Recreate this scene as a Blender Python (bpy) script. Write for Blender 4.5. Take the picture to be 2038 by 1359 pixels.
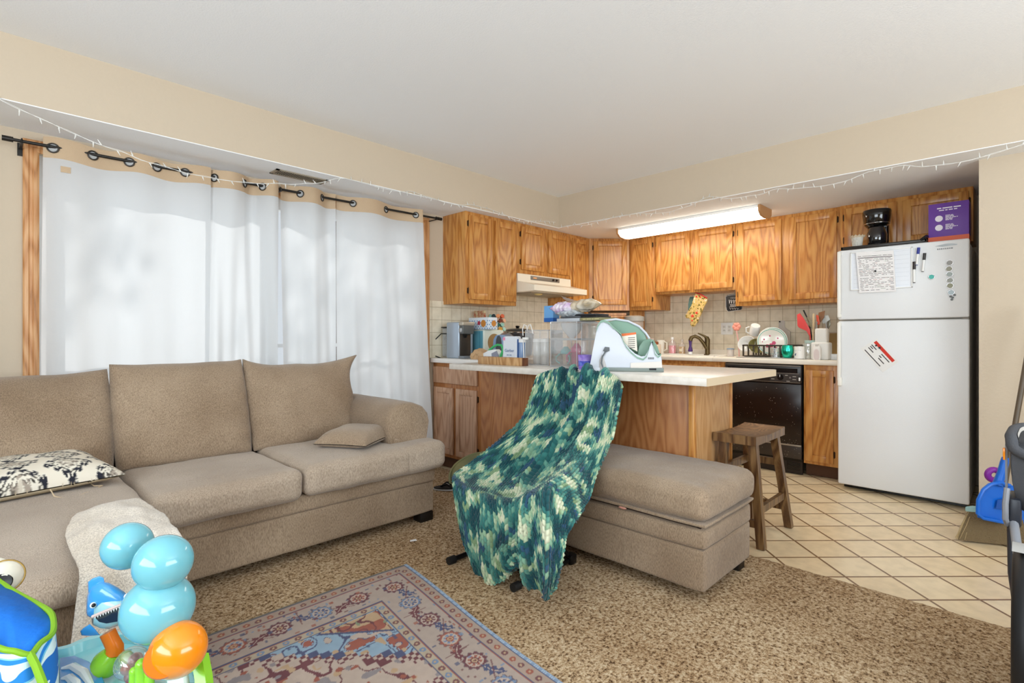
import bpy, bmesh, math, random
import numpy as np
from mathutils import Vector, Matrix, noise
random.seed(7)
PI = math.pi
for o in list(bpy.data.objects): bpy.data.objects.remove(o, do_unlink=True)
scene = bpy.context.scene
COL = scene.collection

# ---------------------------------------------------------------- camera
F_PX, YAW, HOR, CAM_H = 1041.9, math.radians(44.5), 670.2, 1.093
cd = bpy.data.cameras.new('camera'); cam = bpy.data.objects.new('camera', cd); COL.objects.link(cam)
cd.sensor_width = 36.0; cd.lens = F_PX/2038*36.0
cd.shift_y = -(679.5-HOR)/2038.0
cd.clip_start = 0.02; cd.clip_end = 200
cam.location = (0, 0, CAM_H)
cam.rotation_euler = (PI/2, 0, YAW-PI/2)
scene.camera = cam

def at(px, py, x=None, y=None, z=None, d=None):
    """point on a plane of the room seen at a measured spot of the photograph"""
    u = (px-1019)/F_PX; v = (py-HOR)/F_PX
    r = Vector((math.cos(YAW)+u*math.sin(YAW), math.sin(YAW)-u*math.cos(YAW), -v))
    if x is not None: s = x/r.x
    elif y is not None: s = y/r.y
    elif z is not None: s = (z-CAM_H)/r.z
    else: s = d
    p = r*s; p.z += CAM_H
    return p

# ---------------------------------------------------------------- view and light
vs = scene.view_settings
vs.view_transform = 'Standard'; vs.look = 'None'; vs.gamma = 1.0; vs.use_curve_mapping = False
vs.exposure = 0.0
def lin(c):
    if isinstance(c, str):
        c = c.lstrip('#'); c = [int(c[i:i+2], 16)/255 for i in (0, 2, 4)]
    return tuple(((v/12.92) if v <= .04045 else ((v+.055)/1.055)**2.4) for v in c)
w = bpy.data.worlds.new('world'); scene.world = w; w.use_nodes = True
bg = w.node_tree.nodes['Background']; bg.inputs[0].default_value = (.86, .93, 1.0, 1); bg.inputs[1].default_value = .8

def area(name, loc, rot, sx, sy, energy, color=(1, 1, 1)):
    l = bpy.data.lights.new(name, 'AREA'); l.shape = 'RECTANGLE'; l.size = sx; l.size_y = sy
    l.energy = energy; l.color = color
    o = bpy.data.objects.new(name, l); COL.objects.link(o); o.location = loc; o.rotation_euler = rot
    return o
# sun outside the curtained patio window (dappled by the trees out there)
sl = bpy.data.lights.new('sun', 'SUN'); sl.energy = 2.3; sl.angle = math.radians(1.2); sl.color = (1, .97, .92)
so = bpy.data.objects.new('sun', sl); COL.objects.link(so)
so.rotation_euler = Vector((0.35, 1.0, 0.85)).to_track_quat('Z', 'Y').to_euler()
# daylight from the patio window side
area('patio_daylight', (1.42, 4.0, 1.2), (-PI/2, 0, 0), 2.6, 2.2, 7, (.93, .97, 1.0))
# added fill lights behind and beside the camera, tilted up to brighten the ceiling
area('rear_fill_light', (-1.72, .3, 1.45), (0, -PI/2-math.radians(38), 0), 1.5, 2.6, 112, (.83, .925, 1.0))
area('side_fill_light', (1.4, -2.32, 1.45), (PI/2+math.radians(38), 0, 0), 2.6, 1.5, 112, (.83, .925, 1.0))
# fluorescent kitchen fixture: the tubes' light leaving the bottom of the diffuser
area('fluorescent_tubes', (4.42, 2.15, 2.03), (0, 0, 0), .16, 1.15, 7, (1.0, .94, .84))

# ---------------------------------------------------------------- materials
MATS = {}
def nodes_of(m):
    m.use_nodes = True; return m.node_tree.nodes, m.node_tree.links, m.node_tree.nodes['Principled BSDF']
def mat(name, color, rough=.5, metal=0, spec=.5, bump=None, trans=0, alpha=1, emit=None, es=1, coat=0, vary=None, sheen=0, ior=1.45):
    if name in MATS: return MATS[name]
    m = bpy.data.materials.new(name); N, L, b = nodes_of(m)
    c = lin(color) if isinstance(color, str) else color
    b.inputs['Base Color'].default_value = (*c, 1); b.inputs['Roughness'].default_value = rough
    b.inputs['Metallic'].default_value = metal; b.inputs['Specular IOR Level'].default_value = spec
    b.inputs['IOR'].default_value = ior
    if trans: b.inputs['Transmission Weight'].default_value = trans
    if alpha < 1: b.inputs['Alpha'].default_value = alpha
    if coat: b.inputs['Coat Weight'].default_value = coat; b.inputs['Coat Roughness'].default_value = .08
    if sheen: b.inputs['Sheen Weight'].default_value = sheen; b.inputs['Sheen Roughness'].default_value = .6
    if emit: b.inputs['Emission Color'].default_value = (*lin(emit), 1); b.inputs['Emission Strength'].default_value = es
    if bump or vary: tc = N.new('ShaderNodeTexCoord')
    if bump:   # (scale, strength, detail)
        n = N.new('ShaderNodeTexNoise'); n.inputs['Scale'].default_value = bump[0]; n.inputs['Detail'].default_value = bump[2] if len(bump) > 2 else 3
        bp = N.new('ShaderNodeBump'); bp.inputs['Strength'].default_value = bump[1]; bp.inputs['Distance'].default_value = .01
        L.new(tc.outputs['Object'], n.inputs['Vector']); L.new(n.outputs['Fac'], bp.inputs['Height']); L.new(bp.outputs[0], b.inputs['Normal'])
    if vary:   # (scale, color2)
        n = N.new('ShaderNodeTexNoise'); n.inputs['Scale'].default_value = vary[0]; n.inputs['Detail'].default_value = 5
        r = N.new('ShaderNodeValToRGB'); r.color_ramp.elements[0].position = .35; r.color_ramp.elements[1].position = .65
        r.color_ramp.elements[0].color = (*c, 1); r.color_ramp.elements[1].color = (*lin(vary[1]), 1)
        L.new(tc.outputs['Object'], n.inputs['Vector']); L.new(n.outputs['Fac'], r.inputs[0]); L.new(r.outputs[0], b.inputs['Base Color'])
    MATS[name] = m; return m

def oak(name, light, mid, dark, rough=.32):
    if name in MATS: return MATS[name]
    m = bpy.data.materials.new(name); N, L, b = nodes_of(m)
    tc = N.new('ShaderNodeTexCoord')
    mp = N.new('ShaderNodeMapping'); mp.inputs['Scale'].default_value = (1, 1, .16); L.new(tc.outputs['Object'], mp.inputs[0])
    n1 = N.new('ShaderNodeTexNoise'); n1.inputs['Scale'].default_value = 4.0; n1.inputs['Detail'].default_value = 2.5; n1.inputs['Roughness'].default_value = .5
    L.new(mp.outputs[0], n1.inputs['Vector'])
    mu = N.new('ShaderNodeMath'); mu.operation = 'MULTIPLY'; mu.inputs[1].default_value = 120; L.new(n1.outputs['Fac'], mu.inputs[0])
    sn = N.new('ShaderNodeMath'); sn.operation = 'SINE'; L.new(mu.outputs[0], sn.inputs[0])
    mr = N.new('ShaderNodeMapRange'); mr.inputs[1].default_value = -1; mr.inputs[2].default_value = 1; L.new(sn.outputs[0], mr.inputs[0])
    mp2 = N.new('ShaderNodeMapping'); mp2.inputs['Scale'].default_value = (1, 1, .05); L.new(tc.outputs['Object'], mp2.inputs[0])
    n2 = N.new('ShaderNodeTexNoise'); n2.inputs['Scale'].default_value = 260; n2.inputs['Detail'].default_value = 3; L.new(mp2.outputs[0], n2.inputs['Vector'])
    mx = N.new('ShaderNodeMix'); mx.data_type = 'FLOAT'; mx.inputs[0].default_value = .6
    L.new(mr.outputs[0], mx.inputs[2]); L.new(n2.outputs['Fac'], mx.inputs[3])
    rp = N.new('ShaderNodeValToRGB'); e = rp.color_ramp.elements
    e[0].position = .12; e[0].color = (*lin(dark), 1); e[1].position = .8; e[1].color = (*lin(light), 1)
    q = e.new(.38); q.color = (*lin(mid), 1)
    L.new(mx.outputs[0], rp.inputs[0]); L.new(rp.outputs[0], b.inputs['Base Color'])
    bp = N.new('ShaderNodeBump'); bp.inputs['Strength'].default_value = .12; bp.inputs['Distance'].default_value = .004
    L.new(mx.outputs[0], bp.inputs['Height']); L.new(bp.outputs[0], b.inputs['Normal'])
    b.inputs['Roughness'].default_value = rough; b.inputs['Specular IOR Level'].default_value = .5
    MATS[name] = m; return m

def fabric(name, c1, c2, scale=3.0, weave=(350, 350, 90), strength=.5):
    if name in MATS: return MATS[name]
    m = bpy.data.materials.new(name); N, L, b = nodes_of(m)
    tc = N.new('ShaderNodeTexCoord')
    n1 = N.new('ShaderNodeTexNoise'); n1.inputs['Scale'].default_value = scale; n1.inputs['Detail'].default_value = 5; L.new(tc.outputs['Object'], n1.inputs['Vector'])
    rp = N.new('ShaderNodeValToRGB'); rp.color_ramp.elements[0].position = .32; rp.color_ramp.elements[1].position = .68
    rp.color_ramp.elements[0].color = (*lin(c1), 1); rp.color_ramp.elements[1].color = (*lin(c2), 1); L.new(n1.outputs['Fac'], rp.inputs[0])
    mp = N.new('ShaderNodeMapping'); mp.inputs['Scale'].default_value = weave; L.new(tc.outputs['Object'], mp.inputs[0])
    n2 = N.new('ShaderNodeTexNoise'); n2.inputs['Scale'].default_value = 1; n2.inputs['Detail'].default_value = 3; L.new(mp.outputs[0], n2.inputs['Vector'])
    r2 = N.new('ShaderNodeValToRGB'); r2.color_ramp.elements[0].position = .33; r2.color_ramp.elements[1].position = .62
    r2.color_ramp.elements[0].color = (.55, .52, .5, 1); r2.color_ramp.elements[1].color = (1.08, 1.08, 1.08, 1); L.new(n2.outputs['Fac'], r2.inputs[0])
    mx = N.new('ShaderNodeMix'); mx.data_type = 'RGBA'; mx.blend_type = 'MULTIPLY'; mx.inputs[0].default_value = .8
    L.new(rp.outputs[0], mx.inputs[6]); L.new(r2.outputs[0], mx.inputs[7]); L.new(mx.outputs[2], b.inputs['Base Color'])
    bp = N.new('ShaderNodeBump'); bp.inputs['Strength'].default_value = strength; bp.inputs['Distance'].default_value = .004
    L.new(n2.outputs['Fac'], bp.inputs['Height']); L.new(bp.outputs[0], b.inputs['Normal'])
    b.inputs['Roughness'].default_value = .95; b.inputs['Specular IOR Level'].default_value = .15
    b.inputs['Sheen Weight'].default_value = .25
    MATS[name] = m; return m

def vcol(name, rough=.9, weave=None, sheen=0, spec=.2, scale=1.0):
    """material whose pattern was woven into the mesh as a colour attribute"""
    if name in MATS: return MATS[name]
    m = bpy.data.materials.new(name); N, L, b = nodes_of(m)
    a = N.new('ShaderNodeVertexColor'); a.layer_name = 'pattern'
    L.new(a.outputs[0], b.inputs['Base Color']); b.inputs['Roughness'].default_value = rough; b.inputs['Specular IOR Level'].default_value = spec
    if sheen: b.inputs['Sheen Weight'].default_value = sheen
    if weave:
        tc = N.new('ShaderNodeTexCoord'); n = N.new('ShaderNodeTexNoise'); n.inputs['Scale'].default_value = weave[0]; n.inputs['Detail'].default_value = 3
        bp = N.new('ShaderNodeBump'); bp.inputs['Strength'].default_value = weave[1]; bp.inputs['Distance'].default_value = .004
        L.new(tc.outputs['Object'], n.inputs['Vector']); L.new(n.outputs['Fac'], bp.inputs['Height']); L.new(bp.outputs[0], b.inputs['Normal'])
    MATS[name] = m; return m

def clear(name, color, tint=.12, rough=.05, gloss=.12):
    """thin clear plastic or glass sheet: see-through with a surface reflection"""
    if name in MATS: return MATS[name]
    m = bpy.data.materials.new(name); m.use_nodes = True; N = m.node_tree.nodes; L = m.node_tree.links
    for n in list(N):
        if n.type != 'OUTPUT_MATERIAL': N.remove(n)
    out = [n for n in N if n.type == 'OUTPUT_MATERIAL'][0]
    t = N.new('ShaderNodeBsdfTransparent'); t.inputs[0].default_value = (1, 1, 1, 1)
    d = N.new('ShaderNodeBsdfDiffuse'); d.inputs[0].default_value = (*lin(color), 1)
    g = N.new('ShaderNodeBsdfGlossy'); g.inputs['Roughness'].default_value = rough
    lw = N.new('ShaderNodeLayerWeight'); lw.inputs[0].default_value = .25
    a = N.new('ShaderNodeMixShader'); a.inputs[0].default_value = tint; L.new(t.outputs[0], a.inputs[1]); L.new(d.outputs[0], a.inputs[2])
    mm = N.new('ShaderNodeMath'); mm.operation = 'MULTIPLY_ADD'; mm.inputs[1].default_value = .55; mm.inputs[2].default_value = gloss*.5; L.new(lw.outputs['Facing'], mm.inputs[0])
    c = N.new('ShaderNodeMixShader'); L.new(mm.outputs[0], c.inputs[0]); L.new(a.outputs[0], c.inputs[1]); L.new(g.outputs[0], c.inputs[2])
    L.new(c.outputs[0], out.inputs[0])
    MATS[name] = m; return m

# ---------------------------------------------------------------- mesh helpers
class MB:
    def __init__(s): s.v = []; s.f = []
    def add(s, vs_, fs):
        b = len(s.v); s.v += [tuple(p) for p in vs_]; s.f += [tuple(i+b for i in f) for f in fs]; return s
    def box(s, x0, y0, z0, x1, y1, z1, bev=0, seg=2):
        if x0 > x1: x0, x1 = x1, x0
        if y0 > y1: y0, y1 = y1, y0
        if z0 > z1: z0, z1 = z1, z0
        bm = bmesh.new(); bmesh.ops.create_cube(bm, size=1)
        for v in bm.verts: v.co = Vector(((x0+x1)/2+v.co.x*(x1-x0), (y0+y1)/2+v.co.y*(y1-y0), (z0+z1)/2+v.co.z*(z1-z0)))
        if bev:
            bev = min(bev, .49*min(x1-x0, y1-y0, z1-z0))
            bmesh.ops.bevel(bm, geom=bm.edges[:], offset=bev, segments=seg, affect='EDGES', profile=.5)
        bm.verts.index_update()
        s.add([v.co for v in bm.verts], [[v.index for v in f.verts] for f in bm.faces]); bm.free(); return s
    def ring(s, rings, caps=True, closed=False):
        n = len(rings[0]); b = len(s.v)
        for r in rings: s.v += [tuple(p) for p in r]
        R = len(rings)
        for i in range(R if closed else R-1):
            j = (i+1) % R
            for k in range(n):
                l = (k+1) % n; s.f.append((b+i*n+k, b+i*n+l, b+j*n+l, b+j*n+k))
        if caps and not closed:
            s.f.append(tuple(b+k for k in reversed(range(n)))); s.f.append(tuple(b+(R-1)*n+k for k in range(n)))
        return s
    def cyl(s, p0, p1, r0, r1=None, n=20, caps=True):
        return s.tube([p0, p1], [r0, r0 if r1 is None else r1], n, caps)
    def tube(s, pts, r, n=10, caps=True, closed=False):
        pts = [Vector(p) for p in pts]; R = r if isinstance(r, (list, tuple)) else [r]*len(pts)
        rings = []; up = None; m = len(pts)
        for i, p in enumerate(pts):
            if closed: t = pts[(i+1) % m]-pts[i-1]
            else: t = pts[min(i+1, m-1)]-pts[max(i-1, 0)]
            t.normalize()
            if up is None: up = Vector((0, 0, 1)) if abs(t.z) < .9 else Vector((1, 0, 0))
            a = t.cross(up)
            if a.length < 1e-6: a = t.cross(Vector((0, 1, 0)))
            a.normalize(); bb = a.cross(t).normalized(); up = bb
            rings.append([p+a*math.cos(k*2*PI/n)*R[i]+bb*math.sin(k*2*PI/n)*R[i] for k in range(n)])
        return s.ring(rings, caps, closed)
    def lathe(s, prof, c=(0, 0, 0), n=24, caps=True):
        c = Vector(c); return s.ring([[c+Vector((r*math.cos(k*2*PI/n), r*math.sin(k*2*PI/n), z)) for k in range(n)] for r, z in prof], caps)
    def ell(s, c, rx, ry=None, rz=None, n=20, m=12):
        ry = rx if ry is None else ry; rz = rx if rz is None else rz; c = Vector(c)
        rings = []
        for i in range(1, m):
            a = -PI/2+PI*i/m
            rings.append([c+Vector((rx*math.cos(a)*math.cos(k*2*PI/n), ry*math.cos(a)*math.sin(k*2*PI/n), rz*math.sin(a))) for k in range(n)])
        b = len(s.v); s.ring(rings, False); s.v.append(tuple(c-Vector((0, 0, rz)))); s.v.append(tuple(c+Vector((0, 0, rz)))); e = len(s.v)
        for k in range(n):
            s.f.append((e-2, b+(k+1) % n, b+k)); s.f.append((e-1, b+(m-2)*n+k, b+(m-2)*n+(k+1) % n))
        return s
    def prism(s, pts, d, bev=0, seg=2):
        """closed outline pts (3-D, planar) pushed along d"""
        d = Vector(d); n = len(pts)
        if bev:
            bm = bmesh.new(); a = [bm.verts.new(p) for p in pts]; b2 = [bm.verts.new(Vector(p)+d) for p in pts]
            bm.faces.new(a); bm.faces.new(list(reversed(b2)))
            for i in range(n): bm.faces.new((a[(i+1) % n], a[i], b2[i], b2[(i+1) % n]))
            caps = [e for e in bm.edges if (e.verts[0] in a and e.verts[1] in a) or (e.verts[0] in b2 and e.verts[1] in b2)]
            bmesh.ops.bevel(bm, geom=caps, offset=bev, segments=seg, affect='EDGES', profile=.5)
            bm.verts.index_update(); s.add([v.co for v in bm.verts], [[v.index for v in f.verts] for f in bm.faces]); bm.free(); return s
        return s.add([Vector(p) for p in pts]+[Vector(p)+d for p in pts],
                     [tuple(range(n)), tuple(range(2*n-1, n-1, -1))]+[((i+1) % n, i, n+i, n+(i+1) % n) for i in range(n)])
    def grid(s, fn, nu, nv):
        return s.add([fn(i/nu, j/nv) for i in range(nu+1) for j in range(nv+1)],
                     [(i*(nv+1)+j, (i+1)*(nv+1)+j, (i+1)*(nv+1)+j+1, i*(nv+1)+j+1) for i in range(nu) for j in range(nv)])
    def torus(s, c, R, r, axis='z', n=28, m=10):
        c = Vector(c); ax = {'z': (Vector((1, 0, 0)), Vector((0, 1, 0))), 'y': (Vector((1, 0, 0)), Vector((0, 0, 1))), 'x': (Vector((0, 1, 0)), Vector((0, 0, 1)))}[axis] if isinstance(axis, str) else axis
        return s.tube([c+ax[0]*math.cos(k*2*PI/n)*R+ax[1]*math.sin(k*2*PI/n)*R for k in range(n)], r, m, False, True)
    def cushion(s, x0, y0, z0, x1, y1, z1, r=.05, puff=(.0, .0, .02), n=18, wob=.004, ws=6, seed=0):
        c = Vector(((x0+x1)/2, (y0+y1)/2, (z0+z1)/2)); h = Vector((abs(x1-x0)/2, abs(y1-y0)/2, abs(z1-z0)/2)); r = min(r, .98*min(h))
        idx = {}; V = []; Fs = []
        def vid(p):
            k = tuple(round(q, 5) for q in p)
            if k in idx: return idx[k]
            P = Vector((p[0]*h.x, p[1]*h.y, p[2]*h.z))
            cl = Vector([max(-(h[i]-r), min(h[i]-r, P[i])) for i in range(3)])
            d = P-cl
            if d.length > 1e-9: P = cl+d.normalized()*r
            a, b_, g = p
            P.x += math.copysign(1, a)*puff[0]*abs(a)*(1-b_*b_)*(1-g*g)
            P.y += math.copysign(1, b_)*puff[1]*abs(b_)*(1-a*a)*(1-g*g)
            P.z += math.copysign(1, g)*puff[2]*abs(g)*(1-a*a)*(1-b_*b_)
            Q = c+P
            if wob:
                q = noise.noise_vector(Q*ws+Vector((seed, seed, 0))); Q += q*wob
                q = noise.noise_vector(Q*ws*2.7+Vector((seed, 3, seed))); Q += q*wob*.4
            idx[k] = len(V); V.append(Q); return idx[k]
        for ax in range(3):
            for sg in (-1, 1):
                for i in range(n):
                    for j in range(n):
                        q = []
                        for (di, dj) in ((0, 0), (1, 0), (1, 1), (0, 1)):
                            u = -1+2*(i+di)/n; v = -1+2*(j+dj)/n
                            p = [0, 0, 0]; p[ax] = sg; p[(ax+1) % 3] = u; p[(ax+2) % 3] = v; q.append(vid(p))
                        Fs.append(tuple(q) if sg > 0 else tuple(reversed(q)))
        return s.add(V, Fs)
    def xf(s, M):
        s.v = [tuple(M @ Vector(p)) for p in s.v]; return s
    def place(s, loc, rz=0, rx=0, ry=0, sc=1):
        return s.xf(Matrix.Translation(Vector(loc)) @ Matrix.Rotation(rz, 4, 'Z') @ Matrix.Rotation(ry, 4, 'Y') @ Matrix.Rotation(rx, 4, 'X') @ Matrix.Scale(sc, 4))
    def mesh(s, name, m, smooth=40):
        me = bpy.data.meshes.new(name); me.from_pydata(s.v, [], s.f); me.validate()
        bm = bmesh.new(); bm.from_mesh(me); bmesh.ops.recalc_face_normals(bm, faces=bm.faces); bm.to_mesh(me); bm.free()
        if m: me.materials.append(m)
        if smooth:
            me.polygons.foreach_set('use_smooth', [True]*len(me.polygons))
            if smooth < 180: me.set_sharp_from_angle(angle=math.radians(smooth))
        return me
WL = {}
def link(name, me, parent=None, label=None):
    o = bpy.data.objects.new(name, me); COL.objects.link(o)
    if parent is not None:
        o.parent = parent; o.location = -Vector(WL.get(parent.name, (0, 0, 0))) if parent.type == 'EMPTY' else (0, 0, 0)
    if label: o['label'] = label
    return o
def part(name, mb, m, parent, label=None, smooth=40): return link(name, mb.mesh(name, m, smooth), parent, label)
def T(name, label, cat, loc=(0, 0, 0), group=None):
    o = bpy.data.objects.new(name, None); COL.objects.link(o); o.location = loc; WL[o.name] = tuple(loc)
    o.empty_display_size = .05; o['label'] = label; o['category'] = cat
    if group: o['group'] = group
    return o
def solo(name, mb, m, label, cat, group=None, smooth=40):
    o = link(name, mb.mesh(name, m, smooth)); o['label'] = label; o['category'] = cat
    if group: o['group'] = group
    return o
def struct(name, mb, m, smooth=40):
    o = link(name, mb.mesh(name, m, smooth)); o['kind'] = 'structure'; return o
def text(name, body, size, m, parent, loc, xd, yd, ext=.0004, align='CENTER', label=None):
    """lettering lying in the plane spanned by xd (reading direction) and yd (up)"""
    cu = bpy.data.curves.new(name, 'FONT'); cu.body = body; cu.size = size; cu.extrude = ext; cu.align_x = align; cu.align_y = 'CENTER'; cu.resolution_u = 2
    t = bpy.data.objects.new('tmp', cu); COL.objects.link(t)
    me = bpy.data.meshes.new_from_object(t.evaluated_get(bpy.context.evaluated_depsgraph_get()))
    bpy.data.objects.remove(t); X = Vector(xd).normalized(); Y = Vector(yd).normalized(); Z = X.cross(Y)
    Mx = Matrix((X, Y, Z)).transposed().to_4x4(); Mx.translation = Vector(loc); me.transform(Mx)
    me.materials.clear(); me.materials.append(m)
    return link(name, me, parent, label)
def gridmesh(name, P, cols, m, smooth=True, back=0):
    """P (n,m,3) array; cols (n,m,3) linear colours or None; back: thickness of the cloth"""
    n, k = P.shape[:2]; V = P.reshape(-1, 3)
    i, j = np.meshgrid(np.arange(n-1), np.arange(k-1), indexing='ij'); a = (i*k+j).ravel()
    Fq = np.stack([a, a+k, a+k+1, a+1], 1)
    me = bpy.data.meshes.new(name)
    if back:
        du = np.gradient(P, axis=0); dv = np.gradient(P, axis=1); nn = np.cross(du, dv); nn /= np.linalg.norm(nn, axis=2, keepdims=True)+1e-9
        V2 = (P-nn*back).reshape(-1, 3); N0 = len(V)
        rim = []
        def q(x, y): rim.append((x, y, y+N0, x+N0))
        for s_ in range(n-1): q(s_*k, (s_+1)*k); q((s_+1)*k+k-1, s_*k+k-1)
        for s_ in range(k-1): q(s_+1, s_); q((n-1)*k+s_, (n-1)*k+s_+1)
        V = np.concatenate([V, V2]); Fq = np.concatenate([Fq, Fq[:, ::-1]+N0, np.array(rim)])
        if cols is not None: cols = np.concatenate([cols.reshape(-1, 3)]*2)
    me.from_pydata(V.tolist(), [], Fq.tolist())
    if cols is not None:
        c = np.ones((len(V), 4), np.float32); c[:, :3] = cols.reshape(-1, 3)
        ca = me.color_attributes.new('pattern', 'FLOAT_COLOR', 'POINT'); ca.data.foreach_set('color', c.ravel())
    me.materials.append(m)
    if smooth: me.polygons.foreach_set('use_smooth', [True]*len(me.polygons))
    return me
# ================================================================ the room
W, K, SX, SY, ZS, ZC = 3.605, 5.157, 3.895, 3.205, 2.135, 2.432
XB, YB = -1.8, -2.4            # walls behind the camera
paint = mat('wall_paint', '#cdbda7', .75, spec=.2, bump=(60, .12, 4))
white_paint = mat('ceiling_paint', '#f6f7f8', .8, spec=.15, bump=(120, .1, 4))
oak_m = oak('golden_oak', '#d49c56', '#bf7e3b', '#8a5023')
oak_dark = oak('golden_oak_panel', '#b87f4d', '#a5693a', '#8a5029', .4)
oak_trim = oak('window_trim_oak', '#d9a877', '#c48a55', '#94602f', .4)
gap_shade = mat('recess_shade', '#2b1a10', .9)  # dark colour that paints the shade inside gaps and holes
white_plastic = mat('white_plastic', '#f1f1ee', .35)
black_plastic = mat('black_plastic', '#0d0d0e', .25)
black_rubber = mat('black_rubber', '#141414', .6)
steel = mat('brushed_steel', '#b9bcbf', .3, metal=1)
chrome = mat('chrome', '#e0e0e2', .12, metal=1)
bronze = mat('aged_bronze', '#6a5a3c', .35, metal=.8)

def tile_mat(name, axes, size, rot, off, c1, c2, grout, mortar, rough):
    m = bpy.data.materials.new(name); N, L, b = nodes_of(m)
    tc = N.new('ShaderNodeTexCoord'); sp = N.new('ShaderNodeSeparateXYZ'); cb = N.new('ShaderNodeCombineXYZ'); L.new(tc.outputs['Object'], sp.inputs[0])
    L.new(sp.outputs[axes[0]], cb.inputs[0]); L.new(sp.outputs[axes[1]], cb.inputs[1])
    mp = N.new('ShaderNodeMapping'); mp.inputs['Rotation'].default_value = (0, 0, rot); mp.inputs['Location'].default_value = (*off, 0); L.new(cb.outputs[0], mp.inputs[0])
    br = N.new('ShaderNodeTexBrick'); br.offset = 0; br.squash = 1; br.inputs['Scale'].default_value = 1
    br.inputs['Brick Width'].default_value = size; br.inputs['Row Height'].default_value = size; br.inputs['Mortar Size'].default_value = mortar
    br.inputs['Mortar Smooth'].default_value = .2
    br.inputs['Color1'].default_value = (*lin(c1), 1); br.inputs['Color2'].default_value = (*lin(c2), 1); br.inputs['Mortar'].default_value = (*lin(grout), 1)
    L.new(mp.outputs[0], br.inputs['Vector'])
    n = N.new('ShaderNodeTexNoise'); n.inputs['Scale'].default_value = 14; n.inputs['Detail'].default_value = 5; L.new(tc.outputs['Object'], n.inputs['Vector'])
    r = N.new('ShaderNodeValToRGB'); r.color_ramp.elements[0].color = (.86, .85, .82, 1); r.color_ramp.elements[1].color = (1, 1, 1, 1); r.color_ramp.elements[0].position = .3; r.color_ramp.elements[1].position = .6; L.new(n.outputs['Fac'], r.inputs[0])
    mx = N.new('ShaderNodeMix'); mx.data_type = 'RGBA'; mx.blend_type = 'MULTIPLY'; mx.inputs[0].default_value = 1
    L.new(br.outputs['Color'], mx.inputs[6]); L.new(r.outputs[0], mx.inputs[7]); L.new(mx.outputs[2], b.inputs['Base Color'])
    bp = N.new('ShaderNodeBump'); bp.invert = True; bp.inputs['Strength'].default_value = .6; bp.inputs['Distance'].default_value = .003
    L.new(br.outputs['Fac'], bp.inputs['Height']); L.new(bp.outputs[0], b.inputs['Normal']); b.inputs['Roughness'].default_value = rough
    return m
floor_tile = tile_mat('floor_tile', (0, 1), .213, math.radians(45), (-2.184, -3.232), '#f0dcb8', '#e8d0a8', '#86633f', .0062, .35)
splash_y = tile_mat('backsplash_tile_side', (0, 2), .108, 0, (.01, -.914), '#f2e8d2', '#ece0c8', '#c2b294', .002, .25)
splash_x = tile_mat('backsplash_tile_back', (1, 2), .108, 0, (.03, -.914), '#f2e8d2', '#ece0c8', '#c2b294', .002, .25)

def carpet_mat():
    m = bpy.data.materials.new('carpet'); N, L, b = nodes_of(m)
    tc = N.new('ShaderNodeTexCoord')
    v = N.new('ShaderNodeTexNoise'); v.inputs['Scale'].default_value = 95; v.inputs['Detail'].default_value = 4; v.inputs['Roughness'].default_value = .7; L.new(tc.outputs['Object'], v.inputs['Vector'])
    r = N.new('ShaderNodeValToRGB'); e = r.color_ramp.elements
    e[0].position = .36; e[0].color = (*lin('#5c4330'), 1); e[1].position = .64; e[1].color = (*lin('#ecd8b8'), 1); q = e.new(.48); q.color = (*lin('#c4a37c'), 1)
    L.new(v.outputs['Fac'], r.inputs[0])
    n = N.new('ShaderNodeTexNoise'); n.inputs['Scale'].default_value = 1.7; n.inputs['Detail'].default_value = 4; L.new(tc.outputs['Object'], n.inputs['Vector'])
    r2 = N.new('ShaderNodeValToRGB'); r2.color_ramp.elements[0].color = (.82, .77, .72, 1); r2.color_ramp.elements[1].color = (1, 1, 1, 1); r2.color_ramp.elements[0].position = .35; r2.color_ramp.elements[1].position = .6; L.new(n.outputs['Fac'], r2.inputs[0])
    mx = N.new('ShaderNodeMix'); mx.data_type = 'RGBA'; mx.blend_type = 'MULTIPLY'; mx.inputs[0].default_value = 1
    L.new(r.outputs[0], mx.inputs[6]); L.new(r2.outputs[0], mx.inputs[7]); L.new(mx.outputs[2], b.inputs['Base Color'])
    bp = N.new('ShaderNodeBump'); bp.inputs['Strength'].default_value = 1; bp.inputs['Distance'].default_value = .012
    L.new(v.outputs['Fac'], bp.inputs['Height']); L.new(bp.outputs[0], b.inputs['Normal']); b.inputs['Roughness'].default_value = 1; b.inputs['Specular IOR Level'].default_value = .05
    return m
carpet_m = carpet_mat()

struct('floor', MB().box(XB-.1, YB-.1, -.12, K+.1, W+.1, -.004), floor_tile)
# the carpet with its soft wavy cut edge against the kitchen tiles
CX = 2.705
def carpet_fn(u, v):
    y = YB+(W-YB)*v; x = XB+(CX-XB)*u
    if u > .999: x += .006*noise.noise(Vector((y*14, 0, 0)))
    e = min(1, max(0, (CX-x)/.05)); z = .006*math.sqrt(e)
    if -.3 < y < 2.7 and x > .3: z += .0025*noise.noise(Vector((x*55, y*55, 0)))
    return (x, y, max(z, -.003))
mb = MB(); nu, nv = 220, 300
mb.grid(carpet_fn, nu, nv)
struct('floor_carpet', mb, carpet_m, 180)
struct('ceiling', MB().box(XB-.1, YB-.1, ZC, K+.1, W+.1, ZC+.1), white_paint)
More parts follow.
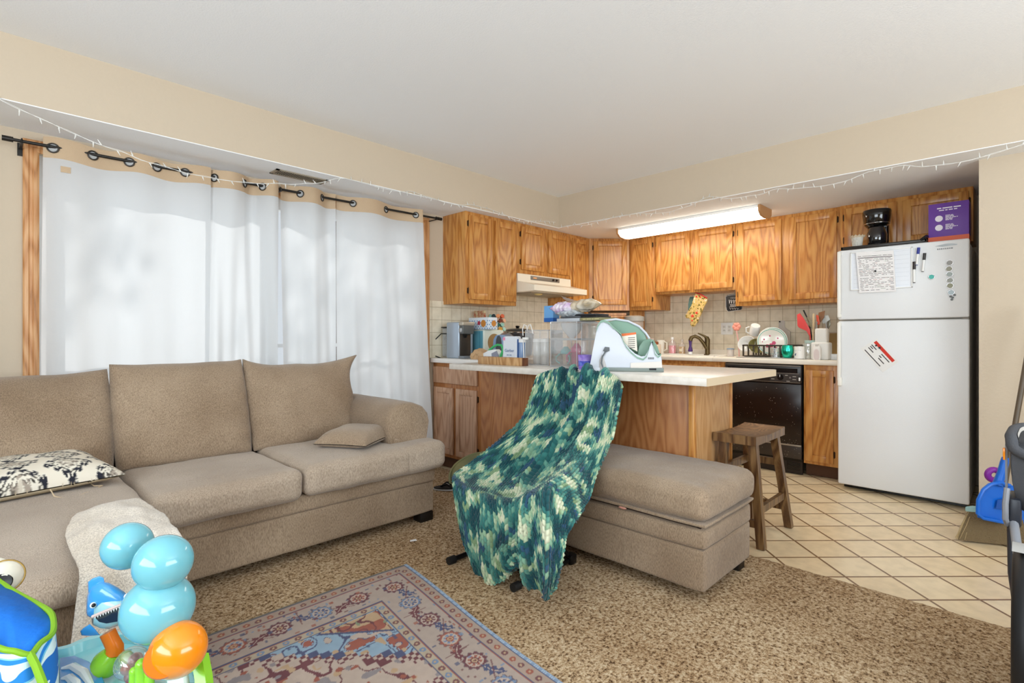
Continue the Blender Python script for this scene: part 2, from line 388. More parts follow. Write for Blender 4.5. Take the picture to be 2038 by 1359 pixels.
# soffits: tan faces and white undersides
struct('ceiling_soffit_window', MB().box(XB, SY, ZS+.004, K, W, ZC), paint)
struct('ceiling_soffit_kitchen', MB().box(SX, YB, ZS+.004, K, SY, ZC), paint)
struct('ceiling_soffit_window_underside', MB().box(XB, SY-.001, ZS, K, W, ZS+.0045), white_paint)
struct('ceiling_soffit_kitchen_underside', MB().box(SX-.001, YB, ZS, K, SY-.001, ZS+.0045), white_paint)
# walls
wx0, wx1, wz1 = .215, 2.60, 2.03     # patio opening
struct('wall_window', MB().box(XB-.1, W, 0, wx0, W+.14, ZC).box(wx1, W, 0, K+.1, W+.14, ZC).box(wx0, W, wz1, wx1, W+.14, ZC), paint)
struct('wall_kitchen', MB().box(K, YB-.1, 0, K+.1, W, ZC), paint)
struct('wall_fridge_side', MB().box(4.13, YB, 0, K, .2, ZS), paint)
def holed(axis, pos, lo, hi, h0, h1, z0, z1):
    mb = MB(); t = .1
    for a, b_, c_, d_ in ((lo, h0, 0, ZC), (h1, hi, 0, ZC), (h0, h1, 0, z0), (h0, h1, z1, ZC)):
        if axis == 'x': mb.box(pos-t, a, c_, pos, b_, d_)
        else: mb.box(a, pos-t, c_, b_, pos, d_)
    return mb
struct('wall_rear', holed('x', XB, YB, W, -1.0, 1.6, .7, 2.2), paint)
struct('wall_side', holed('y', YB, XB, K, .1, 2.7, .7, 2.2), paint)
def frame_x(pos, a, b_, z0, z1):
    return MB().box(pos-.07, a, z0, pos-.02, a+.05, z1).box(pos-.07, b_-.05, z0, pos-.02, b_, z1).box(pos-.07, a, z0, pos-.02, b_, z0+.05).box(pos-.07, a, z1-.05, pos-.02, b_, z1).box(pos-.07, (a+b_)/2-.025, z0, pos-.02, (a+b_)/2+.025, z1)
struct('added_window_2', frame_x(XB, -1.0, 1.6, .7, 2.2), white_plastic)  # unseen window frame, added around the rear fill light
mb = MB()
for (a, b_, c_, d_) in ((.1, .15, .7, 2.2), (2.65, 2.7, .7, 2.2), (.1, 2.7, .7, .75), (.1, 2.7, 2.15, 2.2), (1.375, 1.425, .7, 2.2)): mb.box(a, YB-.07, c_, b_, YB-.02, d_)
struct('added_window_3', mb, white_plastic)  # unseen window frame, added around the side fill light
struct('wall_backsplash_side', MB().box(2.655, W-.008, .914, K, W, 1.40).box(3.42, W-.008, 1.40, 4.20, W, 1.56), splash_y)
struct('wall_backsplash_back', MB().box(K-.008, .98, .914, K, W, 1.53), splash_x)
struct('baseboard_window', MB().box(XB, W-.012, 0, .15, W, .08, .004), oak_trim)
struct('baseboard_fridge_side', MB().box(4.118, YB, 0, 4.13, .19, .08, .004), oak_trim)

# patio window
win = MB()
fw = .055
win.box(wx0, W+.03, 0, wx0+.05, W+.09, wz1).box(wx1-.05, W+.03, 0, wx1, W+.09, wz1).box(wx0+.05, W+.031, wz1-.07, wx1-.05, W+.089, wz1).box(wx0+.05, W+.031, 0, wx1-.05, W+.089, .09)
win.box(1.33, W+.02, .09, 1.42, W+.10, wz1-.07)
win.box(.30, W+.035, .09, .36, W+.08, wz1-.07)
w1 = struct('window_1', win, mat('white_vinyl', '#f3f4f5', .4))
part('shadow_bar', MB().box(1.42, W+.05, 1.02, 2.56, W+.07, 1.045).box(.36, W+.05, 1.04, 1.33, W+.075, 1.065), MATS['white_vinyl'], w1)  # bars added for a blurred shadow line across the curtains
part('window_glass', MB().box(wx0+.05, W+.058, .09, wx1-.05, W+.062, wz1-.07), clear('window_glass', '#eef6ff', .03, .02, .05), w1)
tr = MB()
def casing(mb, x0, x1, prof=((0, .012), (.012, .018), (.045, .018), (.055, .009), (.062, .004))):
    pass
def molding(mb, p0, p1, side, wdt=.062):
    """oak casing between two points on the window wall; side = outward direction in the wall plane"""
    p0, p1, side = Vector(p0), Vector(p1), Vector(side); pr = [(0, 0), (0, .010), (.010, .015), (.022, .015), (.026, .011), (.036, .011), (.042, .019), (.056, .019), (.062, .014), (.062, 0)]
    dirv = (p1-p0).normalized()
    r0 = [p0+side*a-dirv*a+Vector((0, -b_, 0)) for a, b_ in pr]; r1 = [p1+side*a+dirv*a+Vector((0, -b_, 0)) for a, b_ in pr]
    mb.ring([r0, r1])
molding(tr, (wx0, W, wz1), (wx1, W, wz1), (0, 0, 1))
tri = struct('trim_1', tr, oak_trim, 20)
tr = MB(); molding(tr, (wx0, W, wz1), (wx0, W, -.06), (-1, 0, 0)); struct('trim_2', MB().add([v if v[2] > 0 else (v[0], v[1], 0) for v in tr.v], tr.f), oak_trim, 20)
tr = MB(); molding(tr, (wx1, W, -.06), (wx1, W, wz1), (1, 0, 0)); struct('trim_3', MB().add([v if v[2] > 0 else (v[0], v[1], 0) for v in tr.v], tr.f), oak_trim, 20)

# outside: patio slab and foliage that dapples the sun
pt = struct('floor_patio', MB().box(-4, W+.14, -.2, 8, 9, -.05), mat('patio_concrete', '#c9c6be', .9, bump=(30, .2, 3)))
def leaf_cloud(c, r, n, sz, seed):
    rnd = random.Random(seed); mb = MB()
    for k in range(n):
        d = Vector((rnd.gauss(0, 1), rnd.gauss(0, 1), rnd.gauss(0, 1))).normalized()*(rnd.random()**.4)
        p = Vector(c)+Vector((d.x*r[0], d.y*r[1], d.z*r[2])); a = Vector((rnd.gauss(0, 1), rnd.gauss(0, 1), rnd.gauss(0, .6))).normalized(); b_ = a.orthogonal().normalized()
        s_ = sz*(.6+rnd.random()*.8)
        mb.add([p-a*s_, p+b_*s_*.5, p+a*s_, p-b_*s_*.5+Vector((0, 0, .003))], [(0, 1, 2), (0, 2, 3)])
    return mb
leafm = mat('tree_leaves', '#6f8a4c', .7)
for k, (c, r, n) in enumerate((((.6, 6.4, 4.3), (1.2, .9, .9), 1500), ((3.7, 7.2, 4.2), (1.3, .9, 1.1), 1700))):
    t = T('patio_tree', ['leafy tree outside, behind the left half of the curtains', 'leafy tree outside, behind the right half of the curtains'][k], 'tree', (c[0], c[1], -.05), 'trees outside the patio window')
    part('crown', leaf_cloud(c, r, n, .09, k), leafm, t, smooth=0)
    part('trunk', MB().tube([(c[0]+.1, c[1], -.06), (c[0], c[1]+.05, 1.8), (c[0]-.1, c[1], c[2])], [.11, .08, .04], 10), mat('bark', '#6b5646', .9), t)

# ================================================================ curtains and rod
RY = 3.49
rodz = lambda x: 2.045+(x-.1)*.012
t = T('curtain_rod', 'dark metal curtain rod across the window under the soffit', 'curtain rod', (1.4, RY, 2.06))
rodm = mat('rod_metal', '#3a3836', .35, metal=.8)
part('rod', MB().tube([(.10, RY, rodz(.1)), (1.39, RY, rodz(1.39)), (2.68, RY, rodz(2.68))], .008, 12), rodm, t)
for x in (.095, 2.69):
    part('finial', MB().cyl((x-.02, RY, rodz(x)), (x+.02, RY, rodz(x)), .013), rodm, t)
for x in (.145, 1.385, 2.655):
    part('bracket', MB().box(x-.012, W-.004, rodz(x)-.045, x+.012, W-.0, rodz(x)+.02).box(x-.006, RY-.01, rodz(x)-.014, x+.006, W, rodz(x)-.008).torus((x, RY, rodz(x)), .012, .0035, 'x', 14, 6), rodm, t)

def curtain_cloth():
    m = bpy.data.materials.new('curtain_linen'); m.use_nodes = True; N = m.node_tree.nodes; L = m.node_tree.links
    for n in list(N):
        if n.type != 'OUTPUT_MATERIAL': N.remove(n)
    out = [n for n in N if n.type == 'OUTPUT_MATERIAL'][0]
    d = N.new('ShaderNodeBsdfDiffuse'); d.inputs[0].default_value = (.74, .75, .75, 1)
    t = N.new('ShaderNodeBsdfTranslucent'); t.inputs[0].default_value = (.86, .88, .90, 1)
    tc = N.new('ShaderNodeTexCoord'); mp = N.new('ShaderNodeMapping'); mp.inputs['Scale'].default_value = (60, 60, 500); L.new(tc.outputs['Object'], mp.inputs[0])
    n = N.new('ShaderNodeTexNoise'); n.inputs['Scale'].default_value = 1; n.inputs['Detail'].default_value = 3; L.new(mp.outputs[0], n.inputs['Vector'])
    bp = N.new('ShaderNodeBump'); bp.inputs['Strength'].default_value = .25; bp.inputs['Distance'].default_value = .003; L.new(n.outputs['Fac'], bp.inputs['Height'])
    L.new(bp.outputs[0], d.inputs['Normal'])
    a = N.new('ShaderNodeMixShader'); a.inputs[0].default_value = .5; L.new(d.outputs[0], a.inputs[1]); L.new(t.outputs[0], a.inputs[2]); L.new(a.outputs[0], out.inputs[0])
    return m
linen = curtain_cloth()
header_m = mat('curtain_header', '#c8ae8f', .9, bump=(200, .2, 3))  # doubled header cloth, coloured tan to paint in its missing backlight
grom_m = mat('grommet_metal', '#4a4642', .3, metal=.9)
Xw = lambda px, y=RY: at(px, 400, y=y).x
# each panel: left/right edge at the rod and at the floor (x), fold wavelengths, grommet spots (x)
def curtain(label, xt0, xt1, xb0, xb1, folds, amp, groms, hz, seed):
    t = T('curtain', label, 'curtain', ((xt0+xt1)/2, RY, 0), 'white curtain panels on the rod')
    nx = 90; H = 2.10
    ph = seed*1.7
    # fold displacement passes through the rod plane at every grommet
    gs = [(g-xt0)/(xt1-xt0) for g in groms]
    def wave(u, z):
        a = 0
        ks = [-.06]+gs+[1.06]
        for i in range(len(ks)-1):
            if ks[i] <= u <= ks[i+1]:
                f = (u-ks[i])/(ks[i+1]-ks[i]); a = math.sin(PI*f)*(1 if i % 2 == 0 else -1)*min(1, (ks[i+1]-ks[i])/.2)
        lowmix = min(1, max(0, (1.9-z)/1.2))
        b_ = math.sin(u*2*PI*folds+ph)*.7+.35*math.sin(u*2*PI*folds*2.3+ph*2+z)
        return (a*(1-lowmix)+b_*lowmix)*amp
    def fn(u, z):
        k = max(0, min(1, (H-z)/H)); x0 = xt0+(xb0-xt0)*k**1.2; x1 = xt1+(xb1-xt1)*k**1.2
        return x0+(x1-x0)*u
    def top(u):
        x = xt0+(xt1-xt0)*u
        s_ = 0
        for g in [xt0-.03]+groms+[xt1+.03]: pass
        ks = sorted(groms); d = min(abs(x-g) for g in ks)
        return rodz(x)+.043+hz*math.cos(x*19+seed)*.6
    def body(u, v):
        zt = top(u)-.105; z = zt+(.025-zt)*v
        return (fn(u, z), RY+wave(u, z), z)
    def head(u, v):
        z = top(u)-.105*v
        return (fn(u, z), RY+wave(u, z), z)
    part('curtain_fabric', MB().grid(body, nx, 60), linen, t, smooth=180)
    part('header_band', MB().grid(head, nx, 6), header_m, t, 'header band with grommets, missing backlight coloured tan', smooth=180)
    for g in groms:
        u = (g-xt0)/(xt1-xt0); e = .02; dy = (wave(min(1, u+e), 2.06)-wave(max(0, u-e), 2.06)); dx = (xt1-xt0)*2*e
        a = Vector((dx, dy, 0)).normalized()
        part('grommet', MB().torus((g, RY+wave(u, 2.06)-.004, rodz(g)-.006), .022, .0038, (a, Vector((0, 0, 1)))), grom_m, t)
        part('grommet_hole', MB().ring([[Vector((g, RY+wave(u, 2.06)-.0025, rodz(g)-.006))+a*math.cos(k*PI/10)*.019+Vector((0, 0, 1))*math.sin(k*PI/10)*.019 for k in range(20)], [Vector((g, RY+wave(u, 2.06)-.0015, rodz(g)-.006))+a*math.cos(k*PI/10)*.019+Vector((0, 0, 1))*math.sin(k*PI/10)*.019 for k in range(20)]]), linen, t)
    return t
g = [Xw(p) for p in (105, 185, 257, 312, 368)]
ct = curtain('widest white curtain panel, leftmost, hanging almost flat', Xw(86), Xw(419), Xw(86)-.02, Xw(419)-.02, 2.5, .012, g, .012, 1)
part('fabric_tag', MB().box(Xw(120), RY-.016, 1.925, Xw(140), RY-.014, 1.955), header_m, ct, 'small care tag')
g = [Xw(p) for p in (426, 487, 522)]
curtain('narrow white curtain panel left of the dark gap in the middle', Xw(414), Xw(551), Xw(405), Xw(549), 2.0, .044, g, .004, 2)
g = [Xw(p) for p in (597, 641)]
curtain('narrow white curtain panel right of the dark gap in the middle', Xw(561), Xw(671), Xw(559), Xw(672), 1.6, .044, g, .004, 3)
g = [Xw(p) for p in (702, 768, 827)]
curtain('white curtain panel at the right end of the rod beside the cabinets', Xw(673), Xw(838), Xw(671), Xw(862), 2.6, .038, g, .004, 5)

# ceiling vent in the soffit
t = T('air_vent', 'slatted metal air vent in the underside of the window soffit', 'vent', (1.46, 3.365, ZS))
vm = mat('vent_metal', '#9f9482', .5, metal=.1)
mb = MB().box(1.29, 3.31, ZS-.006, 1.63, 3.325, ZS).box(1.29, 3.41, ZS-.006, 1.63, 3.425, ZS).box(1.29, 3.31, ZS-.006, 1.31, 3.425, ZS).box(1.61, 3.31, ZS-.006, 1.63, 3.425, ZS)
part('frame', mb, vm, t)
part('duct_shade', MB().box(1.31, 3.325, ZS-.0015, 1.61, 3.41, ZS-.0005), gap_shade, t)  # flat dark sheet, painted shade behind the louvres
mb = MB()
for k in range(22): mb.box(1.318+k*.0133, 3.325, ZS-.006, 1.318+k*.0133+.0028, 3.41, ZS-.0015)
part('louvre', mb, vm, t)

# ================================================================ string lights
wire_m = mat('fairy_wire', '#e9e9e4', .5); bulb_m = mat('fairy_bulb', '#fbfbf6', .15, trans=.3)
bulb_me = MB().cyl((0, 0, 0), (0, 0, -.012), .0032, .0032, 8).cyl((0, 0, -.012), (0, 0, -.028), .0026, .001, 8).mesh('bulb', bulb_m)
def fairy(label, pts, loc, seed, nb):
    t = T('string_lights', label, 'string lights', loc)
    rnd = random.Random(seed); P = [Vector(p) for p in pts]; Q = []
    for i in range(len(P)-1):
        n = max(2, int((P[i+1]-P[i]).length/.03))
        for k in range(n): Q.append(P[i].lerp(P[i+1], k/n)+Vector((rnd.uniform(-.002, .002), rnd.uniform(-.002, .002), rnd.uniform(-.003, .003))))
    Q.append(P[-1])
    for i in range(2): Q = [Q[0]]+[(Q[k-1]+Q[k]*2+Q[k+1])/4 for k in range(1, len(Q)-1)]+[Q[-1]]
    part('wire', MB().tube(Q, .0011, 6), wire_m, t)
    part('wire', MB().tube([q+Vector((rnd.uniform(-.001, .001), rnd.uniform(-.001, .001), .004*math.sin(i*1.1)+.001)) for i, q in enumerate(Q)], .0009, 6), wire_m, t)
    for k in range(nb):
        q = Q[int((k+.5)*(len(Q)-1)/nb)]
        o = link('bulb', bulb_me, t); o.location = q-Vector(WL[t.name])
        o.rotation_euler = (rnd.uniform(-.5, .5)+(PI if rnd.random() < .35 else 0), rnd.uniform(-.6, .6), 0)
    return t
wp = [(2,199),(38,218),(80,234),(118,254),(151,269),(186,282),(217,296),(249,302),(280,320),(330,333),(388,348),(447,359),(499,365),(558,366),(628,366),(657,359),(687,353),(711,361),(746,371),(788,382),(817,380),(845,389.5),(899,407),(944,408),(981,418),(995,423.5),(1033,441),(1075,440),(1106,442)]
fairy('white string of fairy lights swagged along the window-side soffit', [at(px, py, y=3.192) for px, py in wp], (1.5, 3.195, 2.1), 3, 62)
kp = [(1118,452),(1140,447),(1165,449),(1200,438),(1239,428),(1282,424),(1290,426),(1333,422),(1375,409),(1392,401),(1405,391),(1418,390),(1445,397),(1485,391),(1522,385),(1540,375),(1578,376),(1620,372),(1660,367),(1684,361),(1728,342),(1800,327),(1822,332),(1877,329),(1910,323),(1950,314),(1988,303),(2021,292),(2050,283)]
fairy('white string of fairy lights tacked along the kitchen-side soffit', [at(px, py, x=3.882) for px, py in kp], (3.885, 1.6, 2.1), 4, 58)
# ================================================================ kitchen cabinets
UXf, UYf = 4.836, 3.308       # fronts of the wall cabinets
ZB = 1.372
hinge_m = mat('hinge_bronze', '#3d2a1c', .4, metal=.7)
def door_mesh(u0, u1, z0, z1, P, fr=.052, th=.02):
    """framed door: P(u, depth, z) maps to the room, depth towards the viewer"""
    mb = MB(); b = MB()
    def bx(a, b_, c, d, e, f, bev): mb_ = MB().box(a, c, e, b_, d, f, bev); b.add(mb_.v, mb_.f)
    bx(u0, u0+fr, 0, th, z0, z1, .004); bx(u1-fr, u1, 0, th, z0, z1, .004)
    bx(u0+fr-.002, u1-fr+.002, 0, th, z0, z0+fr, .004); bx(u0+fr-.002, u1-fr+.002, 0, th, z1-fr, z1, .004)
    return MB().add([P(*v) for v in b.v], b.f)
def door(parent, u0, u1, z0, z1, P, hinge='l', fr=.052, name='door'):
    if u0 > u1: u0, u1 = u1, u0
    d = part(name, door_mesh(u0, u1, z0, z1, P, fr), oak_m, parent)
    q = MB().box(u0+fr-.004, 0, z0+fr-.004, u1-fr+.004, .011, z1-fr+.004)
    part('door_panel', MB().add([P(*v) for v in q.v], q.f), oak_m, d)
    q = MB()
    for (a, b_, c, e) in ((u0+fr, u0+fr+.006, z0+fr, z1-fr), (u1-fr-.006, u1-fr, z0+fr, z1-fr), (u0+fr, u1-fr, z0+fr, z0+fr+.006), (u0+fr, u1-fr, z1-fr-.006, z1-fr)):
        r = MB().box(a, .0, c, b_, .0145, e, .0025); q.add(r.v, r.f)
    part('door_bead', MB().add([P(*v) for v in q.v], q.f), oak_m, d)
    if hinge:
        hx = u0-.005 if hinge == 'l' else u1+.005
        for hz in (z0+.07, z1-.07):
            q = MB().box(hx-.006, -.001, hz-.022, hx+.006, .008, hz+.022, .003).cyl((hx, .009, hz-.026), (hx, .009, hz+.026), .003, None, 8)
            part('hinge', MB().add([P(*v) for v in q.v], q.f), hinge_m, d)
    return d
Py = lambda yf: (lambda u, d, z: (u, yf-d, z))       # faces -Y
Px = lambda xf: (lambda u, d, z: (xf-d, u, z))       # faces -X
def carcass(parent, x0, y0, z0, x1, y1, z1): return part('carcass', MB().box(x0, y0, z0, x1, y1, z1, .002), oak_m, parent)

# window-side run
c = T('wall_cabinet', 'oak wall cabinet with two tall doors next to the curtains', 'cabinet', (3.11, 3.45, ZB), 'oak wall cabinets')
carcass(c, 2.815, UYf, ZB, 3.42, W, ZS); door(c, 2.845, 3.105, ZB+.035, ZS-.03, Py(UYf), 'l'); door(c, 3.145, 3.405, ZB+.035, ZS-.03, Py(UYf), None)
c = T('wall_cabinet', 'short oak wall cabinet with two doors above the range hood', 'cabinet', (3.81, 3.45, 1.67), 'oak wall cabinets')
carcass(c, 3.422, UYf, 1.675, 4.205, W, ZS); door(c, 3.475, 3.80, 1.71, ZS-.03, Py(UYf), 'l'); door(c, 3.86, 4.175, 1.71, ZS-.03, Py(UYf), 'r')
c = T('wall_cabinet', 'narrow oak wall cabinet between range hood and corner cabinet', 'cabinet', (4.37, 3.45, ZB), 'oak wall cabinets')
carcass(c, 4.207, UYf, ZB, 4.53, W, ZS); door(c, 4.24, 4.50, ZB+.035, ZS-.03, Py(UYf), None)
# diagonal corner cabinet
c = T('corner_cabinet', 'diagonal oak corner cabinet where the two wall runs meet', 'cabinet', (4.85, 3.3, ZB), 'oak wall cabinets')
A, B = Vector((4.532, UYf, 0)), Vector((UXf, 3.004, 0))
cm = MB(); ol = [(A.x, A.y), (B.x, B.y), (K, 3.004), (K, W), (A.x, W)]
part('carcass', cm.prism([(x, y, ZB-.0) for x, y in ol], (0, 0, ZS-ZB)), oak_m, c)
dv = (B-A).normalized(); nv_ = Vector((-abs(dv.y), -abs(dv.x), 0)); nv_ = Vector((dv.y, -dv.x, 0)); LL = (B-A).length
if nv_.x > 0: nv_ = -nv_
Pd = lambda u, d, z: tuple(A+dv*u+nv_*d+Vector((0, 0, z)))
door(c, .045, LL-.03, ZB+.06, ZS-.03, Pd, 'l')
# appliance garage below the corner cabinet
g_ = T('appliance_garage', 'oak appliance garage with roll-up front below the corner cabinet', 'cabinet', (4.85, 3.3, .914))
part('side_panel', MB().box(A.x-.01, A.y+.02, .916, A.x+.01, W-.01, ZB-.002), oak_m, g_)
part('side_panel', MB().box(B.x+.02, B.y-.01, .916, K-.03, B.y+.01, ZB-.002), oak_m, g_)
mb = MB()
for k in range(16):
    z = .93+k*.0262
    mb.add([tuple(A+dv*u+nv_*(d-.03)+Vector((0, 0, zz))) for u in (.03, LL-.03) for d, zz in ((0, z), (.008, z+.002), (.008, z+.023), (0, z+.025))], [(0, 4, 5, 1), (1, 5, 6, 2), (2, 6, 7, 3), (3, 7, 4, 0), (0, 1, 2, 3), (7, 6, 5, 4)])
part('roll_front', mb, oak_m, g_, smooth=0)
# sink-side run
c = T('wall_cabinet', 'narrow oak wall cabinet right of the corner cabinet', 'cabinet', (5.0, 2.86, ZB), 'oak wall cabinets')
carcass(c, UXf, 2.715, ZB, K, 3.002, ZS); door(c, 2.735, 2.985, ZB+.035, ZS-.03, Px(UXf), 'l')
part('side_light_rail', MB().box(UXf, 2.7, ZB, K, 2.714, ZS), oak_m, c)
c = T('wall_cabinet', 'short oak wall cabinet with two doors above the sink', 'cabinet', (5.0, 2.3, 1.52), 'oak wall cabinets')
carcass(c, UXf, 1.895, 1.522, K, 2.698, ZS); door(c, 2.325, 2.685, 1.545, ZS-.03, Px(UXf), 'r'); door(c, 1.915, 2.285, 1.545, ZS-.03, Px(UXf), 'l')
c = T('wall_cabinet', 'oak wall cabinet with two tall doors left of the fridge', 'cabinet', (5.0, 1.45, ZB), 'oak wall cabinets')
carcass(c, UXf, 1.062, ZB, K, 1.893, ZS); door(c, 1.50, 1.865, ZB+.035, ZS-.03, Px(UXf), 'r'); door(c, 1.085, 1.435, ZB+.035, ZS-.03, Px(UXf), 'l')
c = T('wall_cabinet', 'short dark oak wall cabinet with two doors over the fridge', 'cabinet', (5.0, .65, 1.75), 'oak wall cabinets')
carcass(c, UXf-.02, .262, 1.755, K, 1.06, ZS); door(c, .69, 1.03, 1.785, ZS-.03, Px(UXf-.02), 'r'); door(c, .285, .655, 1.785, ZS-.03, Px(UXf-.02), 'l')

# ---------------------------------------------------------------- base cabinets, counters
toe_m = mat('toe_kick', '#5b3c26', .7)
c = T('base_cabinet', 'oak base cabinet with one drawer and two doors beside the curtain', 'cabinet', (2.73, 3.3, 0))
part('carcass', MB().box(2.712, 2.99, .10, 2.955, W-.001, .876, .002), oak_dark, c)
part('toe_kick', MB().box(2.76, 2.99, .0, 2.955, W-.001, .10), toe_m, c)
q = MB().box(3.03, 0, .71, 3.585, .019, .845, .004); dr = part('drawer', MB().add([Px(2.712)(*v) for v in q.v], q.f), oak_dark, c)
pale = oak('pale_oak_doors', '#c8a184', '#b68b6c', '#8d6247', .4)
dr.data.materials[0] = pale
for d in (door(c, 3.035, 3.285, .13, .675, Px(2.712), 'l', .045), door(c, 3.325, 3.575, .13, .675, Px(2.712), None, .045)):
    d.data.materials[0] = pale
    for ch in d.children:
        if 'hinge' not in ch.name: ch.data.materials[0] = pale
c = T('peninsula_cabinet', 'oak panelled back and end of the kitchen peninsula base', 'cabinet', (2.68, 1.9, 0))
part('back_panel', MB().box(2.565, 1.22, .0, 2.585, 2.70, .876, .002), oak_dark, c)
part('carcass', MB().box(2.585, 1.24, .09, 3.03, 2.70, .876), oak_dark, c)
part('toe_kick', MB().box(2.585, 1.24, .0, 2.98, 2.70, .09), toe_m, c)
part('end_panel', MB().box(2.59, 1.218, .0, 3.03, 1.24, .876, .002), oak('pale_oak_end', '#c69a6a', '#b98a58', '#a77645', .45), c, 'paler end panel')
part('corner_trim', MB().box(2.557, 1.212, .0, 2.592, 1.24, .876, .003).box(3.03, 1.212, .0, 3.055, 1.24, .876, .003), oak_m, c)
part('recessed_panel', MB().box(2.70, 2.70, .0, 2.712, 2.985, .876, .002), oak_dark, c)
c = T('base_cabinet', 'plain oak base cabinet of the stove-side run behind the peninsula', 'cabinet', (3.2, 3.3, 0))
part('carcass', MB().box(2.957, 2.99, .10, 3.42, W-.001, .876), oak_dark, c); part('toe_kick', MB().box(2.957, 3.05, 0, 3.42, W-.001, .10), toe_m, c)
c = T('base_cabinet', 'oak sink base cabinet with false drawer fronts below the sink', 'cabinet', (4.85, 2.4, 0))
part('carcass', MB().box(4.555, 1.872, .10, K-.004, 2.99, .72, .002).box(4.555, 1.872, .72, 4.575, 2.99, .873), oak_m, c); part('toe_kick', MB().box(4.63, 1.872, 0, K-.004, 2.99, .10), toe_m, c)
for a, b_ in ((2.70, 2.96), (1.91, 2.65)):
    q = MB().box(a, 0, .72, b_, .019, .845, .004); part('drawer_front', MB().add([Px(4.555)(*v) for v in q.v], q.f), oak_m, c)
door(c, 2.30, 2.65, .14, .69, Px(4.555), 'r'); door(c, 1.91, 2.26, .14, .69, Px(4.555), 'l')
c = T('base_cabinet', 'narrow oak base cabinet with one door between dishwasher and fridge', 'cabinet', (4.85, 1.13, 0))
part('carcass', MB().box(4.555, 1.0, .10, K-.004, 1.252, .873, .002), oak_m, c); part('toe_kick', MB().box(4.62, 1.0, 0, K-.004, 1.252, .10), toe_m, c)
door(c, 1.045, 1.235, .125, .835, Px(4.555), 'l', .05)

lam = mat('counter_laminate', '#e2dcd3', .3, vary=(25, '#d6cfc4'))
edge_m = mat('counter_edge', '#d2bea0', .4)
c = T('peninsula_countertop', 'pale laminate countertop of the peninsula with square edges', 'countertop', (2.6, 1.95, .9))
part('top', MB().box(2.195, .983, .878, 3.068, 2.745, .914, .003).box(2.672, 2.735, .878, 3.068, 2.9565, .914, .003), lam, c)
part('end_edge', MB().box(2.197, .980, .8785, 3.067, .983, .9125), edge_m, c, 'tan laminate edge strip')
solo('wall_countertop', MB().box(2.672, 2.957, .878, 3.419, W-.009, .914, .003), mat('counter_white', '#ece9e4', .3), 'white laminate countertop beside the curtain under the coffee machine', 'countertop')
c = T('sink_countertop', 'cream laminate countertop along the sink wall with rounded front edge', 'countertop', (4.84, 2.2, .9))
mb = MB()
mb.box(4.517, 1.0, .874, K-.009, 1.98, .914, .010, 3).box(4.517, 2.66, .874, K-.009, 3.20, .914, .010, 3).box(4.517, 1.97, .874, 4.60, 2.67, .914, .010, 3).box(5.04, 1.97, .88, K-.009, 2.67, .914)
part('top', mb, mat('counter_cream', '#f1e9da', .28), c)
part('backsplash_lip', MB().box(K-.028, 1.0, .914, K-.009, 3.0, .965, .005), MATS['counter_cream'], c)
s_ = T('kitchen_sink', 'white kitchen sink set into the counter under the oven mitt', 'sink', (4.82, 2.32, .9))
mb = MB().box(4.60, 1.98, .906, 4.63, 2.66, .922, .006).box(5.01, 1.98, .906, 5.04, 2.66, .922, .006).box(4.60, 1.97, .906, 5.04, 2.0, .922, .006).box(4.60, 2.64, .906, 5.04, 2.67, .922, .006)
part('rim', mb, mat('sink_enamel', '#efeae0', .15), s_)
part('basin', MB().box(4.62, 1.99, .74, 4.63, 2.65, .91).box(5.01, 1.99, .74, 5.02, 2.65, .91).box(4.62, 1.99, .74, 5.02, 2.0, .91).box(4.62, 2.64, .74, 5.02, 2.65, .91).box(4.62, 1.99, .735, 5.02, 2.65, .745), MATS['sink_enamel'], s_)

# ---------------------------------------------------------------- range hood
t = T('range_hood', 'almond range hood below the short cabinet', 'range hood', (3.81, 3.3, 1.5))
hood_m = mat('almond_enamel', '#f0e6d2', .3)
y0 = 3.305; yf = 3.09
def hp(x): return [(x, W-.01, 1.672), (x, y0-.01, 1.672), (x, y0-.01, 1.60), (x, yf, 1.555), (x, yf, 1.505), (x, yf+.02, 1.500), (x, W-.01, 1.500)]
part('canopy', MB().prism(hp(3.425), (.775, 0, 0), .003), hood_m, t)
part('control_panel', MB().box(3.60, y0-.014, 1.625, 4.02, y0-.008, 1.662, .002), mat('hood_panel', '#7d756b', .4), t)
for x in (3.92, 3.97): part('knob', MB().cyl((x, y0-.013, 1.644), (x, y0-.026, 1.644), .011, .009, 14), black_plastic, t)
part('badge', MB().box(3.63, y0-.016, 1.638, 3.68, y0-.013, 1.650), chrome, t)
part('filter', MB().box(3.50, 3.20, 1.493, 4.12, 3.50, 1.4995), mat('filter_mesh', '#a79b86', .5, metal=.5), t)
part('lamp_lens', MB().ell((3.66, 3.25, 1.497), .05, .035, .018, 14, 8), mat('lens_yellow', '#e8cf86', .3), t)

# ---------------------------------------------------------------- dishwasher
t = T('dishwasher', 'black built-in dishwasher with food splashes behind the stool', 'dishwasher', (4.8, 1.56, 0))
dwm = mat('dishwasher_black', '#21150f', .22); X = 4.548
part('body', MB().box(X+.01, 1.262, .10, K-.02, 1.865, .872), black_plastic, t)
part('door', MB().box(X-.014, 1.265, .235, X+.01, 1.862, .715, .003), dwm, t)
cp = part('control_panel', MB().box(X-.018, 1.265, .722, X+.01, 1.862, .868, .004), mat('dw_panel', '#2a2521', .3), t)  # dark plug, the shade of the hole painted on
part('handle_recess', MB().box(X-.0195, 1.29, .805, X-.017, 1.84, .84), black_plastic, cp)
part('trim_line', MB().box(X-.020, 1.27, .858, X-.017, 1.86, .863).box(X-.020, 1.28, .799, X-.017, 1.85, .802).box(X-.020, 1.27, .728, X-.017, 1.86, .731), mat('dw_trim', '#a99f90', .3, metal=.6), cp)
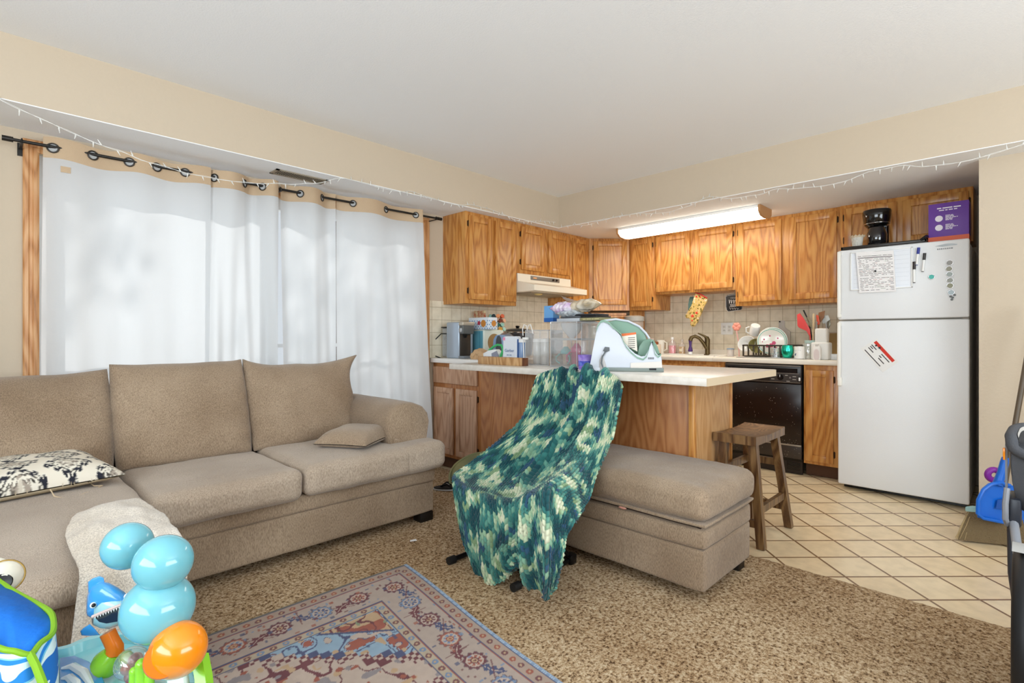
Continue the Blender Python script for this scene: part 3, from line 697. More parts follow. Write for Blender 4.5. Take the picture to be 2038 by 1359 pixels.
part('control_plate', MB().box(X-.0205, 1.29, .735, X-.0175, 1.495, .795), mat('dw_plate', '#3a3430', .4), cp)
kb = part('dial', MB().cyl((X-.018, 1.415, .767), (X-.034, 1.415, .767), .024, .020, 24), black_plastic, cp)
part('dial_mark', MB().box(X-.036, 1.413, .770, X-.0335, 1.417, .789), white_plastic, kb)
part('switch', MB().box(X-.028, 1.335, .762, X-.018, 1.347, .774), steel, cp)
mb = MB()
rnd = random.Random(5)
for (a, b_, zz) in ((1.46, 1.485, .749), (1.30, 1.325, .752), (1.30, 1.325, .775), (1.36, 1.38, .783), (1.345, 1.37, .736)): mb.box(X-.0212, a, zz, X-.0204, b_, zz+.004)
part('panel_lettering', mb, mat('panel_print', '#cfc8bb', .5), cp)
part('latch', MB().box(X-.028, 1.268, .745, X-.018, 1.28, .772, .003), white_plastic, cp)
part('lower_panel', MB().box(X-.010, 1.265, .125, X+.01, 1.862, .225, .003), mat('dw_lower', '#3b322a', .35), t)
part('lower_trim', MB().box(X-.016, 1.265, .224, X+.0, 1.862, .236, .002), MATS['dw_trim'], t)
part('kick_plate', MB().box(X+.02, 1.265, .0, X+.04, 1.862, .12), mat('dw_kick', '#2a211a', .5), t)
mb = MB()
for k in range(6): mb.box(X+.018, 1.28, .03+k*.011, X+.0205, 1.38, .035+k*.011)
part('vent_slots', mb, black_plastic, t)
mb = MB()
for k in range(150):
    y = rnd.uniform(1.28, 1.85); z = .24+.46*rnd.random()**1.9; r = rnd.choice((.0008, .0012, .0012, .002)); mb.cyl((X-.0138, y, z), (X-.0150, y, z), r, None, 6)
for k in range(40):
    y = rnd.uniform(1.28, 1.85); z = rnd.uniform(.13, .22); mb.cyl((X-.0098, y, z), (X-.0110, y, z), rnd.choice((.001, .002)), None, 6)
sp = part('food_splashes', mb, mat('splash', '#a89c8c', .8), t); sp['kind'] = 'stuff'

# ---------------------------------------------------------------- fridge
FX, FY0, FY1 = 4.356, .255, .974
t = T('refrigerator', 'white top-freezer refrigerator with papers and magnets on its door', 'refrigerator', (4.75, .615, 0))
fr_m = mat('fridge_white', '#e9eaea', .38, bump=(260, .12, 3)); fs_m = mat('fridge_side', '#4a4037', .6)
part('cabinet', MB().box(FX+.07, FY0+.004, .03, K-.09, FY1-.004, 1.70, .006), MATS['fridge_white'], t)
part('freezer_door', MB().box(FX, FY0, 1.216, FX+.062, FY1, 1.714, .010, 3), fr_m, t)
part('fridge_door', MB().box(FX, FY0, .034, FX+.062, FY1, 1.206, .010, 3), fr_m, t)
part('door_gasket', MB().box(FX+.060, FY0+.008, .05, FX+.072, FY1-.008, 1.70), mat('gasket', '#b5ab9c', .7), t)
part('kick_grille', MB().box(FX+.09, FY0+.02, .0, FX+.12, FY1-.02, .05), black_plastic, t)
hm = mat('handle_white', '#f2eee4', .35)
y = FY1-.012
def handle(z0, z1, endz):
    return MB().tube([(FX-.004, y, z0), (FX-.030, y, z0+(.03 if z1 > z0 else -.03)), (FX-.038, y, (z0+z1)/2), (FX-.030, y, z1-(.03 if z1 > z0 else -.03)), (FX-.004, y, z1)], [.011, .012, .012, .012, .011], 8)
part('handle', MB().box(FX-.034, y-.012, 1.23, FX-.014, y+.010, 1.705, .007, 3).box(FX-.02, y-.012, 1.68, FX+.005, y+.010, 1.705, .005).box(FX-.02, y-.012, 1.23, FX+.005, y+.010, 1.255, .005), hm, t)
part('handle', MB().box(FX-.034, y-.012, .775, FX-.014, y+.010, 1.195, .007, 3).box(FX-.02, y-.012, 1.17, FX+.005, y+.010, 1.195, .005).box(FX-.036, y-.018, .74, FX+.003, y+.008, .80, .008, 3), hm, t)
part('hinge_cap', MB().box(FX+.005, FY0+.002, 1.206, FX+.06, FY0+.035, 1.214), mat('hinge_grey', '#8a8478', .5), t)
# maker's badge: swoosh over small lettering
bp_ = at(1883, 492, x=FX-.001)
bd = part('badge', MB().prism([(FX-.0012, bp_.y+.055-.11*i/12, bp_.z+.012+.010*math.sin(i/12*PI*.9)) for i in range(13)]+[(FX-.0012, bp_.y-.055, bp_.z+.010), (FX-.0012, bp_.y+.02, bp_.z+.006)], (.001, 0, 0)), mat('badge_grey', '#8b8d8c', .3, metal=.4), t)
def words(x, y0, z0, wds, h, gap, mb=None):
    mb = mb or MB(); y = y0
    for w_ in wds: mb.box(x-.0004, y-w_, z0-h/2, x+.0002, y, z0+h/2); y -= w_+gap
    return mb
part('badge_lettering', words(FX-.001, bp_.y+.045, bp_.z-.008, [.007, .006, .008, .006, .007, .008, .006, .009], .008, .003), mat('badge_print', '#8d8f90', .5), bd)

# papers, pens, magnets on the door
def on_door(px, py): p = at(px, py, x=FX); return p.y, p.z
def sheet(x, q, th): return MB().prism([(x, a, b_) for a, b_ in q], (th, 0, 0))
Fp = lambda s: [on_door(*p) for p in s]
wb = T('whiteboard_calendar', 'white framed dry-erase calendar on the freezer door behind a paper', 'whiteboard', (FX, .83, 1.5))
q = Fp([(1693, 502), (1817, 490), (1817, 572), (1694, 578)])
ya, yb_ = q[0][0], q[1][0]; za, zb = 1.525, 1.685
za = min(on_door(1693, 578)[1], on_door(1817, 572)[1])+.0; zb = on_door(1693, 503)[1]
part('board', MB().box(FX-.004, yb_, za, FX-.0005, ya, zb), mat('board_white', '#e6e9ee', .2), wb)
part('frame', MB().box(FX-.010, yb_, za, FX-.0005, yb_+.009, zb, .002).box(FX-.010, ya-.007, za, FX-.0005, ya, zb, .002).box(FX-.010, yb_, za, FX-.0005, ya, za+.007, .002).box(FX-.010, yb_, zb-.007, FX-.0005, ya, zb, .002), white_plastic, wb)
mb = MB()
for k in range(9): mb.box(FX-.0047, yb_+.02, za+.02+k*(zb-za-.04)/8, FX-.0042, ya-.02, za+.0208+k*(zb-za-.04)/8)
part('printed_lines', mb, mat('pale_print', '#b9bdc4', .6), wb)
pp = T('paper_schedule', 'printed paper schedule in rows stuck on the freezer door', 'paper', (FX, .86, 1.5))
q = Fp([(1704, 503), (1779, 498), (1784, 580), (1711, 583)])
paper_m = mat('paper_white', '#f1eeec', .8)
def bil(u, v): 
    a = [q[0][i]*(1-u)*(1-v)+q[1][i]*u*(1-v)+q[2][i]*u*v+q[3][i]*(1-u)*v for i in (0, 1)]; return a
part('sheet', MB().prism([(FX-.0125, *bil(0, 0)), (FX-.0125, *bil(1, 0)), (FX-.0125, *bil(1, 1)), (FX-.0125, *bil(0, 1))], (.0006, 0, 0)), paper_m, pp)
rnd = random.Random(11)
for nm, colr, rows in (('black_print', '#5a5050', 0), ('red_print', '#c79a96', 1), ('green_print', '#93a38c', 2)):
    mb = MB()
    for r in range(24):
        v = .10+r*.0365
        if r == 1 and rows == 0: segs = [(.04, .96, .010)]
        else:
            segs = []; u = .04+rnd.random()*.03
            while u < .94:
                wd = rnd.uniform(.03, .13)
                if rnd.choice((0, 0, 0, 1, 2)) == rows or (rows == 0 and r % 3 == 0): segs.append((u, min(.96, u+wd), .006))
                u += wd+rnd.uniform(.015, .05)
        for u0, u1, hh in segs:
            mb.prism([(FX-.0128, *bil(u0, v)), (FX-.0128, *bil(u1, v)), (FX-.0128, *bil(u1, v+hh*1.6)), (FX-.0128, *bil(u0, v+hh*1.6))], (.0002, 0, 0))
    part('printed_rows', mb, mat(nm, colr, .8), pp)
ps = T('paper_slip', 'small tilted paper slip with a red header on the lower fridge door', 'paper', (FX, .79, .94))
q = Fp([(1745, 673), (1789, 720), (1757, 741), (1713, 694)])
part('sheet', sheet(FX-.0015, q, .0008), mat('slip_white', '#eceae6', .8), ps)
def bil2(u, v): return [q[0][i]*(1-u)*(1-v)+q[1][i]*u*(1-v)+q[2][i]*u*v+q[3][i]*(1-u)*v for i in (0, 1)]
part('red_header', MB().prism([(FX-.0019, *bil2(a, b_)) for a, b_ in ((.06, .10), (.9, .10), (.9, .27), (.06, .27))], (.0003, 0, 0)), mat('header_red', '#cf2f1d', .6), ps, 'red header bar')
mb = MB()
for (a, b_, v) in ((.08, .3, .40), (.5, .85, .36), (.1, .32, .62), (.55, .8, .62), (.1, .8, .85), (.1, .22, .5), (.5, .6, .5)):
    mb.prism([(FX-.0019, *bil2(*p_)) for p_ in ((a, v), (b_, v), (b_, v+.05), (a, v+.05))], (.0003, 0, 0))
part('printed_lines', mb, mat('black_print2', '#4a4646', .8), ps)
mb = MB(); yy, zz = on_door(1744, 687); mb.cyl((FX-.0005, yy, zz), (FX-.006, yy, zz), .006); yy, zz = on_door(1751, 692); mb.cyl((FX-.0005, yy, zz), (FX-.006, yy, zz), .007)
def pen(label, p0, p1, capc):
    a = on_door(*p0); b_ = on_door(*p1); A_ = Vector((FX-.012, *a)); B_ = Vector((FX-.012, *b_)); d = B_-A_
    m_ = T('marker_pen', label, 'marker', A_, 'dry-erase markers on the fridge')
    part('barrel', MB().cyl(A_+d*.36, B_, .0075), white_plastic, m_)
    part('cap', MB().cyl(A_, A_+d*.38, .0085), mat('cap_'+capc, capc, .4), m_)
    part('end_plug', MB().cyl(B_, B_+d*.03, .0065), mat('cap_'+capc, capc, .4), m_)
pen('dry-erase marker with a blue cap, topmost on the fridge door', (1829, 493), (1825, 527), '#27338f')
pen('white dry-erase marker with dark cap, rightmost on the fridge door', (1841, 504), (1837, 540), '#33302e')
pen('white dry-erase marker with dark cap at the whiteboard frame', (1820, 521), (1820, 562), '#2b2220')
def magnet(name, label, px, py, r, c, cat='magnet', grp='round magnets on the freezer door', th=.006):
    y_, z_ = on_door(px, py); m_ = mat('mag_'+c, c, .3)
    o = T(name, label, cat, (FX, y_, z_), grp)
    part('disc', MB().cyl((FX-.0005, y_, z_), (FX-th, y_, z_), r, r*.96, 22), m_, o)
    if r > .012: part('rim', MB().torus((FX-th+.001, y_, z_), r, .0018, 'x'), chrome, o)
mags = [(1890, 523, '#8f8c84', 'grey-brown round magnet, topmost of the column'), (1889, 535, '#8d8a72', 'olive round magnet, second from the top of the column'), (1890, 546, '#9aa49f', 'pale grey round magnet, third from the top of the column'), (1891, 558, '#8f9084', 'grey round magnet, fourth from the top of the column'), (1891, 568.5, '#85835f', 'olive round magnet, fifth from the top of the column'), (1893, 582, '#a9b9c0', 'pale blue round magnet, lowest big one of the column')]
for px, py, c_, l_ in mags: magnet('round_magnet', l_, px, py, .0165, c_)
magnet('round_magnet', 'teal round magnet alone in the middle of the freezer door', 1854, 551, .0155, '#2fae9f')
for px, py, l_ in ((1900, 587, 'rightmost'), (1892, 590, 'leftmost'), (1896, 592, 'middle'), (1894.5, 596, 'lowest')): magnet('small_magnet', 'tiny dark magnet, '+l_+' of the cluster under the magnet column', px, py, .007, '#3c3a2c', grp='tiny dark magnets')
yy, zz = on_door(1743, 539.5); 
o = solo('small_magnet', MB().cyl((FX-.0135, yy, zz), (FX-.018, yy, zz), .006), mat('mag_black', '#101010', .4), 'small black magnet holding the paper schedule', 'magnet')
yy, zz = on_door(1744, 687.5); solo('small_magnet', MB().cyl((FX-.002, yy, zz), (FX-.007, yy, zz), .006), MATS['mag_black'], 'small black magnet at the left edge of the red header slip', 'magnet')
yy, zz = on_door(1751, 692); solo('small_magnet', MB().cyl((FX-.002, yy, zz), (FX-.007, yy, zz), .007), MATS['mag_black'], 'small black magnet on the red header of the paper slip', 'magnet')

# on top of the fridge
ft = 1.716
t = T('griddle_tray', 'black griddle tray lying on top of the fridge', 'tray', (4.62, .70, ft))
part('tray', MB().box(4.40, .47, ft, 4.75, .965, ft+.012, .004).box(4.40, .47, ft+.010, 4.415, .965, ft+.028, .003).box(4.40, .95, ft+.010, 4.75, .965, ft+.028, .003).box(4.40, .47, ft+.01, 4.75, .485, ft+.028, .003), mat('griddle_black', '#2a2521', .3), t)
part('handle', MB().tube([(4.41, .50, ft+.022), (4.40, .48, ft+.036), (4.42, .475, ft+.045), (4.50, .475, ft+.045), (4.55, .49, ft+.03)], .012, 10), black_plastic, t)
p = at(1745, 470, x=4.60)
t = T('coffee_maker', 'small glossy black drip coffee maker on top of the fridge', 'coffee maker', (4.6, p.y, ft+.013))
cb = ft+.0135; cy = p.y; gl = mat('gloss_black', '#0a0a0b', .12, coat=.5)
part('base', MB().lathe([(.07, cb), (.078, cb+.004), (.078, cb+.024), (.07, cb+.03)], (4.60, cy, 0)), gl, t)
part('column', MB().box(4.63, cy-.065, cb+.02, 4.69, cy+.065, cb+.24, .02, 3), gl, t)
part('brew_basket', MB().lathe([(.062, cb+.165), (.080, cb+.185), (.088, cb+.24), (.090, cb+.275), (.086, cb+.287), (.05, cb+.293)], (4.605, cy, 0)), gl, t)
part('carafe', MB().lathe([(.05, cb+.031), (.062, cb+.05), (.064, cb+.11), (.05, cb+.15), (.048, cb+.16)], (4.595, cy, 0)), mat('carafe_glass', '#1b1a1c', .05, coat=1), t)
part('accent_ring', MB().torus((4.605, cy, cb+.188), .080, .0025, 'z'), chrome, t)
p = at(1706, 478, x=4.50)
t = T('coffee_filter_cup', 'crinkled pale cup of paper filters beside the coffee maker', 'cup', (4.5, p.y, cb))
part('cup', MB().lathe([(.026, cb), (.029, cb+.004), (.038, cb+.085), (.0385, cb+.088)], (4.5, p.y, 0), 20), mat('cup_pale', '#d3cec2', .7, bump=(80, .8, 3)), t)
mb = MB(); c0 = Vector((4.5, p.y, cb+.088))
mb.ring([[c0+Vector((math.cos(k*PI/14)*.036, math.sin(k*PI/14)*.036, -.004)) for k in range(28)], [c0+Vector((math.cos(k*PI/14)*.05, math.sin(k*PI/14)*.05, .012+.005*(-1)**k)) for k in range(28)]], False)
part('paper_filters', mb, mat('filter_paper', '#d9c6a8', .9), t)
q0 = at(1887, 405, x=4.42); q1 = at(1946, 400, x=4.42)
t = T('purple_box', 'purple cardboard box with orange base on top of the fridge', 'box', (4.5, .3, ft))
bx0, by0, by1 = 4.44, .262, .262+.205
bz0 = ft+.001
part('carton', MB().box(bx0, by0, bz0+.035, bx0+.16, by1, bz0+.255, .002), mat('purple_card', '#6b3f9e', .5), t)
part('base_band', MB().box(bx0-.0005, by0-.0005, bz0, bx0+.1605, by1+.0005, bz0+.036), mat('orange_card', '#d9633a', .5), t, 'orange base band')
wm = mat('print_white', '#f2eef6', .6)
mb = MB()
for zc in (bz0+.155, bz0+.095): mb.cyl((bx0-.0004, by1-.055, zc), (bx0-.0012, by1-.055, zc), .020, None, 24)
part('printed_circle', mb, wm, t)
mb = words(bx0-.0004, by1-.045, bz0+.222, [.022, .05, .036], .007, .006); words(bx0-.0004, by1-.055, bz0+.208, [.026, .012, .02, .016], .006, .006, mb)
part('printed_words', mb, wm, t)
mb = MB()
for zc in (bz0+.160, bz0+.100):
    for i, ws_ in enumerate(([.024, .012], [.018, .022], [.03, .02, .006], [.014, .02], [.02, .012])): words(bx0-.0004, by1-.088, zc+.012-i*.0075, ws_, .004, .003, mb)
part('printed_words', mb, wm, t)

# ---------------------------------------------------------------- fluorescent fixture
t = T('fluorescent_fixture', 'long white fluorescent ceiling light with wooden end caps', 'ceiling light', (4.42, 2.15, ZS))
fa, fb = 1.50, 2.80; fx = 4.42; hw = .125
part('pan', MB().box(fx-hw, fa, ZS-.022, fx+hw, fb, ZS-.0005, .004), white_plastic, t)
diff = mat('fluorescent_diffuser', '#ffffff', .4, emit='#fff3df', es=5.5)
pr = [(-hw+.003, -.022), (-hw+.006, -.05), (-hw+.045, -.078), (0, -.086), (hw-.045, -.078), (hw-.006, -.05), (hw-.003, -.022)]
part('diffuser', MB().ring([[(fx+a, y_, ZS+b_) for a, b_ in pr] for y_ in (fa+.006, fb-.006)]), diff, t, smooth=60)
for ya_, yb2 in ((fa-.012, fa+.006), (fb-.006, fb+.012)):
    part('end_cap', MB().prism([(fx+a*1.06, ya_, ZS+b_*1.04) for a, b_ in [(-hw+.003, -.001)]+pr+[(hw-.003, -.001)]], (0, yb2-ya_, 0)), mat('oak_cap', '#b98a5a', .5), t)

# power outlet, mitts
p = at(1447, 654, x=K-.009)
t = T('power_outlet', 'white double wall outlet on the backsplash left of the dish rack', 'outlet', p)
part('plate', MB().box(K-.014, p.y-.058, p.z-.058, K-.0085, p.y+.058, p.z+.058, .003), white_plastic, t)
for dy in (-.025, .025):
    part('receptacle', MB().box(K-.0165, p.y+dy-.017, p.z-.033, K-.0135, p.y+dy+.017, p.z+.033, .004), mat('socket_white', '#e4e2dc', .4), t)
    mb = MB()
    for dz in (-.016, .016): mb.box(K-.0172, p.y+dy-.008, p.z+dz-.004, K-.0163, p.y+dy-.005, p.z+dz+.005).box(K-.0172, p.y+dy+.005, p.z+dz-.004, K-.0163, p.y+dy+.008, p.z+dz+.005)
    part('slot', mb, black_plastic, t)
# ================================================================ sofa
sofa_f = fabric('sofa_fabric', '#907a63', '#b19c84', 2.2)
lit_seat_f = fabric('seat_fabric', '#ab9884', '#c2b19e', 2.2)  # sofa fabric again, lighter: window light painted into the seat tops
foot_m = mat('sofa_foot', '#18110c', .5)
t = T('sectional_sofa', 'beige fabric sectional sofa with chaise in front of the curtains', 'sofa', (.9, 2.9, 0))
SZ = .055
part('base', MB().cushion(.40, 2.515, SZ, 1.90, 3.44, .245, .02, (0, .0, 0), 22, .002, 5).cushion(.40, 2.505, .235, 1.905, 3.44, .33, .022, (0, .004, 0), 22, .003, 6), sofa_f, t)
part('chaise_base', MB().cushion(-.62, 1.80, SZ, .425, 3.44, .40, .03, (0, .0, 0), 22, .003, 5), sofa_f, t)
mb = MB().cushion(-.64, 1.755, .385, .455, 3.05, .475, .045, (.004, .006, .014), 30, .006, 5, 3)
part('chaise_cushion', mb, lit_seat_f, t)
# seat cushions
part('seat_cushion', MB().cushion(.462, 2.44, .315, 1.088, 3.12, .462, .045, (.0, .008, .016), 28, .006, 6, 1), lit_seat_f, t)
def tcush():
    mb = MB().cushion(1.092, 2.44, .320, 1.70, 3.12, .475, .045, (.0, .006, .014), 28, .006, 6, 2)
    mb.cushion(1.60, 2.445, .320, 1.945, 2.64, .478, .045, (.004, .004, .006), 20, .005, 6, 2); return mb
part('seat_cushion', tcush(), lit_seat_f, t)
# rolled arm
am = MB()
def arm_ring(y):
    pts = [(1.66, .30), (1.655, .45), (1.64, .52), (1.635, .58), (1.65, .64), (1.69, .685), (1.75, .705), (1.82, .70), (1.885, .675), (1.925, .63), (1.935, .58), (1.925, .52), (1.915, .45), (1.91, .30)]
    return pts
rings = []
for k, y in enumerate([2.605, 2.615, 2.64, 2.75, 2.9, 3.1, 3.3, 3.42, 3.44]):
    sc = [.93, .975, 1, 1, 1, 1, 1, .98, .92][k]
    rings.append([(1.785+(x-1.785)*sc+.004*noise.noise(Vector((x*8, y*5, z*8))), y, .5+(z-.5)*sc+.004*noise.noise(Vector((x*9, y*6, z*5)))) for x, z in arm_ring(y)])
am.ring(rings)
part('armrest', am, sofa_f, t, smooth=50)
part('armrest_base', MB().cushion(1.65, 2.60, .06, 1.905, 3.44, .32, .02, n=10), sofa_f, t)
part('back_frame', MB().cushion(-.6, 3.30, .30, 1.70, 3.445, .80, .05, n=24), sofa_f, t)
for x, y in ((1.85, 2.55), (1.85, 3.38), (.46, 2.56), (-.55, 1.86), (.36, 1.86), (-.55, 3.38)):
    part('foot', MB().box(x-.045, y-.03, (.018 if y < 2 else .005), x+.045, y+.045, SZ+.004, .004), foot_m, t)
# back cushions: a puffed slab leaned back, corners pulled out
def back_cushion(x0, x1, z0, z1, seed, ears, th=.17):
    mb = MB(); n = 34
    def side(sg):
        def fn(u, v):
            a, b_ = 2*u-1, 2*v-1
            x = x0+(x1-x0)*u; z = z0+(z1-z0)*v
            ea = (abs(a)**5)*(abs(b_)**5)
            ear = ears[(1 if a > 0 else 0)+(2 if b_ > 0 else 0)]
            x += math.copysign(1, a)*ear[0]*ea; z += ear[1]*ea
            z -= .018*(1-abs(a)**3)*max(0, b_)**2*0+.0
            z += (.012*noise.noise(Vector((x*5+seed, 1, 0))))*max(0, b_)
            x += math.copysign(1, a)*.012*(1-b_*b_)*abs(a)
            puff = max(0, (1-a**4)*(1-b_**4))**.55
            y = 3.06+.17*v+sg*(-1)*(.010+th*.5*puff*(1.08-.25*v))
            w_ = .016*noise.noise(Vector((x*4.2+seed, y*2, z*6)))+.009*noise.noise(Vector((x*9, seed, z*16)))
            # pulled creases towards the corners
            cr = .009*math.sin((z*60+x*14*math.copysign(1, a)))*max(0, abs(a)-.62)*2.2*(1-abs(b_)**3)
            y += (w_+cr)*(1 if sg > 0 else -.3)*puff**.3
            return (x, y, z)
        return fn
    b0 = MB().grid(side(1), n, n); b1 = MB().grid(side(-1), n, n)
    mb.add(b0.v, b0.f); mb.add(b1.v, [tuple(reversed(f)) for f in b1.f])
    # weld rim
    k = n+1
    N0 = len(b0.v); i0 = lambda i, j: i*k+j
    for i in range(n):
        for (a, b_) in ((i0(i, 0), i0(i+1, 0)), (i0(i+1, n), i0(i, n)), (i0(0, i+1), i0(0, i)), (i0(n, i), i0(n, i+1))): mb.f.append((a, b_, b_+N0, a+N0))
    return mb
part('back_cushion', back_cushion(-.62, .440, .47, .915, 3, [(0, 0), (0, 0), (0, 0), (.0, .02)]), sofa_f, t, smooth=180)
part('back_cushion', back_cushion(.455, 1.055, .455, .95, 8, [(0, .0), (0, 0), (.005, .005), (.0, .015)]), sofa_f, t, smooth=180)
part('back_cushion', back_cushion(1.068, 1.70, .46, .925, 15, [(0, 0), (-.02, 0), (.0, .035), (.085, .045)]), sofa_f, t, smooth=180)

def pillow(name, label, cat, c, hx, hy, th, rz, m, tilt=(0, 0), n=40, seed=1, pat=None, group=None):
    X, Y = np.meshgrid(np.linspace(-1, 1, n), np.linspace(-1, 1, n), indexing='ij')
    pf = np.clip((1-X**4)*(1-Y**4), 0, 1)**.6
    pin = 1-.10*(1-np.abs(X)**3)*0
    ex = 1-.09*(1-X**2)*0
    sx = X*hx*(1-.10*(1-np.abs(Y))*0-.07*(1-Y**2)*0); 
    sx = X*hx*(1-.08*np.cos(Y*PI/2)*np.abs(X)**4); sy = Y*hy*(1-.08*np.cos(X*PI/2)*np.abs(Y)**4)
    rn = np.vectorize(lambda a, b_: noise.noise(Vector((a*9+seed, b_*9, seed))))(sx, sy)
    zt = th*pf+rn*.008*pf+.002; zb = -th*.35*pf-.002
    R = Matrix.Rotation(rz, 3, 'Z') @ Matrix.Rotation(tilt[0], 3, 'X') @ Matrix.Rotation(tilt[1], 3, 'Y'); Rm = np.array(R)
    def tr(z): return np.stack([sx, sy, z], 2) @ Rm.T+np.array(c)
    top, bot = tr(zt), tr(zb)
    P = np.concatenate([top, bot[:, ::-1][:, 1:]], axis=1)
    if pat is not None:
        cols = pat(sx, sy); cb = np.broadcast_to(np.array(lin('#b8a88c')), (n, n-1, 3)); C_ = np.concatenate([cols, cb], axis=1)
    else: C_ = None
    me = gridmesh(name, P, C_, m)
    # close the open ends
    bm = bmesh.new(); bm.from_mesh(me); bmesh.ops.remove_doubles(bm, verts=bm.verts, dist=.004); bmesh.ops.recalc_face_normals(bm, faces=bm.faces); bm.to_mesh(me); bm.free()
    o = T(name, label, cat, c, group)
    link('pillow_cover', me, o)
    return o
def ikat(x, y):
    base = np.zeros(x.shape+(3,)); base[:] = lin('#e6dfcf')
    p = .15; sy_ = .13
    jag = .006*np.sign(np.sin(x*260))
    u = ((x+.03)/p) % 1-.5; v = ((y+jag)/sy_+.5*np.floor((x+.03)/p)) % 1-.5
    d = np.abs(u)*1.0+np.abs(v)*1.05
    def put(m, c): base[m] = lin(c)
    put((d > .45) & (d < .56), '#2c2d36'); put((d > .34) & (d < .385), '#4b463f')
    put((d > .62), '#e6ddcc'); put((d > .13) & (d < .20), '#a79b8d'); put(d < .10, '#cfc5b4'); put((d > .20) & (d < .235), '#6d655c')
    return base
ik = pillow('throw_pillow', 'black and cream patterned throw pillow with loose threads, on the chaise', 'pillow', (.04, 2.86, .515), .37, .21, .085, math.radians(8), vcol('ikat_cloth', .95, (500, .2)), (0.04, -.02), 230, 2, ikat)
thr = mat('thread', '#cdb696', .9)
for pts in ([(.19, 2.66, .51), (.20, 2.63, .488), (.22, 2.60, .483), (.27, 2.605, .481), (.30, 2.64, .481)], [(.30, 2.78, .515), (.32, 2.76, .49), (.33, 2.72, .483), (.355, 2.71, .482), (.34, 2.69, .482)], [(.31, 2.80, .515), (.35, 2.77, .488), (.39, 2.80, .484), (.41, 2.85, .484)]):
    part('loose_thread', MB().tube(pts, .0022, 6), thr, ik)
p2 = pillow('throw_pillow', 'small plain beige throw pillow lying by the sofa arm', 'pillow', (1.50, 2.72, .513), .185, .155, .072, math.radians(33), sofa_f, (0, 0), 50, 5)
part('corner_tassel', MB().cyl((1.66, 2.565, .508), (1.675, 2.55, .503), .006), sofa_f, p2)

# pale fleece blanket heaped on the chaise corner
def fleece(u, v):
    # lies along the right edge of the chaise and hangs down its front
    s_ = v*1.06
    w_ = .245*(.55+.45*min(1, v/.22)**.5); xc = .322-.02*min(1, v*3)
    x = xc+w_*(u-.5)
    if s_ < .56: y = 2.30-s_; z = .492+.030*math.sin(PI*u)*math.sin(PI*min(1, s_/.56*.9+.1))
    else: y = 1.738-.012*math.sin((s_-.56)*5); z = .482-(s_-.56)*.8; x -= .10*(s_-.56)
    z += .016*noise.noise(Vector((x*11, y*8, 2)))*(1 if s_ < .56 else .3)+.006*noise.noise(Vector((x*26, y*20, 5)))
    y += .02*noise.noise(Vector((x*14, z*3, 9)))*(1 if s_ > .56 else .2)-(.016+.016*math.sin(u*13+v*2) if s_ > .56 else 0)
    return (x, y, z)
mb = MB().grid(fleece, 50, 80)
fl = link('fleece_blanket', mb.mesh('fleece_blanket', fabric('fleece', '#d8ccbb', '#e6ddd0', 5, (260, 260, 260), .25), 180)); fl['label'] = 'pale cream fleece blanket over the front corner of the chaise behind the toy'; fl['category'] = 'blanket'
md = fl.modifiers.new('thick', 'SOLIDIFY'); md.thickness = .012; md.offset = 1

# ================================================================ ottoman
t = T('storage_ottoman', 'beige fabric storage ottoman with cushioned lid beside the bar stool', 'ottoman', (2.34, 1.4, 0))
part('base', MB().cushion(2.04, .925, .055, 2.545, 1.86, .232, .018, (0, 0, 0), 22, .002, 5).cushion(2.035, .92, .226, 2.548, 1.865, .315, .022, (.003, .003, 0), 22, .003, 6), sofa_f, t)
part('gap_shade', MB().box(2.055, .945, .30, 2.535, 1.845, .335), gap_shade, t)  # dark strip painting the shade between base and lid
lid = part('lid_cushion', MB().cushion(2.015, .900, .338, 2.553, 1.88, .482, .05, (.004, .004, .022), 34, .007, 6, 4), sofa_f, t)
part('lid_board', MB().cushion(2.025, .910, .325, 2.55, 1.87, .342, .008, n=8), sofa_f, lid)
for x, y in ((2.26, 1.10), (2.50, .985), (2.16, 1.8), (2.49, 1.8)): part('foot', MB().box(x-.035, y-.035, .004, x+.035, y+.035, .056, .004), foot_m, t)
solo('scrap', MB().ell((2.034, 1.30, .322), .006, .022, .006, 10, 6), mat('scrap_pink', '#c48a78', .6), 'small pinkish scrap caught under the ottoman lid edge', 'scrap')

# ================================================================ bar stool
t = T('bar_stool', 'dark wooden saddle-seat bar stool at the end of the peninsula', 'stool', (3.02, 1.12, 0))
st_m = oak('stool_wood', '#8a6a44', '#5f4127', '#382214', .3)
sx0, sx1, sy0, sy1, sz = 2.78, 3.225, .985, 1.208, .580
def seat_top(u, v):
    x = sx0+(sx1-sx0)*u; y = sy0+(sy1-sy0)*v
    return (x, y, sz-.016*(1-(2*u-1)**2)*(math.sin(PI*v)**.6)-.018*(1-(2*u-1)**2)*.6)
mb = MB(); n = 20; m_ = 12
mb.grid(seat_top, n, m_); N0 = len(mb.v); mb.add([(x, y, sz-.047) for x, y, z in mb.v], [])
k = m_+1
mb.f += [tuple(reversed([q+N0 for q in f])) for f in mb.f[:n*m_]]
for i in range(n): mb.f += [(i*k, (i+1)*k, (i+1)*k+N0, i*k+N0), ((i+1)*k+m_, i*k+m_, i*k+m_+N0, (i+1)*k+m_+N0)]
for j in range(m_): mb.f += [(j+1, j, j+N0, j+1+N0), (n*k+j, n*k+j+1, n*k+j+1+N0, n*k+j+N0)]
part('seat', mb, st_m, t, smooth=50)
legs = {}
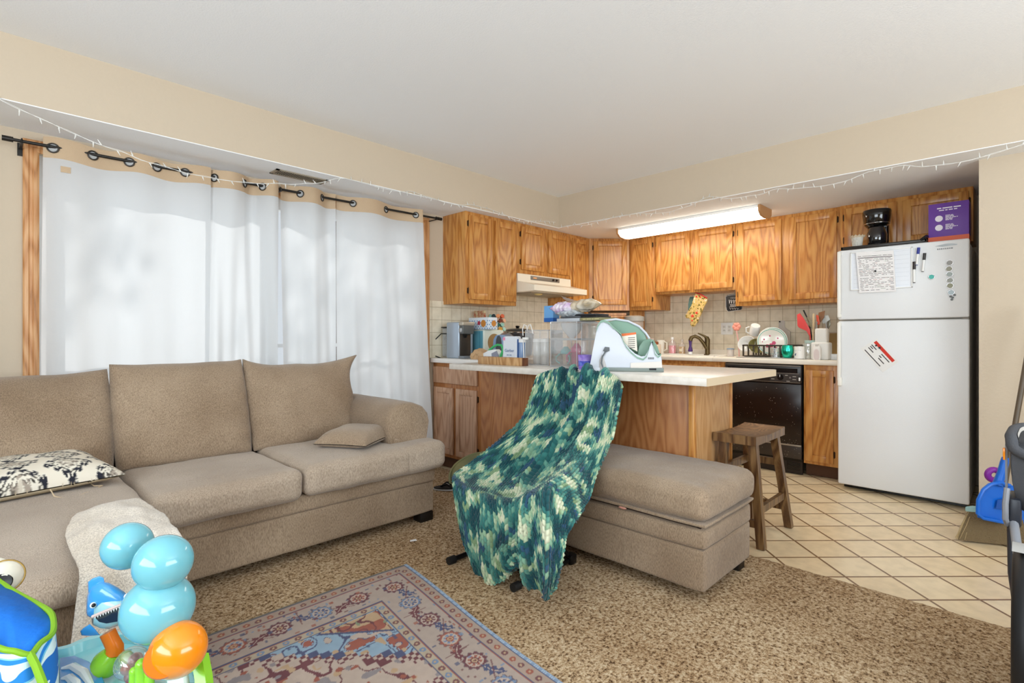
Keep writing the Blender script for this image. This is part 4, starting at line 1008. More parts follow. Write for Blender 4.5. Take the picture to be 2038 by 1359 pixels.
def leg(x, y, fx, fy):
    w_ = .02; d = Vector((fx-x, fy-y, 0))
    part('leg', MB().ring([[(x-w_, y-w_, sz-.045), (x+w_, y-w_, sz-.045), (x+w_, y+w_, sz-.045), (x-w_, y+w_, sz-.045)], [(fx-w_, fy-w_, .0), (fx+w_, fy-w_, .0), (fx+w_, fy+w_, .0), (fx-w_, fy+w_, .0)]]), st_m, t, smooth=0)
L4 = [((2.845, 1.04), (2.822, .985)), ((3.18, 1.04), (3.275, .99)), ((3.18, 1.22), (3.275, 1.275)), ((2.845, 1.22), (2.822, 1.275))]
L4 = [((2.84, 1.02), (2.83, .975)), ((3.165, 1.02), (3.265, .975)), ((3.165, 1.172), (3.265, 1.19)), ((2.84, 1.172), (2.80, 1.19))]
for a, b_ in L4: leg(*a, *b_)
def lp(i, z): (a, b_) = L4[i]; f = 1-z/(sz-.045); return (a[0]+(b_[0]-a[0])*f, a[1]+(b_[1]-a[1])*f, z)
for i, j, z in ((0, 1, .19), (3, 2, .19), (1, 2, .12), (0, 3, .12), (3, 2, .38), (1, 2, .38)):
    p0, p1 = Vector(lp(i, z)), Vector(lp(j, z)); d = (p1-p0).normalized(); s_ = d.cross(Vector((0, 0, 1)))*.011; h_ = Vector((0, 0, .019))
    part('stretcher', MB().ring([[p-s_-h_, p+s_-h_, p+s_+h_, p-s_+h_] for p in (p0, p1)]), st_m, t, smooth=0)

# ================================================================ rug
def rug():
    C = np.array([1.412, 2.102]); e1 = np.array([-.99997, .0073]); e2 = np.array([-.129, -.9916])
    Lr, Wr = 1.95, 1.45; na, nb = 470, 360
    a = np.linspace(0, Lr, na)[:, None]*np.ones((1, nb)); b = np.linspace(0, Wr, nb)[None, :]*np.ones((na, 1))
    P = np.zeros((na, nb, 3)); P[..., 0] = C[0]+a*e1[0]+b*e2[0]; P[..., 1] = C[1]+a*e1[1]+b*e2[1]
    # slightly wavy edges, gently rippled pile
    P[..., 1] += .012*np.sin(a*3.3)*np.exp(-b*3); P[..., 0] += .008*np.sin(b*5+1)*np.exp(-a*3)
    P[..., 2] = .0145+.0012*np.sin(a*9+b*4)
    d = np.minimum(np.minimum(a, b), np.minimum(Lr-a, Wr-b))
    rnd = np.random.RandomState(3)
    col = np.zeros((na, nb, 3))
    H = lambda s: np.array(lin(s))
    cream, beige, mar, navy, blue, sky, tan, brick, grey = map(H, ('#b5a396', '#a39082', '#6a3f45', '#4c5370', '#7085a0', '#8ba3b5', '#b5997a', '#96584a', '#8a8384'))
    def put(m, c, al=1.0): col[m] = col[m]*(1-al)+c*al
    col[:] = sky
    A = a-Lr/2; Bc = b-Wr/2
    # field motifs
    def nz(s, sd):
        g = np.random.RandomState(sd).rand(int(Lr*s)+3, int(Wr*s)+3); i = (a*s); j = (b*s); i0 = i.astype(int); j0 = j.astype(int); fi = i-i0; fj = j-j0
        fi = fi*fi*(3-2*fi); fj = fj*fj*(3-2*fj)
        return g[i0, j0]*(1-fi)*(1-fj)+g[i0+1, j0]*fi*(1-fj)+g[i0, j0+1]*(1-fi)*fj+g[i0+1, j0+1]*fi*fj
    f1, f2, f3 = nz(16, 1), nz(26, 2), nz(40, 5)
    put(np.abs(f1-.5) < .035, navy); put(f1 > .72, brick); put((f1 > .66) & (f1 < .69), mar); put(f2 > .80, tan); put(f2 < .17, cream); put((f2 < .2) & (f2 > .17), navy); put(f3 < .14, navy, .8)
    # stepped medallion
    q = .034; Aq = np.round(np.abs(A)/q)*q; Bq = np.round(np.abs(Bc)/q)*q
    m = Aq/.74+Bq/.60
    put(m < 1.12, navy); put(m < 1.095, cream); put((m < 1.02), mar); put(m < 1.005, cream)
    inn = m < 1.0
    put(inn & (np.abs(f1-.5) < .04), mar); put(inn & (f2 > .78), tan); put(inn & (f2 < .2), grey); put(inn & (f3 > .83), brick)
    put((m > 1.03) & (m < 1.09) & ((np.floor(a/.016)+np.floor(b/.016)) % 2 == 0), mar)
    # corner spandrels
    ca = np.minimum(a, Lr-a)-.28; cb = np.minimum(b, Wr-b)-.28; sp = (ca > 0) & (cb > 0) & (ca/.24+cb/.17 < 1)
    put(sp, tan); put(sp & (f1 > .55), brick); put(sp & (np.abs(f2-.5) < .05), mar); put(sp & (f3 < .25), H('#7f8a70'))
    ln = (ca > 0) & (cb > 0) & (np.abs(ca/.24+cb/.17-1) < .04); put(ln, navy)
    # borders
    put(d < .275, tan, 1); bz = (d >= .235) & (d < .275); put(bz, H('#ac9d88'))
    put((d < .235), H('#a8988d')); put(d < .068, beige)
    for k in (.012, .066, .232, .275): put(np.abs(d-k) < .0028, navy)
    for k in (.07, .238): put(np.abs(d-k) < .0022, brick)
    # small motifs in the guard stripes
    s_ = np.where((a < b) & (a <= Lr-a), b, a); per = .043
    for dc, c_ in ((.04, mar), (.255, mar)):
        uu = (s_ % per)-per/2; dd = d-dc; r = np.hypot(uu, dd); alt = (np.floor(s_/per) % 2) == 0
        put((r < .0125), c_, .9); put((r < .0125) & alt, brick if dc < .1 else blue); put(r < .005, tan)
    # rosettes along the main border
    def ros(ax, bx, R, c1, c2):
        da, db = a-ax, b-bx; r = np.hypot(da, db); th = np.arctan2(db, da)
        if r.min() > R*1.5: return
        pet = R*(1+.10*np.cos(th*11)); put(r < pet*1.10, H('#6b5a60')); put(r < pet, c1); put(r < R*.80, cream); put((r < R*.66) & (np.cos(th*8) > -.2), c2); put(r < R*.40, c1); put(r < R*.27, tan); put(r < R*.12, c1)
    def leaf(ax, bx, an, c):
        ca_, sa_ = math.cos(an), math.sin(an); x = (a-ax)*ca_+(b-bx)*sa_; y = -(a-ax)*sa_+(b-bx)*ca_
        w_ = .017*(1-(x/.052)**2)*(1+.45*np.cos(x*230)); put((np.abs(x) < .052) & (np.abs(y-.25*np.abs(x)+.004) < w_), c); put((np.abs(x) < .034) & (np.abs(y-.25*np.abs(x)+.004) < .0018), cream)
        put((np.abs(x+y*.6) < .003) & (np.abs(y) < .045), mar, .8)
    k = 0
    pts = [(.145, .165+.158*i, 0) for i in range(8)]+[(Lr-.145, .165+.158*i, 0) for i in range(8)]+[(.30+.158*i, .145, 1) for i in range(10)]+[(.30+.158*i, Wr-.145, 1) for i in range(10)]
    for i, (x, y, hor) in enumerate(pts):
        c1, c2 = ((mar, brick), (blue, navy), (mar, mar), (brick, blue))[i % 4]
        ros(x, y, .041, c1, c2)
        sg = -1 if i % 2 else 1
        if hor: leaf(x+.079, y+.02*sg, .6*sg, (mar, navy)[i % 2])
        else: leaf(x-.02*sg, y+.079, PI/2+.5*sg, (navy, mar)[i % 2])
    for x, y in [(rnd.rand()*Lr, rnd.rand()*Wr) for _ in range(1500)]:
        dd_ = min(x, y, Lr-x, Wr-y)
        if .075 < dd_ < .225:
            ia = int(x/Lr*(na-1)); ib = int(y/Wr*(nb-1)); c = (mar, navy, brick, blue)[rnd.randint(4)]
            w_, h_ = rnd.randint(1, 3), rnd.randint(1, 3)
            col[max(0, ia-w_):ia+w_, max(0, ib-h_):ib+h_] = c*.8+col[max(0, ia-w_):ia+w_, max(0, ib-h_):ib+h_]*.2
    put((a < .010), H('#7d93ad')); put((b < .012) & (a > .01), H('#6f6a5e'))
    put((a < .010) & ((b*110) % 1 < .4), H('#a9b6c4'))
    wear = .72+.28*nz(60, 9)[..., None]; lum = col.mean(axis=2, keepdims=True)
    col = (col*.86+H('#a89c94')*.06)*(.84+.35*wear)
    return P, col
P, c_ = rug()
o = T('area_rug', 'faded blue, cream and maroon oriental rug on the carpet', 'rug', (.9, 1.6, 0.006))
link('rug_pile', gridmesh('rug_pile', P, c_, vcol('rug_wool', 1.0, (420, .35), spec=.05), back=.009), o)
# an unrolled-edge strip of binding
part('edge_binding', MB().tube([tuple(P[0, j]+np.array([.002, 0, -.004])) for j in range(0, 360, 6)], .0045, 6), mat('binding_blue', '#8f9fb3', .9), o, 'pale blue binding')

# ================================================================ folding chair with knitted blanket
rows = [  # (px, py, X) for seven columns: left edge ... right edge, right drape
 [(1080,756,2.20),(1102,752,2.20),(1127,752,2.20),(1152,754,2.20),(1190,754,2.20),(1222,760,2.19),(1232,778,2.20)],
 [(1070,748,2.15),(1100,738,2.15),(1127,736,2.15),(1152,744,2.15),(1190,742,2.15),(1220,750,2.14),(1236,766,2.15)],
 [(1055,790,2.10),(1088,785,2.12),(1120,785,2.13),(1150,790,2.13),(1180,795,2.11),(1206,800,2.08),(1228,812,2.09)],
 [(1036,838,2.06),(1068,836,2.09),(1105,836,2.10),(1135,842,2.10),(1165,850,2.07),(1190,858,2.02),(1216,872,2.04)],
 [(985,884,2.00),(1022,886,2.02),(1062,890,2.03),(1100,895,2.02),(1135,900,1.98),(1164,905,1.92),(1190,935,1.96)],
 [(955,905,1.93),(990,922,1.97),(1030,935,1.97),(1070,938,1.94),(1110,938,1.88),(1142,935,1.80),(1176,985,1.86)],
 [(922,930,1.80),(958,952,1.83),(1000,968,1.83),(1045,972,1.81),(1088,962,1.76),(1125,950,1.69),(1162,1012,1.77)],
 [(905,944,1.70),(940,966,1.70),(985,985,1.69),(1030,990,1.67),(1068,978,1.64),(1102,966,1.61),(1150,1030,1.70)],
 [(901,958,1.65),(935,975,1.62),(978,990,1.60),(1022,997,1.59),(1058,990,1.57),(1090,985,1.56),(1138,1052,1.65)],
 [(904,985,1.635),(940,1003,1.59),(982,1018,1.57),(1022,1026,1.56),(1056,1024,1.545),(1088,1022,1.54),(1128,1068,1.63)],
 [(912,1035,1.625),(944,1052,1.58),(984,1064,1.56),(1020,1066,1.555),(1058,1068,1.535),(1090,1068,1.525),(1124,1090,1.60)],
 [(924,1082,1.625),(950,1100,1.585),(984,1106,1.57),(1018,1094,1.56),(1062,1112,1.53),(1090,1118,1.52),(1116,1122,1.57)],
 [(940,1118,1.63),(962,1142,1.60),(992,1144,1.58),(1028,1114,1.57),(1066,1146,1.545),(1090,1160,1.53),(1108,1150,1.56)],
 [(952,1132,1.635),(970,1155,1.61),(1000,1156,1.59),(1042,1116,1.575),(1076,1172,1.55),(1088,1184,1.545),(1104,1168,1.56)],
]
G = np.array([[tuple(at(px, py, x=x)) for px, py, x in r] for r in rows])
def catmull(G, n, axis):
    G = np.moveaxis(G, axis, 0); k = len(G); ext = np.concatenate([[2*G[0]-G[1]], G, [2*G[-1]-G[-2]]])
    out = []
    for t_ in np.linspace(0, k-1-1e-9, n):
        i = int(t_); f = t_-i; a, b, c, d = ext[i:i+4]
        out.append(.5*((2*b)+(-a+c)*f+(2*a-5*b+4*c-d)*f*f+(-a+3*b-3*c+d)*f**3))
    return np.moveaxis(np.array(out), 0, axis)
def knit(G, nv, nu):
    S = catmull(catmull(G, nv, 0), nu, 1)
    # arc-length along rows / columns
    av = np.concatenate([np.zeros((1, nu)), np.cumsum(np.linalg.norm(np.diff(S, axis=0), axis=2), 0)]).mean(1)
    au = np.concatenate([np.zeros((nv, 1)), np.cumsum(np.linalg.norm(np.diff(S, axis=1), axis=2), 1)], 1).max(0)
    U_, V_ = au[None, :]*np.ones((nv, 1)), av[:, None]*np.ones((1, nu))
    dn = np.cross(np.gradient(S, axis=0), np.gradient(S, axis=1)); dn /= np.linalg.norm(dn, axis=2, keepdims=True)+1e-9
    cen = S[nv//3, nu//2]; cam_ = np.array([0, 0, 1.09])
    if np.dot(dn[nv//3, nu//2], cam_-cen) < 0: dn = -dn
    u01 = np.linspace(0, 1, nu)[None, :]; v01 = np.linspace(0, 1, nv)[:, None]
    # long soft folds down the back and in the hanging front
    fold = np.zeros((nv, nu))
    for c0, c1, w_, h_, v0, v1 in ((.44, .30, .025, .022, 0, .42), (.60, .46, .030, .030, 0, .5), (.74, .70, .03, .016, 0, .45), (.28, .2, .03, .010, .05, .4), (.30, .24, .05, .018, .62, 1), (.47, .44, .04, .020, .6, 1), (.66, .62, .03, .030, .56, 1), (.82, .84, .03, .018, .5, 1), (.12, .10, .04, .012, .6, 1)):
        cc = c0+(c1-c0)*np.clip((v01-v0)/(v1-v0), 0, 1); win = np.clip((v01-v0+.02)/.06, 0, 1)*np.clip((v1+.02-v01)/.08, 0, 1) if v1 < 1 else np.clip((v01-v0)/.12, 0, 1)
        fold += 1.5*h_*np.exp(-((u01-cc)/w_)**2)*win
    # chunky stitches
    w_ = .0145; L_ = .024
    sway = .35*np.sin(V_*9)+.2*np.sin(V_*23+U_*7)
    cu = U_/w_+sway; iu = np.floor(cu); fu = cu-iu
    cv = V_/L_+.5*(iu % 2)+.35*(fu-.5)*np.where(iu % 2 == 0, 1, -1)*1.2; iv = np.floor(cv); fv = cv-iv
    h = np.sqrt(np.clip(1-(2*fu-1)**2, 0, 1))*(.45+.55*np.sqrt(np.clip(1-(2*fv-1)**2, 0, 1)))
    S = S+dn*(fold+.014*h-.006)[..., None]
    rs = np.random.RandomState(4)
    def lat(su, sv, sd):
        g = np.random.RandomState(sd).rand(60, 120); x = iu*su+3; y = iv*sv+3; i0 = x.astype(int); j0 = y.astype(int); fx = x-i0; fy = y-j0
        return g[i0, j0]*(1-fx)*(1-fy)+g[i0+1, j0]*fx*(1-fy)+g[i0, j0+1]*(1-fx)*fy+g[i0+1, j0+1]*fx*fy
    t1 = lat(.21, .40, 1); t2 = lat(.47, .62, 2); jit = np.random.RandomState(8).rand(200, 300)[iu.astype(int) % 200, iv.astype(int) % 300]
    val = t1*.45+t2*.55+(jit-.5)*.16
    H = lambda s: np.array(lin(s))
    pal = [(0, '#123a46'), (.30, '#1b4a52'), (.42, '#26605f'), (.50, '#3c7d77'), (.57, '#6ca38f'), (.64, '#a5c49f'), (.72, '#d5dbb9'), (1, '#e4e4cc')]
    xs = [p for p, _ in pal]; cs = np.array([H(c) for _, c in pal]); col = np.stack([np.interp(val, xs, cs[:, k]) for k in range(3)], 2)
    bl = lat(.35, .4, 6)+(jit-.5)*.2; mb_ = (bl > .72) & (val < .50); col[mb_] = H('#2f5570')
    mg = (bl < .24) & (val > .47); col[mg] = H('#86a37a')
    col = col*(.62+.38*h[..., None])  # colour darkened between stitches, painting in the shade there
    return S, col
S, c_ = knit(G, 560, 340)
bt = T('knit_blanket', 'chunky teal, green and cream knitted blanket draped over the folding chair', 'blanket', (1.75, 1.7, .4))
link('blanket_cloth', gridmesh('blanket_cloth', S, c_, vcol('chunky_yarn', .95, (600, .25), sheen=.3), back=.012), bt)

ch = T('folding_chair', 'olive folding lounge chair with black tube frame under the knitted blanket', 'chair', (1.8, 1.75, 0))
# sling: the same shape one cloth lower, its left wing showing past the blanket
Gs = G[1:9, :6].copy(); Gs[..., 2] -= .03; Gs[:, :, 0] += .01
ext = [(0, 0, 0)]*8
Gs[3, 0] = at(978, 895, x=2.06); Gs[4, 0] = at(940, 905, x=1.99); Gs[5, 0] = at(910, 922, x=1.88); Gs[6, 0] = at(897, 942, x=1.78); Gs[7, 0] = at(897, 960, x=1.68)
Sg = catmull(catmull(Gs, 60, 0), 44, 1)
olive = mat('olive_canvas', '#6f6a45', .85, bump=(300, .2, 2), vary=(6, '#5a5a3c'))
link('sling_seat', gridmesh('sling_seat', Sg, None, olive, back=.006), ch)
fm = mat('frame_black', '#0c0c0e', .28, metal=.3)
ym = 1.765; r = .0125
part('seat_rim', MB().tube([tuple(Sg[i, 0]+np.array([0, 0.004, 0])) for i in range(20, 60, 3)], .007, 8), MATS['olive_canvas'], ch)
fr = (1.57, 1.6); 
for y, xa in ((1.965, 1.575), (1.56, 1.60)):
    part('base_rail', MB().tube([(xa, y, .024), (2.0, y, .024)], r, 12), fm, ch)
    part('end_cap', MB().cyl((xa-.008, y, .024), (xa+.03, y, .024), .0185), black_rubber, ch)
    part('rail_joint', MB().box(1.70, y-.02, .008, 1.76, y+.02, .06, .008).box(1.965, y-.022, .006, 2.012, y+.022, .055, .008), black_plastic, ch)
part('cross_tube', MB().tube([(1.99, 1.56, .03), (1.99, 1.965, .03)], r, 12), fm, ch)
part('cross_tube', MB().tube([(1.73, 1.56, .035), (1.73, 1.965, .035)], r, 12), fm, ch)
for y0_, y1_ in ((1.56, 1.95), (1.965, 1.58)):
    part('frame_leg', MB().tube([(1.73, y0_, .045), (1.86, (y0_+y1_)/2, .15), (1.98, y1_, .27)], .011, 10), fm, ch)
part('frame_leg', MB().tube([(1.99, 1.56, .03), (1.90, 1.58, .14), (1.78, 1.60, .24)], .011, 10), fm, ch)
part('frame_leg', MB().tube([(1.99, 1.965, .03), (1.90, 1.95, .14), (1.78, 1.92, .24)], .011, 10), fm, ch)
part('back_tube', MB().tube([(1.975, 1.56, .26), (2.0, 1.56, .46), (2.10, 1.57, .60), (2.20, 1.58, .84)], .011, 10), fm, ch)
part('back_tube', MB().tube([(1.99, 1.955, .20), (2.07, 1.95, .44), (2.15, 1.91, .60), (2.21, 1.82, .84)], .011, 10), fm, ch)
bpy.data.objects['knit_blanket'].update_tag()

# things on the floor by the cabinet
sd = T('flip_flop', 'black flip-flop with white edge on the carpet by the base cabinet', 'flip-flop', (2.36, 2.93, .006), 'flip-flops by the cabinet')
def flop(dx, dy, rz):
    ol = [Vector((.055*math.cos(a)*(1.0 if math.sin(a) > 0 else .82), .125*math.sin(a), 0)) for a in [k*PI/12 for k in range(24)]]
    R = Matrix.Translation((2.36+dx, 2.93+dy, .009)) @ Matrix.Rotation(rz, 4, 'Z'); return R, ol
for (dx, dy, rz, lab) in ((0, 0, .9, None), (.13, .02, .7, 1)):
    if lab: sd = T('flip_flop', 'black flip-flop lying closest to the cabinet toe kick', 'flip-flop', (2.49, 2.95, .006), 'flip-flops by the cabinet')
    R, ol = flop(dx, dy, rz)
    part('sole', MB().prism([R @ p for p in ol], (0, 0, .010)), mat('flop_white', '#d9dcdc', .8), sd)
    part('footbed', MB().prism([R @ (p*.97+Vector((0, 0, .0102))) for p in ol], (0, 0, .006)), black_rubber, sd)
    part('strap', MB().tube([R @ Vector(q) for q in ((-.045, -.01, .016), (-.03, .03, .04), (0, .07, .02), (.03, .03, .04), (.045, -.01, .016))], .006, 8), black_rubber, sd)
solo('paper_bit', MB().prism([(1.60, 2.33, .0075), (1.635, 2.315, .0075), (1.64, 2.335, .009), (1.61, 2.345, .008)], (0, 0, .001)), paper_m, 'tiny white paper scrap on the carpet below the sofa front', 'scrap')
# ================================================================ toy activity centre (front left)
def TP(px, py, d): return at(px, py, d=d)
t = T('activity_center', 'blue and green baby activity center with toys and cloth seat', 'baby toy', (.12, 1.15, 0.006))
teal = mat('toy_teal', '#8ed2d6', .2, coat=.6); tblue = mat('toy_blue', '#3f97d8', .22, coat=.6); lime = mat('toy_lime', '#8fd02a', .25, coat=.5); torange = mat('toy_orange', '#f08a0a', .2, coat=.6); dorange = mat('toy_dark_orange', '#dd6f0a', .25)
twhite = mat('toy_white', '#eef3f0', .2, coat=.5); aqua = mat('toy_aqua_light', '#a7dbe0', .2, coat=.6)
# ring tray around the seat
cx_, cy_ = TP(40, 1330, 1.0).x-.02, 1.30
seat_c = TP(20, 1250, 1.0)
tz = .452
tray_ol = [at(px, py, z=tz) for px, py in ((60, 1300), (129, 1286), (170, 1270), (232, 1258), (300, 1262), (365, 1285), (415, 1330), (430, 1400), (390, 1500), (250, 1600), (60, 1600), (-40, 1500), (-60, 1390), (-10, 1330))]
def loopy(P, n):
    P = [Vector(p) for p in P]; k = len(P); out = []
    for i in range(k):
        a, b_, c, d = P[i-1], P[i], P[(i+1) % k], P[(i+2) % k]
        for j in range(n):
            f = j/n; out.append(.5*((2*b_)+(-a+c)*f+(2*a-5*b_+4*c-d)*f*f+(-a+3*b_-3*c+d)*f**3))
    return out
TL = loopy(tray_ol, 5); tcn = sum(TL, Vector())/len(TL)
def sh_(s_, dz): return [tcn+(p-tcn)*s_+Vector((0, 0, dz)) for p in TL]
part('tray', MB().ring([sh_(.86, -.012), sh_(.90, .004), sh_(.97, .004), sh_(1.0, -.008), sh_(1.0, -.03), sh_(.96, -.045)]), teal, t, smooth=60)
part('tray_skirt', MB().ring([sh_(.975, -.04), sh_(.96, -.10), sh_(.90, -.13), sh_(.86, -.13)]), mat('tray_white', '#cfe9f2', .3), t)
wv = [at(px, py, z=tz-.006) for px, py in ((118, 1318), (150, 1313), (178, 1325), (198, 1345), (215, 1380), (215, 1420), (118, 1420))]
part('wave_panel', MB().prism(wv, (0, 0, .010), .003), tblue, t)
mb = MB()
for pts in (((122, 1330), (145, 1326), (168, 1340), (186, 1370)), ((122, 1350), (138, 1348), (152, 1362), (160, 1390))):
    P = [at(a, b_, z=tz+.006) for a, b_ in pts]; mb.tube(P, [.002, .007, .008, .004], 8)
part('wave_print', mb, twhite, t)
for (px, py) in ((250, 1420), (20, 1420), (120, 1600), (330, 1560)):
    p0 = at(px, py, z=tz-.10); d_ = (p0-tcn); q0 = p0+Vector((d_.x, d_.y, 0)).normalized()*.05; q0.z = .018
    part('leg', MB().tube([p0, q0], [.022, .020], 12), lime, t); part('foot', MB().ell((q0.x, q0.y, .0305), .035, .035, .013, 14, 8), twhite, t)
# cloth seat: blue bucket, wave-print outside, green piping, high back rim
sc = Vector((.005, 1.27, .53))
rim = [TP(px, py, d) for px, py, d in ((-60, 1120, 1.10), (0, 1158, 1.08), (30, 1178, 1.06), (75, 1202, 1.02), (100, 1218, .98), (107, 1240, .95), (103, 1262, .92), (80, 1280, .89), (60, 1302, .86), (30, 1296, .85), (0, 1290, .85), (-70, 1262, .86), (-130, 1225, .93), (-120, 1160, 1.02))]
def smooth_loop(P, n):
    P = [Vector(p) for p in P]; k = len(P); out = []
    for i in range(k):
        a, b_, c, d = P[i-1], P[i], P[(i+1) % k], P[(i+2) % k]
        for j in range(n):
            f = j/n; out.append(.5*((2*b_)+(-a+c)*f+(2*a-5*b_+4*c-d)*f*f+(-a+3*b_-3*c+d)*f**3))
    return out
RL = smooth_loop(rim, 5); cen = sum(RL, Vector())/len(RL)
cloth = mat('seat_cloth_blue', '#1173d6', .75, bump=(60, .25, 3)); 
part('seat_bucket', MB().ring([[cen+(p-cen)*s_+Vector((0, 0, z)) for p in RL] for s_, z in ((1, 0), (.97, -.06), (.93, -.13), (.82, -.19), (.5, -.22), (.05, -.225))], True), cloth, t, smooth=180)
def wave_cloth():
    m = bpy.data.materials.new('wave_cloth'); N, L, b = nodes_of(m)
    tc_ = N.new('ShaderNodeTexCoord'); mp = N.new('ShaderNodeMapping'); mp.inputs['Scale'].default_value = (6, 6, 14); mp.inputs['Rotation'].default_value = (.5, .4, .3); L.new(tc_.outputs['Object'], mp.inputs[0])
    n = N.new('ShaderNodeTexNoise'); n.inputs['Scale'].default_value = 1.1; n.inputs['Detail'].default_value = 1.5; n.inputs['Distortion'].default_value = 1.2; L.new(mp.outputs[0], n.inputs['Vector'])
    r_ = N.new('ShaderNodeValToRGB'); r_.color_ramp.interpolation = 'CONSTANT'; e = r_.color_ramp.elements
    e[0].position = 0; e[0].color = (*lin('#1d6fc2'), 1); e[1].position = .46; e[1].color = (*lin('#e8f0ec'), 1)
    for ps, c in ((.55, '#7cc4dc'), (.60, '#1d7fd0'), (.70, '#c9e4ea')): q = e.new(ps); q.color = (*lin(c), 1)
    L.new(n.outputs['Fac'], r_.inputs[0]); L.new(r_.outputs[0], b.inputs['Base Color']); b.inputs['Roughness'].default_value = .8
    return m
part('seat_skirt', MB().ring([[cen+(p-cen)*s_+Vector((0, 0, z)) for p in RL] for s_, z in ((1.02, .0), (1.09, -.05), (1.12, -.12), (1.10, -.2), (1.0, -.26))], False), wave_cloth(), t, smooth=180)
green_p = mat('green_piping', '#7fae1e', .7)
part('piping', MB().tube(RL, .0048, 8, False, True), green_p, t)
jn = TP(60, 1302, .86)
part('piping', MB().tube([jn, TP(72, 1325, .845), TP(85, 1359, .835), TP(95, 1400, .83)], .006, 8), green_p, t)
part('piping', MB().tube([TP(28, 1180, 1.06), TP(15, 1195, 1.06), TP(0, 1208, 1.06), TP(-30, 1225, 1.05)], .006, 8), green_p, t)
# googly eye toy standing behind the seat
eye = TP(8, 1148, 1.18)
e_ = part('eye_ball', MB().ell(eye, .034, .034, .034, 22, 14), mat('eye_white', '#f0ead8', .15, coat=.6), t)
vd = (Vector((0, 0, CAM_H))-eye).normalized(); sd_ = vd.cross(Vector((0, 0, 1))).normalized(); ud = sd_.cross(vd)
part('eye_ring', MB().torus(eye, .0345, .0025, (sd_, ud)), mat('eye_gold', '#a98a4a', .3, metal=.6), e_)
pc = eye+vd*.030-sd_*(-.004)-ud*.010
part('pupil', MB().ring([[pc+(sd_*math.cos(k*PI/12)+ud*math.sin(k*PI/12))*r_+vd*o_ for k in range(24)] for r_, o_ in ((.019, 0), (.017, .003), (.002, .005))]), black_plastic, e_)
part('eye_ball', MB().ell(TP(-6, 1128, 1.2), .02, .02, .02, 16, 10), mat('eye_white', '#f0ead8', .15), t)
# shark on an orange and green stalk
D = 1.0
def shark():
    s_ = MB(); c = TP(212, 1213, D)
    R = sd_; Uv = Vector((0, 0, 1)); Fw = vd
    right = -sd_ if (TP(300, 1200, D)-TP(200, 1200, D)).dot(-sd_) > 0 else sd_
    return c, right, Uv, Fw
c, rt, uv, fw = shark()
px_ = 1.0/F_PX*D
def SP(px, py, f=0): return TP(px, py, D)+fw*f
B = []
body = [(172, 1215, .006), (174, 1205, .024), (182, 1198, .036), (198, 1197, .046), (216, 1200, .047), (234, 1203, .040), (248, 1204, .030), (257, 1205, .018), (262, 1206, .006)]
rings = []
for px, py, r_ in body:
    ce = SP(px, py); r_ *= .80; rings.append([ce+uv*math.sin(k*2*PI/24)*r_*1.05+fw*math.cos(k*2*PI/24)*r_*.95 for k in range(24)])
sh = part('shark_body', MB().ring(rings), tblue, t, smooth=180)
mb = MB(); rings = []
for px, py, r_ in [(184, 1220, .026), (198, 1216, .0385), (216, 1216, .0405), (236, 1214, .034), (252, 1210, .022)]:
    ce = SP(px, py, .005); r_ *= .84; rings.append([ce+uv*math.sin(k*2*PI/24)*r_+fw*math.cos(k*2*PI/24)*r_*1.10 for k in range(24)])
part('shark_belly', mb.ring(rings), mat('shark_belly', '#9cc9cf', .22, coat=.5), sh, 'pale blue-grey belly', smooth=180)
mo = [(182, 1225), (200, 1219), (222, 1210), (245, 1200), (249, 1212), (244, 1224), (228, 1234), (206, 1238), (192, 1235)]
part('shark_mouth', MB().prism([SP(a, b_, .037) for a, b_ in mo], fw*.006), mat('mouth_dark', '#20262a', .1, coat=1), sh)
mb = MB()
for k in range(13):
    f = k/12; a, b_ = 183+(245-183)*f, 1224-(1224-1200)*f; mb.prism([SP(a-2, b_-2, .043), SP(a+3, b_-4, .043), SP(a+1, b_+5, .043)], fw*.002)
part('teeth', mb, twhite, sh)
part('lip', MB().tube([SP(a, b_, .042) for a, b_ in ((179, 1225), (200, 1216), (222, 1207), (247, 1197))], .003, 8), mat('lip_pink', '#c9b0a8', .4), sh)
part('dorsal_fin', MB().prism([SP(a, b_, -.006) for a, b_ in ((176, 1185), (175, 1158), (184, 1151), (198, 1146), (206, 1149), (209, 1165), (208, 1185), (196, 1192))], fw*.012, .003), tblue, sh)
part('side_fin', MB().prism([SP(a, b_, .02) for a, b_ in ((157, 1254), (163, 1248), (176, 1240), (186, 1250), (195, 1262), (176, 1263), (160, 1262))], fw*.010, .003), tblue, sh)
for (a, b_) in ((180, 1201), (251, 1173)):
    ep = SP(a+2, b_+2, .031)
    if a > 200: ep = SP(249, 1186, .024)
    part('shark_eye', MB().ell(ep, .0055), twhite, sh); part('pupil', MB().ell(ep+fw*.0035, .0036), black_plastic, sh)
part('stalk', MB().tube([SP(214, 1258), SP(222, 1275), SP(229, 1288), SP(227, 1298)], [.013, .013, .014, .016], 14), mat('toy_stalk', '#ee7a10', .3), t)
part('stalk_base', MB().tube([SP(228, 1297), SP(222, 1308), SP(214, 1318), SP(206, 1327)], [.017, .023, .026, .024], 16), lime, t)
# three translucent blue bubbles
bub = clear('toy_bubble', '#62c3d6', .78, .08, .12)
bub2 = mat('bubble_plastic', '#7fcbd9', .12, trans=.25, coat=.5)
def ball(px, py, rpx, d): r_ = rpx*d/F_PX; return MB().ell(TP(px, py, d), r_, r_, r_*.985, 36, 24)
part('bubble', ball(254, 1086, 45, .98), bub2, t); part('bubble', ball(325, 1119, 53, .93), bub2, t); part('bubble', ball(315, 1210, 65, .93), bub2, t)
